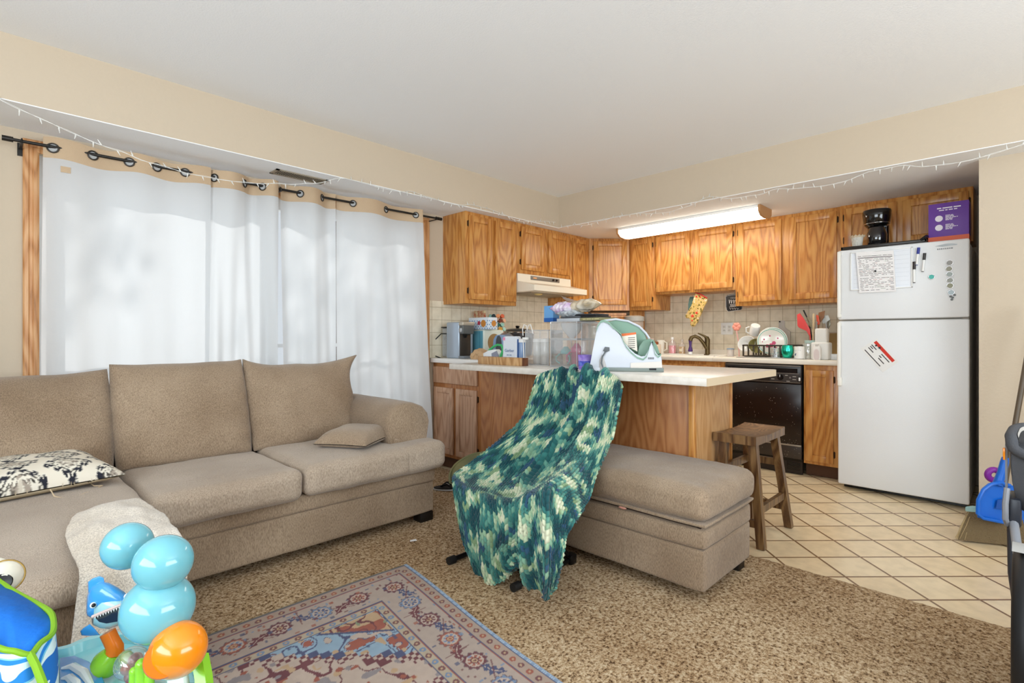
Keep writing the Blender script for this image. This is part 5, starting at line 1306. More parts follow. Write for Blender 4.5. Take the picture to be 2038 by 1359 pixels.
# orange snail-like knob
oc = TP(355, 1292, .90); orr = 52*.90/F_PX
part('orange_shell', MB().ell(oc, orr, orr, orr, 32, 20), torange, t)
od = (Vector((0, 0, CAM_H))-oc).normalized(); oside = od.cross(Vector((0, 0, 1))).normalized(); oup = oside.cross(od)
o2 = TP(328, 1310, .90)+od*.03
part('orange_button', MB().ring([[o2+(oside*math.cos(k*PI/16)+oup*math.sin(k*PI/16))*r_+od*q for k in range(32)] for r_, q in ((.030, -.02), (.030, .008), (.028, .012), (.001, .013))]), dorange, t, 'darker orange round button')
# clear bead drum, seaweed fingers, posts
part('bead_drum', ball(263, 1320, 31, .96), clear('bead_drum_clear', '#d8e8d0', .15, .05, .3), t)
mb = MB()
for k, (a, b_, cc) in enumerate(((255, 1330, '#b5404a'), (270, 1312, '#8d2f38'), (250, 1308, '#8fae3a'), (262, 1345, '#b5404a'))):
    part('bead', ball(a, b_, 13, .96), mat('bead_'+cc, cc, .2, coat=.5), t)
for a, b0, b1, r_ in ((267, 1385, 1336, .0085), (282, 1385, 1322, .011), (297, 1385, 1340, .0085)):
    part('seaweed', MB().tube([TP(a, b0, .93), TP(a, (b0+b1)/2, .93), TP(a, b1, .93)], [r_, r_, r_*.9], 12).ell(TP(a, b1, .93), r_*.95), lime, t)
part('post', MB().tube([TP(398, 1305, .95), TP(405, 1345, .93), TP(412, 1420, .9)], [.014, .014, .015], 4), lime, t)
part('post', MB().tube([TP(352, 1335, .93), TP(360, 1400, .92)], [.016, .018], 12), twhite, t)
part('toy_platform', MB().tube([TP(300, 1390, .95), TP(360, 1398, .92), TP(415, 1400, .9)], .03, 14), teal, t)

# ================================================================ stroller edge, broom, dustpan (right)
t = T('broom', 'angled broom with tan bristles leaning on the beige wall', 'broom', (3.76, .12, 0))
bA, bB = at(1925, 1062, d=2.82), at(2028, 1066, d=2.86)
part('bristles', MB().ring([[(3.735, .225, .155), (3.775, .205, .155), (3.85, .02, .150), (3.815, .015, .15)], [(3.67, .262, .006), (3.735, .245, .006), (3.86, -.005, .006), (3.80, -.01, .006)]]), mat('straw', '#7d6a4c', .95, bump=(150, 1, 4)), t, smooth=0)
rnd = random.Random(2); mb = MB()
for k in range(420):
    f = rnd.random(); g_ = rnd.random()
    top = Vector((3.735, .225, .155)).lerp(Vector((3.85, .02, .15)), f)+Vector((.035*g_, .0, 0)); bot = Vector((3.662, .268, .002)).lerp(Vector((3.868, -.012, .002)), f)+Vector((.055*g_-.004, rnd.uniform(-.008, .008), rnd.random()*.012))
    mb.tube([top, top.lerp(bot, .5)+Vector((rnd.uniform(-.004, .004), rnd.uniform(-.004, .004), 0)), bot], [.0018, .0016, .001], 4, False)
sb = part('bristle_strands', mb, mat('straw_light', '#b59d72', .9), t, smooth=0); sb['kind'] = 'stuff'
part('broom_head', MB().prism([(3.728, .235, .15), (3.77, .21, .15), (3.852, .015, .15), (3.82, .01, .15)], (0, 0, .03), .006), mat('broom_head_mint', '#a9cfc8', .5), t, 'mint green head')
hp0, hp1 = Vector((3.80, .10, .17)), at(2062, 610, d=2.84)
part('handle', MB().tube([hp0, hp1], .0125, 12), mat('handle_dark', '#5d5040', .4), t)
t = T('dustpan', 'bright blue plastic dustpan hanging in front of the broom', 'dustpan', (3.66, .15, .3))
dp_m = mat('dustpan_blue', '#1668cf', .35); dd = 2.73
ol = [(1948, 990), (1943, 1010), (1946, 1030), (1955, 1033), (2000, 1042), (2045, 1045), (2045, 968), (2012, 968), (2003, 962), (1985, 958), (1968, 962), (1955, 972)]
P_ = [at(a, b_, d=dd) for a, b_ in ol]; dv_ = (P_[0]-Vector((0, 0, CAM_H))).normalized()
part('pan', MB().prism(P_, (.012, .003, 0), .003), dp_m, t)
part('pan_wall', MB().tube([at(a, b_, d=dd-.02) for a, b_ in ((2000, 1040), (1956, 1031), (1946, 1022), (1947, 995), (1957, 975), (1972, 964), (1990, 960), (2010, 966))], .009, 8), dp_m, t)
part('pan_recess', MB().prism([at(a, b_, d=dd-.012) for a, b_ in ((1985, 995), (2014, 990), (2014, 1015), (1982, 1012))], (.004, 0, 0)), mat('dustpan_dark', '#1450a5', .4), t)
part('handle', MB().tube([at(1985, 965, d=dd), at(1994, 940, d=dd), at(1999, 920, d=dd), at(2001, 910, d=dd)], [.022, .019, .018, .014], 10), dp_m, t)
t = T('purple_scrubber', 'purple plastic cleaning tool tucked behind the dustpan', 'cleaning tool', at(1978, 948, d=2.85))
pcn = at(1978, 945, d=2.85)
part('head', MB().torus(pcn, .028, .016, (Vector((.5, -.86, 0)), Vector((0, 0, 1)))), mat('purple_plastic', '#8a2a9c', .4), t)
part('grip', MB().tube([pcn+Vector((0, 0, -.04)), at(1990, 1000, d=2.85)], .014, 10), MATS['purple_plastic'], t)

t = T('stroller', 'dark grey stroller cut off by the right edge of the photo', 'stroller', (2.1, -.23, 0))
gd = mat('stroller_fabric', '#4b4c50', .85, bump=(400, .3, 2)); gf = mat('stroller_frame', '#2b2e36', .4); gs = mat('stroller_grey', '#8c8e94', .4); tire = mat('tire_black', '#17181b', .55)
rimp = [(2.375, .022, .72), (2.385, .035, .755), (2.46, .035, .765), (2.60, .02, .768), (2.65, -.05, .768), (2.65, -.40, .768), (2.60, -.46, .768), (2.42, -.47, .765), (2.375, -.45, .74), (2.365, -.35, .70), (2.365, -.06, .70)]
RP = loopy(rimp, 4); rc = sum(RP, Vector())/len(RP)
part('canopy_rim', MB().tube(RP, .016, 10, False, True), gd, t)
def rs(s_, dz): return [Vector((rc.x+(p.x-rc.x)*s_, rc.y+(p.y-rc.y)*s_, p.z+dz)) for p in RP]
part('seat_fabric', MB().ring([rs(.99, -.004), rs(1.01, -.05), rs(1.0, -.12), rs(.95, -.19), rs(.5, -.22), rs(.05, -.225)]), gd, t, smooth=180)
part('lining', MB().ring([rs(.93, .008), rs(.92, -.03), rs(.85, -.10), rs(.3, -.12), rs(.05, -.12)], False), mat('lining_pale', '#c9c2b8', .8), t, smooth=180)
part('orange_tag', MB().box(2.378, .050, .685, 2.392, .056, .725, .002), torange, t, 'orange tag')
for yy in (.045, -.475):
    sg = 1 if yy > 0 else -1
    part('side_strap', MB().prism([(2.40, yy, .735), (2.43, yy, .735), (2.45, yy, .555), (2.41, yy, .555)], (0, .006*sg, 0)), gs, t)
    part('fold_bracket', MB().box(2.36, yy-.022*(1 if sg > 0 else -1)-.012, .470, 2.50, yy-.012*sg+.012, .565, .010), gf, t)
    part('latch', MB().tube([(2.35, yy, .60), (2.338, yy+.004*sg, .55), (2.345, yy+.004*sg, .50), (2.375, yy, .475)], .008, 8), gs, t)
    part('frame_tube', MB().tube([(2.42, yy-.01*sg, .50), (2.30, yy-.015*sg, .34), (2.12, yy-.035*sg, .245)], .013, 10), gf, t)
    part('frame_tube', MB().tube([(2.38, yy-.015*sg, .49), (2.05, yy-.04*sg, .36), (1.60, -.215+.12*sg, .16)], .012, 10), gs, t)
    part('handle_tube', MB().tube([(2.55, yy-.03*sg-.02, .60), (2.78, yy-.09*sg-.03, .80), (2.95, yy-.10*sg-.03, .93), (3.0, -.215+.10*sg, .95)], .012, 10), gf, t)
    wy = yy-.045*sg
    part('wheel', MB().torus((2.12, wy, .239), .206, .030, 'y', 44, 14), tire, t)
    part('wheel_hub', MB().cyl((2.12, wy-.022, .239), (2.12, wy+.022, .239), .165, .165, 32), mat('hub_dark', '#24252a', .5), t)
    part('fender', MB().grid(lambda u, v: (2.12-.246*math.sin(-.55+u*.75), wy-.02+.05*v, .239+.246*math.cos(-.55+u*.75)), 14, 3), mat('fender_grey', '#b4b2ae', .5), t)
part('handle_bar', MB().tube([(3.0, -.115, .95), (3.01, -.215, .955), (3.0, -.315, .95)], .016, 10), gd, t)
part('axle', MB().tube([(2.12, 0, .239), (2.12, -.43, .239)], .011, 10), gf, t)
part('front_fork', MB().tube([(1.60, -.095, .16), (1.52, -.215, .19), (1.60, -.335, .16)], .012, 10), gs, t)
for wy in (-.15, -.28): part('front_wheel', MB().torus((1.55, wy, .092), .066, .018, 'y', 30, 10), tire, t)
part('front_axle', MB().tube([(1.55, -.15, .092), (1.55, -.28, .092)], .010, 8).tube([(1.55, -.215, .092), (1.52, -.215, .19)], .010, 8), gf, t)
part('basket', MB().cushion(2.05, -.40, .26, 2.55, -.03, .40, .04, n=10), gd, t)
# ================================================================ things on the peninsula and the window-side counter
CZ = .9145
def YX(px, x): return at(px, 700, x=x).y
def ZX(py, px, x): return at(px, py, x=x).z
acr = clear('clear_acrylic', '#f3f6f8', .05, .04, .10)
acr_e = clear('acrylic_edge', '#e8eef2', .5, .05, .5)
def bx(x0, x1, ya, yb, z0, z1, bev=.002): return MB().box(x0, ya, z0, x1, yb, z1, bev)
# wooden tray
t = T('wooden_tray', 'shallow wooden tray with swirling grain at the front edge of the peninsula', 'tray', (2.38, 2.45, CZ))
y0_, y1_ = YX(1036, 2.30), YX(951, 2.30); zt = ZX(711, 990, 2.30)
tray_m = oak('tray_wood', '#c9a274', '#a97e4f', '#80552c', .5)
part('front_board', bx(2.30, 2.315, y0_, y1_, CZ, zt), tray_m, t)
part('end_board', bx(2.315, 2.37, y0_, y0_+.014, CZ, zt), oak('tray_end', '#7a4a2c', '#643a22', '#452616', .5), t)
part('end_board', bx(2.315, 2.37, y1_-.014, y1_, CZ, zt), tray_m, t)
part('back_board', bx(2.355, 2.37, y0_+.014, y1_-.014, CZ, zt), tray_m, t); part('bottom', bx(2.315, 2.355, y0_+.014, y1_-.014, CZ, CZ+.006), tray_m, t)
# acrylic organisers
def hollow(x0, x1, ya, yb, z0, z1, w_=.003):
    return MB().box(x0, ya, z0, x0+w_, yb, z1).box(x1-w_, ya, z0, x1, yb, z1).box(x0, ya, z0, x1, ya+w_, z1).box(x0, yb-w_, z0, x1, yb, z1).box(x0, ya, z0, x1, yb, z0+w_)
def edges(x0, x1, ya, yb, z0, z1, r_=.0025):
    mb = MB()
    for a in (x0, x1):
        for b_ in (ya, yb): mb.cyl((a, b_, z0), (a, b_, z1), r_, None, 6)
        for c_ in (z0, z1): mb.cyl((a, ya, c_), (a, yb, c_), r_, None, 6)
    for b_ in (ya, yb):
        for c_ in (z0, z1): mb.cyl((x0, b_, c_), (x1, b_, c_), r_, None, 6)
    return mb
def bottle(name, label, cat, c, h, r_, m, capm, shape='bottle', group=None, capname='cap', extra=None):
    x, y, z = c; o = T(name, label, cat, c, group)
    if shape == 'bottle': pr = [(r_*.85, 0), (r_, .004), (r_, h*.58), (r_*.9, h*.68), (r_*.4, h*.80), (r_*.36, h*.86)]
    elif shape == 'cyl': pr = [(r_*.92, 0), (r_, .004), (r_, h*.84), (r_*.96, h*.86)]
    elif shape == 'taper': pr = [(r_*.72, 0), (r_*.76, .004), (r_, h*.84), (r_, h*.86)]
    part('bottle_body', MB().lathe([(a, z+b_) for a, b_ in pr], (x, y, 0), 22), m, o)
    part(capname, MB().lathe([(pr[-1][0]*1.12, z+h*.855), (pr[-1][0]*1.12, z+h*.97), (pr[-1][0]*.7, z+h)], (x, y, 0), 18), capm, o)
    return o
ax0, ax1 = 2.46, 2.60
ya, yb = YX(1091, ax0), YX(1046, ax0); za = ZX(657, 1068, ax0)
t = T('acrylic_bin', 'tall open clear acrylic bin right of the wooden tray holding baby bottles', 'organizer', (2.53, (ya+yb)/2, CZ), 'clear acrylic organizers')
part('walls', hollow(ax0, ax1, ya, yb, CZ, za), acr, t); part('edge', edges(ax0, ax1, ya, yb, CZ+.002, za), acr_e, t)
for k, (dy, nm) in enumerate(((.05, 'left'), (.115, 'right'))):
    o = bottle('baby_bottle', 'milky white baby bottle in the open acrylic bin, the %s one' % nm, 'bottle', (ax0+.06, yb-dy, CZ+.004), .165, .028, clear('bottle_milky', '#ecece8', .75), mat('cap_white', '#f4f4f2', .3), 'cyl', 'baby bottles in the acrylic bin', 'nipple_cap')
bx0_, bx1_ = 2.40, 2.60
ya, yb = YX(1148, bx0_), YX(1096, bx0_); zm, zt = ZX(675, 1120, bx0_), ZX(640, 1120, bx0_)
t = T('plastic_organizer', 'stacked clear acrylic drawer tower in the middle of the peninsula, under the tablets', 'organizer', (2.5, (ya+yb)/2, CZ), 'clear acrylic organizers')
part('shell', hollow(bx0_, bx1_, ya, yb, CZ, zt), acr, t); part('shelf', bx(bx0_, bx1_, ya, yb, zm-.003, zm+.003), acr_e, t)
part('edge', edges(bx0_, bx1_, ya, yb, CZ+.003, zt), acr_e, t); part('edge', edges(bx0_-.001, bx1_, ya, yb, zm-.004, zm+.004), acr_e, t)
part('drawer_front', bx(bx0_-.004, bx0_, ya+.006, yb-.006, zm+.008, zt-.006), acr, t); part('drawer_front', bx(bx0_-.004, bx0_, ya+.006, yb-.006, CZ+.004, zm-.006), acr, t)
ym_ = (ya+yb)/2
t = T('steel_bowl', 'shiny pointed white bowl in the upper acrylic drawer', 'bowl', (2.5, ym_, zm+.004))
part('bowl', MB().lathe([(.012, zm+.006), (.045, zm+.04), (.062, zm+.07), (.066, zt-.008), (.060, zt-.008), (.04, zm+.045), (.01, zm+.014)], (2.48, ym_, 0), 26), mat('bowl_white', '#f3f4f5', .15), t)
def sippy(label, y, colm, capc, h=.12):
    o = T('sippy_cup', label, 'cup', (2.47, y, CZ+.004), 'sippy cups in the acrylic drawer'); z = CZ+.005
    part('cup', MB().lathe([(.024, z), (.030, z+.01), (.032, z+h*.62)], (2.47, y, 0), 20), colm, o)
    part('lid', MB().lathe([(.034, z+h*.62), (.034, z+h*.78), (.02, z+h*.9), (.012, z+h)], (2.47, y, 0), 20), mat('sippy_'+capc, capc, .3), o)
    for sg in (-1, 1): part('handle', MB().tube([(2.45, y+sg*.030, z+h*.62), (2.44, y+sg*.052, z+h*.45), (2.44, y+sg*.050, z+h*.25), (2.45, y+sg*.030, z+h*.12)], .0045, 8), mat('sippy_'+capc, capc, .3), o)
sippy('hot pink sippy cup with two handles in the lower acrylic drawer', ya+.055, mat('pink_cup', '#d0307a', .2, trans=.3), '#d81f7c', .135)
sippy('clear sippy cup with teal lid in the lower acrylic drawer', ya+.135, acr, '#6cc6c9', .115)
solo('storage_tin', MB().box(2.52, yb-.10, CZ+.004, 2.58, yb-.02, CZ+.075, .01), mat('tin_brick', '#b5694f', .5), 'brick red tin at the back of the lower acrylic drawer', 'tin')
cx0, cx1 = 2.44, 2.62
yc0, yc1 = YX(1192, cx0), ya-.004; zt2 = ZX(642, 1170, cx0)
t = T('plastic_organizer', 'right-hand clear acrylic drawer tower next to the green and white chair-shaped steamer', 'organizer', (2.5, (yc0+yc1)/2, CZ), 'clear acrylic organizers')
part('shell', hollow(cx0, cx1, yc0, yc1, CZ, zt2), acr, t); part('shelf', bx(cx0, cx1, yc0, yc1, zm-.003, zm+.003), acr_e, t); part('edge', edges(cx0, cx1, yc0, yc1, CZ+.003, zt2), acr_e, t)
for k, dy in enumerate((.05, .115)):
    bottle('clear_jar', 'small clear jar in the right acrylic tower, %s one' % ('left', 'right')[k], 'jar', (2.5, yc1-dy, zm+.004), .075, .024, clear('jar_clear', '#efe6d2', .35), clear('jar_clear', '#efe6d2', .35), 'cyl', 'clear jars in the acrylic tower', 'jar_lid')
pcy = YX(1164, 2.34)
t = T('purple_mug', 'purple and blue character-print plastic cup in front of the acrylic towers', 'cup', (2.34, pcy, CZ))
hh = ZX(706, 1164, 2.34)-CZ; rr = .5*(YX(1150, 2.34)-YX(1178, 2.34))*.80
part('cup', MB().lathe([(rr*.88, CZ), (rr*.9, CZ+.003), (rr, CZ+hh), (rr*.93, CZ+hh), (rr*.85, CZ+.01)], (2.34, pcy, 0), 26), mat('cup_purple', '#8a6bd0', .4, vary=(35, '#b9a2e6')), t)
part('print_band', MB().lathe([(rr*.905, CZ+.008), (rr*.96, CZ+hh*.58)], (2.34, pcy, 0), 26, False), mat('cup_blue', '#3a41b5', .4, vary=(60, '#6f86dd')), t)
# lying tablets, papers and snack bags on top
zt = max(zt, zt2)
t = T('book_stack', 'khaki hardcover book lying on the acrylic towers', 'book', (2.5, YX(1172, 2.42), zt))
part('cover', bx(2.40, 2.56, YX(1197, 2.40), YX(1154, 2.40), zt+.003, zt+.019, .002), mat('khaki_cover', '#8d8762', .7), t); part('pages', bx(2.402, 2.555, YX(1195.5, 2.40), YX(1155, 2.40), zt+.006, zt+.016, .001), mat('pages', '#d8d0b8', .8), t)
mb = words(2.3995, YX(1160, 2.40), zt+.011, [.02, .03, .012, .03], .004, .006); part('spine_print', mb, mat('spine_print', '#cfc690', .6), t)
solo('silver_box', bx(2.40, 2.56, YX(1153, 2.40), YX(1108, 2.40), zt+.001, zt+.019, .002), mat('silver_card', '#b9bec4', .35), 'flat silver-grey case lying on the left acrylic tower', 'case')
for k, (a, b_, z0_, lab) in enumerate(((1154, 1116, .0205, 'dark grey tablet in a case on the silver case'), (1186, 1155, .0205, 'black tablet in a case on top of the khaki book'), (1182, 1128, .0325, 'uppermost black tablet case under the snack bags'))):
    o = T('tablet', lab, 'tablet', (2.5, YX((a+b_)/2, 2.41), zt+z0_), 'tablets on the acrylic towers')
    part('case', bx(2.405+.01*k, 2.56, YX(a, 2.41), YX(b_, 2.41), zt+z0_, zt+z0_+.010, .003), mat('tablet_%d' % k, ('#55585c', '#1c1c20', '#2d2f33')[k], .35), o)
    part('screen', bx(2.415+.01*k, 2.55, YX(a, 2.41)+.006, YX(b_, 2.41)-.006, zt+z0_+.0098, zt+z0_+.0105, 0), black_plastic, o)
def bag(label, x, pa, pb, pt, pbm, c1, c2, seed, name='snack_bag', tilt=0):
    y0, y1 = YX(pb, x), YX(pa, x); z1_, z0_ = ZX(pt, (pa+pb)/2, x), ZX(pbm, (pa+pb)/2, x)
    o = T(name, label, 'bag', (x, (y0+y1)/2, z0_), 'bags piled on the acrylic towers'); n = 26
    def fn(sg):
        def f(u, v):
            a, b_ = 2*u-1, 2*v-1; pf = max(0, (1-a**4)*(1-b_**2))**.7
            y = (y0+y1)/2+(y1-y0)/2*a; X_ = x+.07*b_+.004*math.sin(u*30)
            z = (z0_+z1_)/2+sg*(z1_-z0_)*.5*pf+tilt*a*(z1_-z0_)+.010*noise.noise(Vector((y*40+seed, X_*40, sg)))*pf+.004*noise.noise(Vector((y*110+seed, X_*90, sg)))
            return (X_, y, z)
        return f
    mb = MB().grid(fn(1), n, n); b2 = MB().grid(fn(-1), n, n); mb.add(b2.v, [tuple(reversed(f)) for f in b2.f])
    part('wrapper', mb, mat('wrap_%d' % seed, c1, .18, vary=(22, c2), coat=.4), o, smooth=180)
bag('white and lilac wet-wipes pack at the left of the pile', 2.46, 1108, 1142, 601, 627, '#efe8ee', '#c9a6d2', 31)
bag('clear plastic bag of bread rolls on top of the pile', 2.50, 1128, 1186, 597, 622, '#e6dccb', '#c9b594', 32, tilt=-.18)
bag('crumpled pale grey foil packet at the front of the pile', 2.44, 1118, 1150, 617, 631, '#c9d0d6', '#8e979f', 33)
o = T('bread_bag_flap', 'loose pointed flap of a clear bag standing up from the pile', 'bag', (2.5, YX(1135, 2.5), zt+.1), 'bags piled on the acrylic towers')
part('plastic', MB().grid(lambda u, v: (2.49+.05*v, YX(1118+45*u, 2.5), ZX(589+14*u+(9+4*u)*v, 1118+45*u, 2.5)+.002*math.sin(u*40+v*9)), 20, 8), clear('bag_film', '#f4f1ea', .55, .15, .35), o, smooth=180)
y0, y1 = YX(1107, 2.50), YX(1089, 2.50); z0, z1 = zt+.003, ZX(609, 1098, 2.5)
z0 = ZX(637, 1098, 2.50) if ZX(637, 1098, 2.50) > zt+.002 else zt+.003
z0 = zt+.003
t = T('blue_carton', 'small light blue carton standing left of the snack bags', 'box', (2.5, (y0+y1)/2, z0))
part('carton', bx(2.47, 2.53, y0, y1, z0, z1, .001), mat('carton_sky', '#6aa5dc', .5), t); part('carton_band', bx(2.4695, 2.5305, y0-.0005, y1+.0005, z0, z0+.025, .0005), mat('carton_blue', '#1f5fae', .5), t)

# green and white cradle-shaped bottle steamer / seat on the peninsula
SX_ = 0.0
SN = Vector((.848, .530, 0)); SP0 = Vector((2.352, 1.44, 0)); ST_ = Vector((-.530, .848, 0))
def SO(pts, x=SX_):
    """spots of the appliance's side, x = how deep into it"""
    out = []
    for a, b_ in pts:
        u = (a-1019)/F_PX; v = (b_-HOR)/F_PX; r = Vector((math.cos(YAW)+u*math.sin(YAW), math.sin(YAW)-u*math.cos(YAW), -v))
        p = r*(SN.dot(SP0)/SN.dot(r)); p.z += CAM_H; out.append(tuple(p+SN*x))
    return out
def SD(x): return tuple(SN*x)
def sbox(a0, a1, z0, z1, x0, x1, bev=0):
    p = SO([(a0, 700), (a1, 700)]); P0 = Vector((p[0][0], p[0][1], 0))+SN*x0; P1 = Vector((p[1][0], p[1][1], 0))+SN*x0
    return MB().prism([(P0.x, P0.y, z0), (P1.x, P1.y, z0), (P1.x, P1.y, z1), (P0.x, P0.y, z1)], SD(x1-x0), bev)
white_g = mat('steamer_white', '#cdd1d9', .35); sage = mat('steamer_sage', '#7f9f8c', .45); sage_d = mat('steamer_base', '#77807a', .4)
t = T('cradle_steamer', 'white and sage green cradle-shaped baby appliance at the end of the peninsula', 'appliance', (2.42, 1.45, CZ))
outer = [(1173, 733), (1179, 700), (1189, 650), (1192, 642), (1198, 638), (1206, 640), (1218, 650), (1228, 660), (1236, 668), (1243, 682), (1252, 695), (1263, 705), (1276, 711), (1285, 710), (1290, 702), (1293, 690), (1296, 680), (1299, 683), (1301, 695), (1305, 704), (1310, 709), (1315, 705), (1317, 716), (1318, 735)]
ol = SO(outer); ol = [(x, y, max(z, CZ+.018)) for x, y, z in ol]
part('side_shell', MB().prism(ol, SD(.02), .004), white_g, t)
part('side_shell', MB().prism([tuple(Vector(p_)+SN*.13) for p_ in ol], SD(.02), .004), white_g, t)
# sage liner between the sides
lin_pts = [(1190, 646), (1193, 640), (1200, 637), (1222, 638), (1240, 640)]
def sweep(pts, x0, x1, th, name, m):
    P = [Vector(q) for q in SO(pts)]; mb = MB(); n = len(P); dz = Vector((0, 0, th))
    top = [[p+SN*x for x in (x0, x1)] for p in P]; bot = [[p+SN*x-dz for x in (x0, x1)] for p in P]
    for k in range(n-1): mb.add(top[k]+top[k+1]+bot[k]+bot[k+1], [(0, 1, 3, 2), (4, 6, 7, 5), (0, 2, 6, 4), (1, 5, 7, 3)])
    return part(name, mb, m, t, smooth=50)
sweep([(1187, 655), (1190, 646), (1195, 638), (1202, 636), (1212, 640), (1222, 651)], -.006, .14, .012, 'top_rim', sage)
sweep([(1222, 651), (1236, 663), (1240, 676), (1246, 688), (1256, 700), (1268, 710), (1280, 714), (1287, 708), (1291, 695), (1295, 678), (1299, 676), (1301, 690), (1304, 703), (1310, 709), (1316, 704)], -.005, .15, .008, 'cradle_liner', sage)
# tall sage back rest behind, arched
bk = [(1204, 640), (1225, 636), (1250, 640), (1272, 650), (1284, 662), (1290, 680), (1290, 700), (1276, 712), (1256, 706), (1240, 690), (1228, 668)]
part('back_shell', MB().prism(SO(bk, .10), SD(.012), .004), sage, t)
part('back_rim', MB().tube(SO([(1200, 637), (1225, 634), (1250, 638), (1273, 649), (1286, 662), (1294, 674)], SX_+.098), .006, 8), white_g, t)
part('front_lobe', MB().prism(SO([(1268, 712), (1272, 690), (1280, 678), (1292, 674), (1302, 676), (1310, 690), (1315, 706), (1300, 712)], SX_+.05), SD(.02), .006), sage, t)
part('drawer', MB().prism(SO([(1255, 722), (1317, 719), (1318, 732), (1255, 733)], SX_-.004), SD(.006), .001), mat('steamer_drawer', '#d6cfc6', .4), t)
part('base', sbox(1205, 1321, CZ, CZ+.020, -.006, .155, .004), sage_d, t)
part('base_front', sbox(1173, 1206, CZ, CZ+.020, -.003, .15, .004), white_g, t)
part('release_notch', sbox(1292, 1306, CZ+.009, CZ+.018, -.0068, -.004), black_plastic, t)
part('instruction_card', MB().prism(SO([(1236, 664), (1266, 661), (1269, 700), (1250, 690), (1240, 678)], SX_+.04), SD(.002)), mat('card_cream', '#e9dfcf', .6), t)
part('card_header', MB().prism(SO([(1236, 664), (1266, 661), (1266.5, 665), (1238, 669)], SX_+.0385), SD(.002)), mat('card_orange', '#e0703c', .6), t)
mb = MB()
for k in range(6): mb.prism(SO([(1250, 672+k*4), (1264, 671+k*4), (1264, 672.2+k*4), (1250, 673.2+k*4)], SX_+.0385), SD(.001))
part('card_print', mb, mat('black_print2', '#4a4646', .8), t)
mb = MB()
for k in range(5): mb.prism(SO([(1290+k*2.4, 711), (1291.8+k*2.4, 711), (1291.8+k*2.4, 715), (1290+k*2.4, 715)], -.001), SD(.0008))
part('maker_mark', mb, mat('mark_grey', '#6d6f74', .5), t)
part('strap_clip', MB().prism(SO([(1200, 698), (1204, 690), (1213, 691), (1213, 698), (1206, 701)], SX_-.008), SD(.008), .001), mat('clip_grey', '#5f6468', .5), t)
part('strap', MB().tube(SO([(1206, 698), (1199, 710), (1197, 722), (1203, 737), (1211, 744)], SX_-.012)[:4], .004, 6), MATS['clip_grey'], t)
t = T('cleaning_cloth', 'small folded grey cloth standing at the counter edge beside the steamer', 'cloth', (2.27, YX(1192, 2.26), CZ))
part('cloth', MB().prism([(2.26, YX(1182, 2.26), CZ), (2.26, YX(1205, 2.26), CZ), (2.262, YX(1197, 2.26), ZX(706, 1197, 2.26))], (.02, 0, 0), .002), mat('grey_cloth', '#b9b5b2', .9, bump=(200, .3, 2)), t)

# coffee machine (pod brewer) with tank and cord
silver_blue = mat('machine_silver', '#a9b6c4', .3, metal=.35)
t = T('pod_coffee_machine', 'silver-grey pod coffee machine by the curtain end of the counter', 'coffee maker', (2.82, 3.22, CZ))
xm = 2.76; ya, yb = YX(908, xm), YX(888, xm); zt = ZX(641, 900, xm)
part('body', MB().box(xm, ya-.03, CZ, xm+.16, yb, zt, .012, 3), silver_blue, t)
part('brew_head', MB().box(xm+.005, ya-.078, zt-.10, xm+.13, ya-.03, zt-.002, .01, 3), mat('machine_dark', '#5a5d5c', .35), t)
part('brew_head_top', MB().box(xm, ya-.082, zt-.03, xm+.135, ya-.028, zt+.002, .008, 3), mat('machine_champagne', '#b9b0a0', .3, metal=.4), t)
part('front_panel', MB().box(xm+.01, ya-.045, CZ+.02, xm+.12, ya-.03, zt-.09, .004), mat('machine_black', '#3a342e', .2), t)
part('spout', MB().cyl((xm+.05, ya-.055, zt-.10), (xm+.05, ya-.055, zt-.13), .02, .012, 16), black_plastic, t)
part('lever', MB().box(xm-.002, ya-.07, zt-.085, xm+.01, ya-.035, zt-.05, .004), steel, t)
part('drip_tray', MB().box(xm+.0, ya-.10, CZ, xm+.13, ya-.025, CZ+.022, .006), mat('drip_grey', '#7a7f84', .35), t)
part('water_tank', MB().box(xm+.02, yb+.006, CZ+.01, xm+.13, yb+.085, zt-.045, .012, 3), clear('tank_clear', '#cfd8df', .3), t)
part('tank_lid', MB().box(xm+.015, yb+.002, zt-.046, xm+.135, yb+.092, zt-.036, .004), black_plastic, t)
part('power_cord', MB().tube([at(889, 664, x=xm+.01), at(878, 664, x=xm-.02), at(864, 678, x=xm-.03), at(859, 694, x=xm-.03), at(866, 708, x=xm-.03), at(878, 713, x=xm-.02), at(890, 714, x=xm)], .0045, 8), black_rubber, t)
# teal and white bread box with the snack carton on top
xb, yb_ = 2.98, None
y1 = YX(936, xb); y0 = YX(963, xb); zt = ZX(656, 950, xb); x1b = at(1003, 700, y=y0).x
t = T('toaster_box', 'teal and white countertop box behind the coffee machine', 'box', (xb+.1, (y0+y1)/2, CZ))
part('body', MB().box(xb, y0, CZ, x1b, y1, zt, .012, 3), mat('box_white', '#dfe6da', .35), t)
part('teal_side', MB().box(xb-.003, y0+.012, CZ+.004, xb, y1-.006, zt-.01, .001), mat('box_teal', '#5e9db0', .3), t, 'teal side panel')
part('handle_recess', MB().cyl((xb+.12, y0+.004, CZ+.13), (xb+.12, y0-.003, CZ+.13), .075, None, 28), mat('recess_brown', '#a08255', .5), t)
part('side_seam', MB().box(xb-.004, y0+.045, CZ+.005, xb-.002, y0+.049, zt-.012), mat('seam_teal', '#3f7f93', .5), t)
zb_ = zt+.001
t = T('snack_carton', 'blue gingham snack carton on top of the teal and white box', 'box', (xb+.08, (y0+y1)/2, zb_))
ys0, ys1 = YX(974, xb-.01), YX(932, xb-.01); ys0 = max(ys0, y0-.06)
ze = ZX(632, 950, xb)
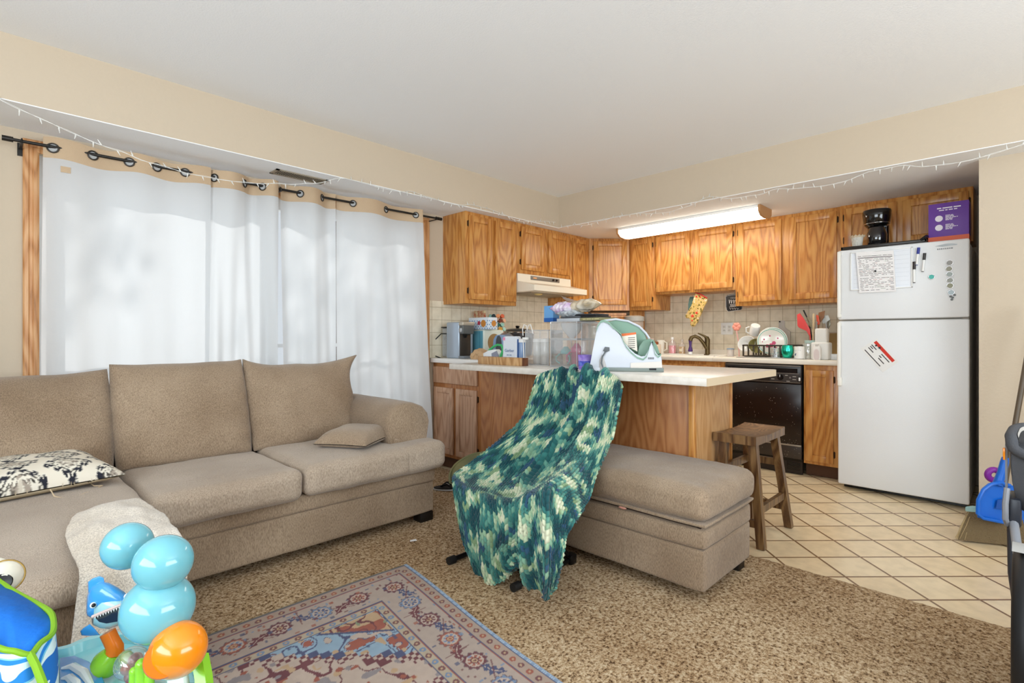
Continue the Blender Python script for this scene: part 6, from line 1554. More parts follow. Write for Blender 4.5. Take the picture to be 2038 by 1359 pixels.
part('carton', MB().box(xb-.005, ys0, zb_, xb+.10, ys1, ze, .002), mat('carton_pale', '#dfe7ee', .5), t)
mb = MB(); n = int((ys1-ys0)/.016)
for k in range(n):
    for j in range(5):
        if (k+j) % 2 == 0: mb.box(xb-.0062, ys0+.004+k*.016, zb_+.004+j*.016, xb-.0048, ys0+.016+k*.016, zb_+.014+j*.016)
for k in range(6):
    for j in range(5):
        if (k+j) % 2 == 0: mb.box(xb+.002+k*.016, ys0-.0012, zb_+.004+j*.016, xb+.014+k*.016, ys0+.0002, zb_+.014+j*.016)
part('gingham_print', mb, mat('gingham_blue', '#7ba2cc', .6), t)
mb = MB().cyl((xb-.0052, ys0+.06, (zb_+ze)/2), (xb-.0072, ys0+.06, (zb_+ze)/2), .030, None, 20)
mb.cyl((xb+.058, ys0-.0004, (zb_+ze)/2), (xb+.058, ys0-.0024, (zb_+ze)/2), .026, None, 20)
part('pretzel_picture', mb, mat('picture_orange', '#d08a3c', .6), t)
mb = MB().cyl((xb-.0052, ys0+.115, (zb_+ze)/2+.004), (xb-.0070, ys0+.115, (zb_+ze)/2+.004), .018, None, 9).cyl((xb-.0052, ys1-.015, (zb_+ze)/2), (xb-.0070, ys1-.015, (zb_+ze)/2), .014, None, 9)
part('red_logo', mb, mat('logo_red', '#b5364a', .6), t)
# pod carousel
cc = at(990, 640, x=3.22); zc = CZ
t = T('pod_carousel', 'wire carousel full of colourful coffee pods against the backsplash', 'pod holder', (3.22, cc.y, zc))
part('stand', MB().cyl((3.22, cc.y, zc), (3.22, cc.y, zc+.30), .008).lathe([(.07, zc), (.07, zc+.008), (.01, zc+.012)], (3.22, cc.y, 0), 24), black_plastic, t)
rnd = random.Random(9); cols_ = ['#2f6b63', '#d68a5a', '#8fc0b0', '#c9572f', '#dba23c', '#7b3a25', '#9fd0c4', '#e0a07c', '#34454a']
podm = []
for j in range(5):
    for k in range(6):
        a = PI+.1+(k-2.5)*.52+.26*(j % 2); z = zc+.20+j*.038; c_ = cols_[(j*5+k*2) % 9]
        d_ = Vector((math.cos(a), math.sin(a), .35)).normalized(); p_ = Vector((3.22, cc.y, z))+Vector((math.cos(a), math.sin(a), 0))*.055
        part('pod', MB().cyl(p_, p_+d_*.028, .014, .0185, 14), mat('pod_'+c_, c_, .35), t)
solo('pot_holder', MB().box(3.12, YX(965, 3.12), ZX(636, 955, 3.12)-.1, 3.135, YX(942, 3.12), ZX(618, 955, 3.12), .012, 3), mat('pot_cloth', '#d9c9a0', .9, vary=(28, '#b0533a')), 'cream and red quilted pot holder standing behind the gingham carton', 'pot holder')
bottle('canister', 'cream canister with dark lid on the teal and white box beside the carton', 'canister', (xb+.17, y0+.05, zb_), .075, .03, mat('canister_cream', '#e5dcc4', .5), black_plastic, 'cyl')
# black roaster, grey dome kettle, mini brewer
rx, ry = 3.46, YX(1030, 3.46)
t = T('slow_cooker', 'large black oval slow cooker with silver rim behind the bag', 'slow cooker', (rx, ry, CZ))
part('body', MB().lathe([(.11, CZ), (.135, CZ+.02), (.15, CZ+.19), (.152, CZ+.215)], (rx, ry, 0), 32), mat('cooker_black', '#2b2523', .25), t)
part('rim', MB().lathe([(.156, CZ+.213), (.158, CZ+.223), (.150, CZ+.228)], (rx, ry, 0), 32), chrome, t)
part('glass_lid', MB().lathe([(.148, CZ+.226), (.12, CZ+.245), (.05, CZ+.258), (.01, CZ+.26)], (rx, ry, 0), 32), mat('lid_dark', '#3a3f42', .1, coat=.6), t)
part('knob', MB().lathe([(.012, CZ+.259), (.02, CZ+.272), (.016, CZ+.28), (.003, CZ+.281)], (rx, ry, 0), 18), black_plastic, t)
kx, ky = 3.02, YX(1007, 3.02)
t = T('dome_lid', 'smoky grey plastic cake dome standing between brewer and slow cooker', 'dome', (kx, ky, CZ))
part('dome', MB().lathe([(.085, CZ), (.088, CZ+.10), (.082, CZ+.15), (.06, CZ+.19), (.03, CZ+.21), (.005, CZ+.214)], (kx, ky, 0), 30), clear('smoke_grey', '#6e7c8a', .72, .08, .3), t)
part('rim', MB().torus((kx, ky, CZ+.006), .088, .005, 'z'), clear('acrylic_edge', '#e8eef2', .5, .05, .5), t)
mx_, my = 2.86, YX(989, 2.86)
t = T('mini_brewer', 'small blue-grey arched single-cup brewer in front of the teal and white box', 'coffee maker', (mx_, my, CZ))
arch = [(mx_, my+.050, CZ+.005), (mx_, my+.052, CZ+.12), (mx_, my+.045, CZ+.16), (mx_, my+.02, CZ+.19), (mx_, my-.01, CZ+.195), (mx_, my-.04, CZ+.175), (mx_, my-.052, CZ+.13), (mx_, my-.052, CZ+.005)]
part('body', MB().prism(arch, (.09, 0, 0), .01, 3), mat('brewer_blue', '#7d9bc0', .3), t); part('front_arch', MB().prism([(x-.004, my+(y-my)*.62-.022, CZ+.002+(z-CZ)*.96) for x, y, z in arch], (.004, 0, 0)), mat('brewer_dark', '#3c4146', .3), t)
part('band', MB().box(mx_-.006, my-.012, CZ+.10, mx_-.002, my+.05, CZ+.108), black_plastic, t)
# spray scrubber, bag, bottles, paper bag, cable
gx = 2.62; gy = YX(980, gx)
t = T('scrubber_gun', 'white and green handheld sprayer lying behind the wooden tray', 'sprayer', (gx, gy, CZ))
S3 = lambda pts, x: [(x, at(a, b_, x=x).y, max(CZ, at(a, b_, x=x).z)) for a, b_ in pts]
part('body', MB().prism(S3([(962, 716), (961, 703), (972, 697), (985, 695), (992, 703), (990, 718)], gx), (.05, 0, 0), .006), mat('sprayer_white', '#eceef0', .3), t)
part('green_arch', MB().tube(S3([(974, 697), (982, 690), (990, 686), (998, 687), (1001, 695), (998, 706), (995, 717)], gx+.02), .009, 10), mat('sprayer_green', '#3fb56d', .3), t)
part('grey_grip', MB().prism(S3([(978, 703), (988, 698), (992, 708), (986, 717), (979, 716)], gx-.004), (.006, 0, 0), .001), mat('grip_grey', '#8d8fa0', .5), t)
xg = 2.52; ya, yb = YX(1029, xg), YX(1000, xg); zt = ZX(669, 1015, xg)
t = T('cereal_pouch', 'white and pale blue baby cereal pouch standing behind the wooden tray', 'pouch', (xg+.02, (ya+yb)/2, CZ))
part('pouch', MB().cushion(xg, ya, CZ, xg+.045, yb, zt, .012, (.0, 0, 0), 12, .002, 20), mat('pouch_white', '#dfe5ee', .4), t)
part('pink_corner', MB().box(xg-.0025, yb-.026, zt-.028, xg+.0, yb-.006, zt-.008), mat('pouch_pink', '#e58fae', .5), t)
part('blue_side', MB().box(xg+.002, ya-.002, CZ+.01, xg+.04, ya+.002, zt-.02, .001), mat('pouch_blue', '#3f6199', .5), t)
text('printed_word', 'Gerber', .030, mat('pouch_print', '#7388ad', .5), t, (xg-.0035, (ya+yb)/2, CZ+.085), (0, -1, 0), (0, 0, 1))
part('fine_print', words(xg-.0032, (ya+yb)/2+.025, CZ+.055, [.02, .02], .005, .006), mat('pouch_print', '#7388ad', .5), t)
bottle('water_bottle', 'pale blue ribbed bottle with white cap right of the cereal pouch', 'bottle', (2.56, YX(1039, 2.56), CZ), .165, .026, mat('bottle_blue', '#9ab5dd', .2, trans=.2), mat('cap_white', '#f4f4f2', .3), 'cyl')
bottle('blue_bottle', 'slim dark blue bottle with grey cap half hidden by the cereal pouch', 'bottle', (2.62, YX(1032, 2.62), CZ), .17, .022, mat('bottle_navy', '#3b5d9c', .3), mat('cap_grey', '#a6a9ad', .3), 'cyl')
t = T('white_cable', 'white looped charging cable hanging over the acrylic bin', 'cable', (2.46, YX(1052, 2.46), CZ+.2))
part('cable', MB().tube([at(a, b_, x=2.455) for a, b_ in ((1041, 668), (1040, 655), (1043, 646), (1048, 648), (1049, 657), (1052, 647), (1056, 646), (1059, 656), (1061, 664))], .003, 8), white_plastic, t)
part('plug', MB().box(2.44, YX(1050, 2.45), CZ+.16, 2.46, YX(1041, 2.45), CZ+.175, .003), white_plastic, t)
part('cable', MB().tube([(2.455, YX(1041, 2.455), CZ+.165), (2.45, YX(1042, 2.45), CZ+.10), (2.45, YX(1043, 2.45), CZ+.004)], .003, 8), white_plastic, t)
t = T('paper_bag', 'crumpled brown paper bag beside the coffee machine', 'bag', (2.78, YX(945, 2.78), CZ))
mb = MB().cushion(2.74, YX(962, 2.74), CZ, 2.83, YX(936, 2.74), CZ+.06, .012, (0, 0, .02), 14, .016, 22, 3); mb.v = [(x, y, max(CZ, z)) for x, y, z in mb.v]
part('bag', mb, mat('kraft_paper', '#c6a37c', .9), t, smooth=0)

# ================================================================ sink side counter
bottle('cereal_container', 'tall clear cereal container with grey lid behind the steamer', 'container', (4.75, YX(1262, 4.75), CZ), ZX(628, 1262, 4.75)-CZ, .095, clear('cereal_clear', '#d9cfc4', .45), mat('lid_grey', '#a9a69e', .4), 'cyl', None, 'lid')
bx_ = 5.06
bottle('dish_soap', 'clear bottle half full of pink dish soap left of the faucet', 'bottle', (bx_, YX(1338, bx_), CZ), .175, .040, clear('soap_clear', '#f6ecec', .25), mat('cap_white', '#f4f4f2', .3))
o = bpy.data.objects['dish_soap']; part('pink_soap', MB().lathe([(.030, CZ+.004), (.037, CZ+.008), (.037, CZ+.088)], (bx_, YX(1338, bx_), 0), 20), mat('soap_pink', '#f27f8d', .2), o)
bottle('hand_soap', 'pump bottle with yellow soap next to the pink dish soap', 'bottle', (bx_, YX(1357.5, bx_), CZ), .155, .034, clear('soap_clear', '#f6ecec', .25), clear('soap_clear', '#f6ecec', .25))
o = bpy.data.objects['hand_soap']; part('yellow_soap', MB().lathe([(.026, CZ+.004), (.031, CZ+.008), (.031, CZ+.078)], (bx_, YX(1357.5, bx_), 0), 20), mat('soap_yellow', '#d9a416', .2), o); part('soap_label', MB().box(bx_-.037, YX(1357.5, bx_)-.014, CZ+.03, bx_-.031, YX(1357.5, bx_)+.014, CZ+.055), mat('label_cream', '#efe3c0', .6), o)
t = T('dish_brush', 'purple handled dish brush standing by the sink', 'brush', (5.0, YX(1374, 5.0), CZ))
y_ = YX(1374, 5.0); part('handle', MB().lathe([(.020, CZ+.03), (.024, CZ+.04), (.012, CZ+.085), (.016, CZ+.13), (.019, CZ+.145), (.01, CZ+.15)], (5.0, y_, 0), 18), mat('brush_purple', '#57397c', .4), t)
part('brush_foot', MB().lathe([(.018, CZ), (.022, CZ+.006), (.018, CZ+.03)], (5.0, y_, 0), 16), mat('cap_white', '#f4f4f2', .3), t)
fy = YX(1408, 5.03)
t = T('kitchen_faucet', 'aged bronze single-lever kitchen faucet at the sink', 'faucet', (5.03, fy, CZ))
part('base_plate', MB().lathe([(.034, CZ), (.034, CZ+.006), (.026, CZ+.010)], (5.03, fy, 0), 20), bronze, t)
part('body', MB().tube([(5.03, fy, CZ), (5.03, fy, CZ+.08), (5.03, fy, CZ+.15), (5.03, fy+.01, CZ+.175)], [.024, .023, .025, .02], 16), bronze, t)
part('spout', MB().tube([(5.02, fy+.002, CZ+.06), (5.0, fy+.03, CZ+.12), (4.98, fy+.06, CZ+.165), (4.96, fy+.095, CZ+.185), (4.945, fy+.125, CZ+.17), (4.94, fy+.135, CZ+.14)], [.017, .017, .016, .017, .019, .020], 14), bronze, t)
part('lever', MB().tube([(5.03, fy, CZ+.165), (5.01, fy+.03, CZ+.19), (4.99, fy+.08, CZ+.215)], [.016, .010, .006], 10), bronze, t)
o = bottle('blue_lid_jar', 'small clear jar with blue-grey lid between faucet and dish rack', 'jar', (4.80, YX(1454, 4.80), CZ), .075, .030, clear('jar2', '#f3e9e4', .4), mat('lid_blue', '#8fa5bd', .4), 'cyl', None, 'lid')
t = T('flower_brush', 'pink flower-topped bottle brush next to the dish rack', 'brush', (4.85, YX(1468, 4.85), CZ))
part('stem', MB().tube([(4.85, YX(1471, 4.85), CZ), at(1470, 680, x=4.85), at(1465, 655, x=4.85)], .005, 8), mat('brush_pink', '#f2b3ab', .4), t)
c_ = at(1466, 650, x=4.85); mb = MB()
for k in range(6): a = k*PI/3; mb.ell((c_.x, c_.y+.02*math.cos(a), c_.z+.02*math.sin(a)), .012, .02, .02, 12, 8)
part('flower', mb, mat('flower_coral', '#ef9a86', .6), t)
# cups by the left of the soap
for px, py, r_, h_, c1, lab in ((1296, 0, .028, .16, '#e7c9c0', 'slim pale pink tumbler near the corner garage'), (1314, 0, .045, .145, '#efe9dc', 'cream pitcher left of the pink dish soap')):
    o = T('tumbler' if px < 1300 else 'pitcher', lab, 'cup' if px < 1300 else 'pitcher', (5.0, YX(px, 5.0), CZ))
    y_ = YX(px, 5.0); part('body', MB().lathe([(r_*.8, CZ), (r_*.84, CZ+.004), (r_, CZ+h_), (r_*.93, CZ+h_), (r_*.8, CZ+.01)], (5.0, y_, 0), 22), mat('m_'+c1, c1, .3), o)
    if px > 1300: part('handle', MB().tube([(5.0, y_-r_*.95, CZ+h_*.9), (5.0, y_-r_-.03, CZ+h_*.8), (5.0, y_-r_-.03, CZ+h_*.35), (5.0, y_-r_*.9, CZ+h_*.22)], .006, 8), mat('m_'+c1, c1, .3), o)
o = T('copper_tin', 'small copper tin on a cream box in the corner behind the steamer', 'tin', (4.85, YX(1297, 4.85), CZ))
part('box', MB().box(4.82, YX(1308, 4.82), CZ, 4.90, YX(1288, 4.82), CZ+.10, .004), mat('m_cream', '#ecd9c2', .5), o); part('tin', MB().box(4.83, YX(1304, 4.82), CZ+.10, 4.89, YX(1290, 4.82), CZ+.13, .004), mat('copper', '#b0663c', .3, metal=.6), o)

# dish rack with dishes
rx0, rx1 = 4.63, 4.93; ry1, ry0 = YX(1477, rx0), YX(1578, rx0+.02); rz = CZ+.012
t = T('dish_drainer', 'dark olive plastic dish rack on the counter above the dishwasher', 'dish rack', (4.78, (ry0+ry1)/2, CZ))
rk = mat('rack_olive', '#3f3628', .4)
mb = MB().box(rx0, ry0, CZ+.10, rx0+.012, ry1, CZ+.112, .003).box(rx1, ry0, CZ+.10, rx1+.012, ry1, CZ+.112, .003).box(rx0, ry0, CZ+.10, rx1+.01, ry0+.012, CZ+.112, .003).box(rx0, ry1-.012, CZ+.10, rx1+.01, ry1, CZ+.112, .003)
part('rim', mb, rk, t)
part('floor_grid', MB().box(rx0+.01, ry0+.01, CZ+.01, rx1, ry1-.01, CZ+.018, .003), rk, t)
nb = 9
for k in range(nb+1):
    y_ = ry0+.008+(ry1-ry0-.016)*k/nb
    part('bar', MB().box(rx0+.003, y_-.007, CZ+.012, rx0+.010, y_+.007, CZ+.104, .002), rk, t)
    part('bar', MB().box(rx1+.002, y_-.007, CZ+.012, rx1+.008, y_+.007, CZ+.104, .002), rk, t)
solo('drip_mat', MB().box(4.545, YX(1602, 4.60), CZ, 4.98, YX(1470, 4.6), CZ+.007, .003), mat('mat_grey', '#b3aea6', .6), 'thin grey drip tray under the dish rack', 'drip tray')
def plate(label, y, x, r_, m, tilt=.0, rz_=.35, zc=None):
    o = T('dinner_plate', label, 'plate', (x, y, rz), 'plates standing in the dish rack')
    mb = MB().lathe([(.001, 0), (r_*.6, .0), (r_*.98, .018), (r_, .020), (r_*.97, .022), (r_*.6, .006), (.001, .005)], (0, 0, 0), 36, False)
    M_ = Matrix.Translation((x, y, rz+.012+r_)) @ Matrix.Rotation(rz_, 4, 'Z') @ Matrix.Rotation(-PI/2+tilt, 4, 'Y')
    part('plate_body', mb.xf(M_), m, o)
    mb = MB().ring([[M_ @ Vector((r_*a*math.cos(k*PI/20), r_*a*math.sin(k*PI/20), q)) for k in range(40)] for a, q in ((.90, .0195), (.96, .0215))], False)
    part('coloured_rim', mb, mat('plate_teal', '#7fbfae', .3), o)
    return o, M_
pc = mat('plate_cream', '#f0e9da', .2, coat=.4)
yp = YX(1538, 4.74)
o, M_ = plate('front dinner plate with pink flowers in the dish rack', yp, 4.70, .112, pc, .12, .45)
mb = MB()
for a, b_, r_ in ((-.03, .0, .016), (-.01, -.02, .014), (-.035, .03, .013), (-.05, -.03, .010), (.02, .055, .006), (.03, -.05, .006), (.05, .01, .006), (-.0, .07, .006)):
    mb.ring([[M_ @ Vector((a+r_*math.cos(k*PI/6)*(1+.25*(k % 2)), b_+r_*math.sin(k*PI/6)*(1+.25*(k % 2)), -.0015 if False else .0065)) for k in range(12)], [M_ @ Vector((a+r_*.1*math.cos(k*PI/6), b_+r_*.1*math.sin(k*PI/6), .008)) for k in range(12)]], True)
part('flower_print', mb, mat('flower_pink', '#c9426a', .4), o)
plate('white plate right behind the flowered plate', YX(1537, 4.76), 4.755, .118, mat('plate_white', '#f1efe9', .2, coat=.4), .10, .45)
plate('rearmost pale plate in the dish rack', YX(1535, 4.80), 4.81, .115, mat('plate_grey', '#dfe3de', .2, coat=.4), .08, .45)
def bowl(label, c, r_, m, rx=0, ry=0, cat='bowl', name='cereal_bowl', grp='bowls in the dish rack'):
    o = T(name, label, cat, c, grp); mb = MB().lathe([(r_*.3, 0), (r_*.45, .004), (r_*.85, r_*.45), (r_, r_*.75), (r_*.96, r_*.75), (r_*.8, r_*.45), (r_*.4, .010), (.001, .008)], (0, 0, 0), 28, True).place((0, 0, 0), 0, rx, ry).place(c)
    part('bowl', mb, m, o)
bowl('white bowl tipped on its side at the left of the dish rack', (4.74, YX(1490, 4.74), rz+.085), .075, mat('plate_white', '#f1efe9', .2), 0, -1.15)
bowl('olive green bowl leaning beside the white one in the dish rack', (4.70, YX(1504, 4.70), rz+.065), .070, mat('bowl_olive', '#8f8750', .3), .5, -1.0)
mz = at(1502, 657, x=4.80)
o = T('coffee_mug', 'upside-down white mug on top of the dishes in the rack', 'mug', mz)
part('mug', MB().lathe([(.036, .05), (.04, .045), (.042, -.04), (.038, -.04)], (0, 0, 0), 24).place((mz.x, mz.y, mz.z), 0, .35, -.5), mat('plate_white', '#f1efe9', .2), o)
part('handle', MB().tube([(mz.x-.02, mz.y+.038, mz.z+.03), (mz.x-.035, mz.y+.062, mz.z+.02), (mz.x-.03, mz.y+.062, mz.z-.015), (mz.x-.01, mz.y+.04, mz.z-.03)], .006, 8), mat('plate_white', '#f1efe9', .2), o)
# paddle cutting board leaning on the backsplash
t = T('cutting_board', 'pale grey paddle cutting board leaning on the backsplash behind the dishes', 'cutting board', (5.08, YX(1555, 5.08), CZ))
cbp = [(1530, 706), (1530, 668), (1540, 660), (1546, 652), (1546, 640), (1549, 633), (1555, 633), (1558, 640), (1558, 650), (1563, 656), (1570, 660), (1571, 706)]
part('board', MB().prism([(5.09+.04*(1.0-(CZ+.3-z)/.3)*0+.045*((z-CZ)/.25), y, max(CZ, z)) for x, y, z in [tuple(at(a, b_, x=5.09)) for a, b_ in cbp]], (.014, 0, 0)), mat('board_grey', '#d2cbc2', .6), t)
hc = at(1552, 640, x=5.13); part('hang_hole', MB().cyl((hc.x-.008, hc.y, hc.z), (hc.x+.002, hc.y, hc.z), .006), gap_shade, t)
t = T('drinking_glass', 'clear drinking glass upside down in front of the dish rack', 'glass', (4.585, YX(1543, 4.585), CZ))
y_ = YX(1543, 4.585); part('glass', MB().lathe([(.036, CZ+.008), (.036, CZ+.03), (.030, CZ+.082), (.027, CZ+.085), (.026, CZ+.080), (.033, CZ+.03), (.033, CZ+.008)], (4.585, y_, 0), 24), acr, t); part('rim', MB().torus((4.585, y_, CZ+.010), .0355, .002, 'z').torus((4.585, y_, CZ+.084), .027, .002, 'z'), acr_e, t)
y_ = YX(1567, 4.585)
t = T('metallic_tumbler', 'shiny mint green metallic stemless cup beside the drinking glass', 'cup', (4.585, y_, CZ))
part('cup', MB().lathe([(.026, CZ+.008), (.034, CZ+.014), (.044, CZ+.05), (.045, CZ+.075), (.037, CZ+.11), (.034, CZ+.11), (.041, CZ+.075), (.03, CZ+.02)], (4.585, y_, 0), 28), mat('mint_metal', '#2fc9ac', .18, metal=.85), t)
y_ = YX(1591, 4.59)
t = T('white_mug', 'white mug with small blue dots and a drop right of the mint cup', 'mug', (4.59, y_, CZ))
part('mug', MB().lathe([(.036, CZ+.001), (.040, CZ+.004), (.038, CZ+.102), (.034, CZ+.102), (.034, CZ+.01)], (4.59, y_, 0), 26), mat('mug_white', '#f3efe8', .25), t)
mb = MB()
for dy, dz, r_ in ((.018, .035, .006), (.016, .044, .004), (.02, .070, .0018), (.008, .072, .0018), (-.006, .073, .0018), (-.016, .070, .0018)):
    mb.ell((4.59-math.sqrt(.0395**2-dy*dy), y_+dy, CZ+dz), .0012, r_, r_, 10, 6)
part('dot_print', mb, mat('dot_blue', '#2b3f6e', .4), t)
o = bottle('glass_jar', 'clear glass jar with bubbles right of the white mug', 'jar', (4.62, YX(1608, 4.62), CZ), .125, .036, clear('jar3', '#e5e2d4', .35, .04, .4), clear('jar3', '#e5e2d4', .35, .04, .4), 'cyl', None, 'lid')
# utensil crock and its tools
uy = YX(1618, 4.82)
t = T('utensil_crock', 'pale mint utensil crock behind the white jug', 'crock', (4.82, uy, CZ))
part('crock', MB().lathe([(.055, CZ), (.06, CZ+.006), (.062, CZ+.15), (.056, CZ+.15), (.052, CZ+.02)], (4.82, uy, 0), 28), mat('crock_mint', '#bcd3cc', .3), t)
def tool(name, label, cat, base, headpts, m, stem, sm, x=4.82, th=.006):
    o = T(name, label, cat, stem[0] if isinstance(stem[0], tuple) else tuple(stem[0]), 'kitchen tools in the crock')
    part('handle', MB().tube(stem, .0055, 8), sm, o)
    part('tool_head', MB().prism([tuple(at(a, b_, x=x)) for a, b_ in headpts], (th, 0, 0), .002), m, o); return o
base_ = (4.82, uy, CZ+.03)
redp = mat('red_silicone', '#e8504e', .4)
tool('red_turner', 'large red perforated turner sticking out at the left of the crock', 'spatula', base_, [(1586, 626), (1592, 623), (1600, 634), (1612, 655), (1613, 668), (1610, 668), (1605, 658), (1590, 652), (1587, 648)], redp, [(4.82, uy+.01, CZ+.03), tuple(at(1612, 665, x=4.80))], redp, 4.80)
tool('black_spoon', 'black handled olive spoon leaning left in the crock', 'spoon', base_, [(1604, 630), (1612, 633), (1618, 645), (1617, 655), (1610, 648)], mat('spoon_olive', '#8d8468', .4), [(4.83, uy-.01, CZ+.03), tuple(at(1610, 640, x=4.82)), tuple(at(1599, 617, x=4.82))], black_plastic, 4.815)
tool('wooden_spatula', 'brown slotted spatula at the right of the crock', 'spatula', base_, [(1629, 622), (1642, 618), (1640, 632), (1632, 642), (1627, 636)], mat('spatula_brown', '#8a5f3c', .5), [(4.84, uy-.02, CZ+.03), tuple(at(1630, 640, x=4.84))], mat('spatula_brown', '#8a5f3c', .5), 4.84)
tool('orange_whisk', 'orange-red handled tool in the middle of the crock', 'utensil', base_, [(1624, 626), (1629, 628), (1632, 645), (1626, 647)], mat('tool_orange', '#dd5533', .4), [(4.83, uy, CZ+.03), tuple(at(1626, 640, x=4.83))], steel, 4.83)
tool('wooden_spoon', 'pale wooden stick standing upright in the crock', 'spoon', base_, [(1617, 624), (1621, 624), (1621, 650), (1617, 650)], mat('spoon_beige', '#dcc39a', .6), [(4.80, uy-.0, CZ+.03), tuple(at(1619, 645, x=4.81))], mat('spoon_beige', '#dcc39a', .6), 4.81)
tool('ladle', 'grey plastic ladle leaning right towards the fridge', 'ladle', base_, [(1636, 628), (1648, 627), (1652, 636), (1646, 645), (1637, 643)], mat('ladle_grey', '#c5c9c6', .3), [(4.84, uy-.03, CZ+.03), tuple(at(1645, 650, x=4.84)), tuple(at(1643, 642, x=4.84))], steel, 4.85)
tool('metal_spoon', 'dark steel serving spoon leaning right in the crock', 'spoon', base_, [(1646, 640), (1652, 636), (1653, 646), (1648, 656), (1645, 652)], mat('spoon_steel', '#6b6657', .3, metal=.6), [(4.83, uy-.03, CZ+.03), tuple(at(1646, 652, x=4.83))], steel, 4.83)
# white jug and small bottle, bits at the end of the counter
jy0, jy1 = YX(1650, 4.60), YX(1615, 4.60)
t = T('white_jug', 'big plain white plastic jug next to the fridge', 'jug', (4.65, (jy0+jy1)/2, CZ))
jw = mat('jug_white', '#f0efe9', .35)
part('body', MB().box(4.58, jy0, CZ, 4.70, jy1, CZ+.135, .012, 3), jw, t); part('neck', MB().box(4.60, jy0+.018, CZ+.125, 4.68, jy1-.022, CZ+.245, .012, 3), jw, t)
y_ = YX(1626, 4.56)
t = T('small_lotion_bottle', 'small white bottle with rounded label in front of the white jug', 'bottle', (4.56, y_, CZ))
part('body', MB().cushion(4.545, y_-.030, CZ, 4.572, y_+.030, CZ+.10, .013, n=10, wob=0), mat('lotion_white', '#f6f2ec', .25), t); part('cap', MB().box(4.550, y_-.012, CZ+.10, 4.568, y_+.012, CZ+.122, .004), mat('lotion_cap', '#d9d4cc', .3), t); part('label', MB().cushion(4.5425, y_-.019, CZ+.015, 4.5455, y_+.019, CZ+.065, .0015, n=6, wob=0), mat('lotion_label', '#e7d9d6', .4), t)
solo('charger_box', MB().box(4.66, YX(1666, 4.66), CZ, 4.72, YX(1653, 4.66), CZ+.045, .004), white_plastic, 'little white box against the fridge end of the counter', 'box')
t = T('brown_board', 'brown wooden board leaning between crock and fridge', 'cutting board', (5.0, 1.10, CZ))
part('board', MB().prism([(5.06, 1.01, CZ), (5.06, 1.20, CZ), (5.09, 1.20, CZ+.21), (5.09, 1.01, CZ+.21)], (.015, 0, 0), .003), mat('board_brown', '#a88b58', .6), t)
part('handle', MB().torus((5.085, 1.06, CZ+.25), .03, .008, 'x'), mat('board_brown', '#a88b58', .6), t)

# oven mitt, teal mitt and slate pot holder hanging under the cabinet
mx = 4.86
def mitt(px, py): return tuple(at(1350+px/15.98, 575+py/15.98, x=mx))
t = T('oven_mitt', 'mustard and red floral oven mitt hanging above the sink', 'oven mitt', mitt(540, 90))
ol = [mitt(*p_) for p_ in ((540, 110), (700, 160), (920, 280), (905, 400), (800, 590), (690, 840), (600, 1060), (545, 1170), (440, 1205), (375, 1150), (365, 980), (385, 890), (330, 930), (240, 930), (208, 860), (290, 730), (410, 540), (490, 370), (515, 220))]
def mitt_cloth():
    m = bpy.data.materials.new('mitt_cloth'); N, L, b = nodes_of(m)
    tc_ = N.new('ShaderNodeTexCoord'); n = N.new('ShaderNodeTexNoise'); n.inputs['Scale'].default_value = 42; n.inputs['Detail'].default_value = 2; L.new(tc_.outputs['Object'], n.inputs['Vector'])
    r_ = N.new('ShaderNodeValToRGB'); r_.color_ramp.interpolation = 'CONSTANT'; e = r_.color_ramp.elements
    e[0].position = 0; e[0].color = (*lin('#6a5a28'), 1); e[1].position = .40; e[1].color = (*lin('#cfae62'), 1)
    for ps, c in ((.52, '#dfc486'), (.58, '#b9824a'), (.64, '#e8dcb8')): q = e.new(ps); q.color = (*lin(c), 1)
    L.new(n.outputs['Fac'], r_.inputs[0]); L.new(r_.outputs[0], b.inputs['Base Color']); b.inputs['Roughness'].default_value = .9
    return m
part('mitt_body', MB().prism(ol, (.022, 0, 0), .008, 3), mitt_cloth(), t)
part('cuff_trim', MB().tube([mitt(530, 110), mitt(700, 170), mitt(915, 290)], .007, 8), mat('mitt_red', '#b5392c', .8), t)
mb = MB()
for px, py, r_ in ((450, 860, .014), (580, 760, .012), (440, 1000, .008), (580, 240, .010), (700, 260, .009)):
    c_ = mitt(px, py); mb.ell((mx-.001, c_[1], c_[2]), .003, r_, r_, 9, 6)
part('flower_print', mb, mat('mitt_flower', '#e0402f', .8), t)
part('hanging_loop', MB().torus((mx+.008, mitt(560, 70)[1], mitt(560, 70)[2]), .009, .002, 'x'), mat('mitt_red', '#b5392c', .8), t)
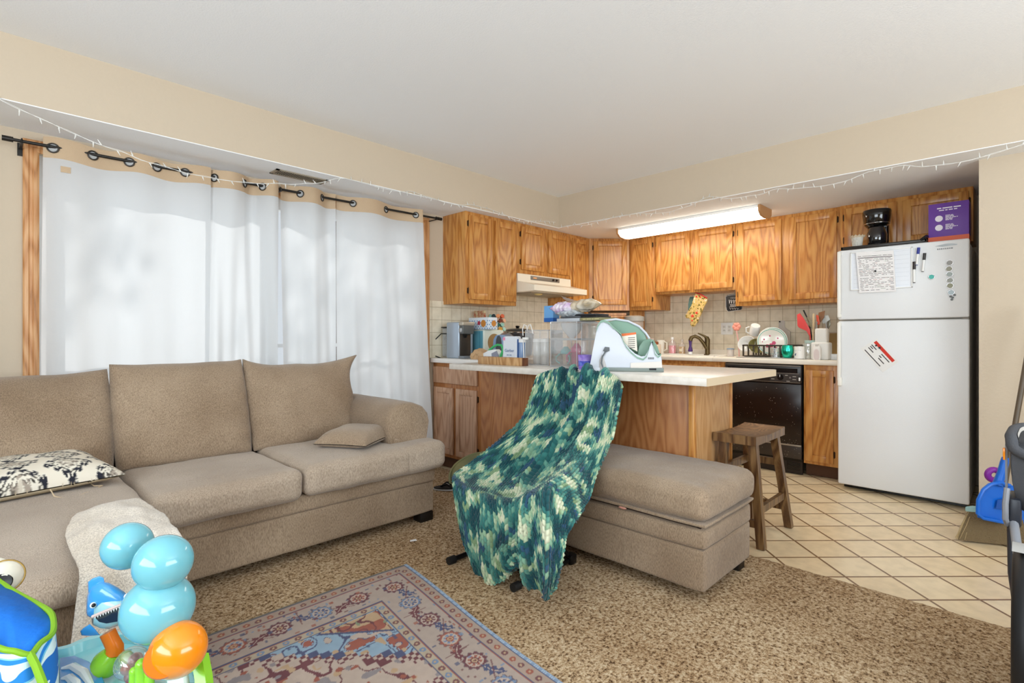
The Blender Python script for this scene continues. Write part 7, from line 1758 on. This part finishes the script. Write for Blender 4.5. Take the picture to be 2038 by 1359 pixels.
t = T('teal_mitt', 'grey-teal mitt hanging behind the floral oven mitt', 'oven mitt', mitt(400, 240))
part('mitt_body', MB().prism([(x+.03, y, z) for x, y, z in [mitt(*p_) for p_ in ((320, 240), (520, 240), (520, 600), (300, 720), (255, 690), (270, 480), (290, 320))]], (.016, 0, 0), .006), mat('teal_cloth', '#5d7a74', .9), t)
def ph(px, py, x=mx): return tuple(at(1430+px/22.66, 570+py/22.66, x=x))
t = T('slate_pot_holder', 'black square pot holder with pale hand lettering hanging left of the tall cabinet', 'pot holder', ph(720, 150))
ol = [ph(*p_) for p_ in ((330, 480), (400, 410), (600, 380), (900, 350), (1030, 400), (1070, 600), (1060, 1000), (1010, 1060), (800, 1080), (450, 1130), (370, 1060), (340, 900))]
part('pad', MB().prism(ol, (.012, 0, 0), .003), mat('slate_black', '#1f1c1b', .7), t)
part('back_pad', MB().prism([(x+.016, y+.008, z+.008) for x, y, z in ol], (.012, 0, 0), .003), mat('slate_black', '#1f1c1b', .7), t)
part('edge_trim', MB().tube([tuple(Vector(p_)+Vector((-.001, 0, 0))) for p_ in ol], .0016, 6, False, True), mat('trim_pale', '#a9a6a6', .5), t)
part('hanging_loop', MB().torus((mx+.006, ph(740, 250)[1], ph(740, 250)[2]), .010, .002, 'x'), MATS['trim_pale'], t)
mb = MB()
def stroke(pts, r_=.0014): mb.tube([tuple(Vector(ph(*q))+Vector((-.001, 0, 0))) for q in pts], r_, 5)
for x0_, w2 in ((480, 60), (570, 70), (680, 60), (770, 60), (850, 50)):
    stroke([(x0_, 600), (x0_+w2*.3, 770)], .002); stroke([(x0_+w2*.3, 770), (x0_+w2*.8, 620)], .0012)
for k in range(6): stroke([(540+k*60, 830), (580+k*60, 890)], .0016)
stroke([(490, 920), (900, 880)], .0016); stroke([(520, 820), (880, 790)], .0012)
for k in range(4): stroke([(500+k*110, 960), (540+k*110, 1040), (580+k*110, 970)], .0013)
for k in range(5): stroke([(560+k*60, 500), (590+k*60, 520), (560+k*60, 540)], .0011)
part('hand_lettering', mb, mat('chalk', '#d8cfc8', .8), t)
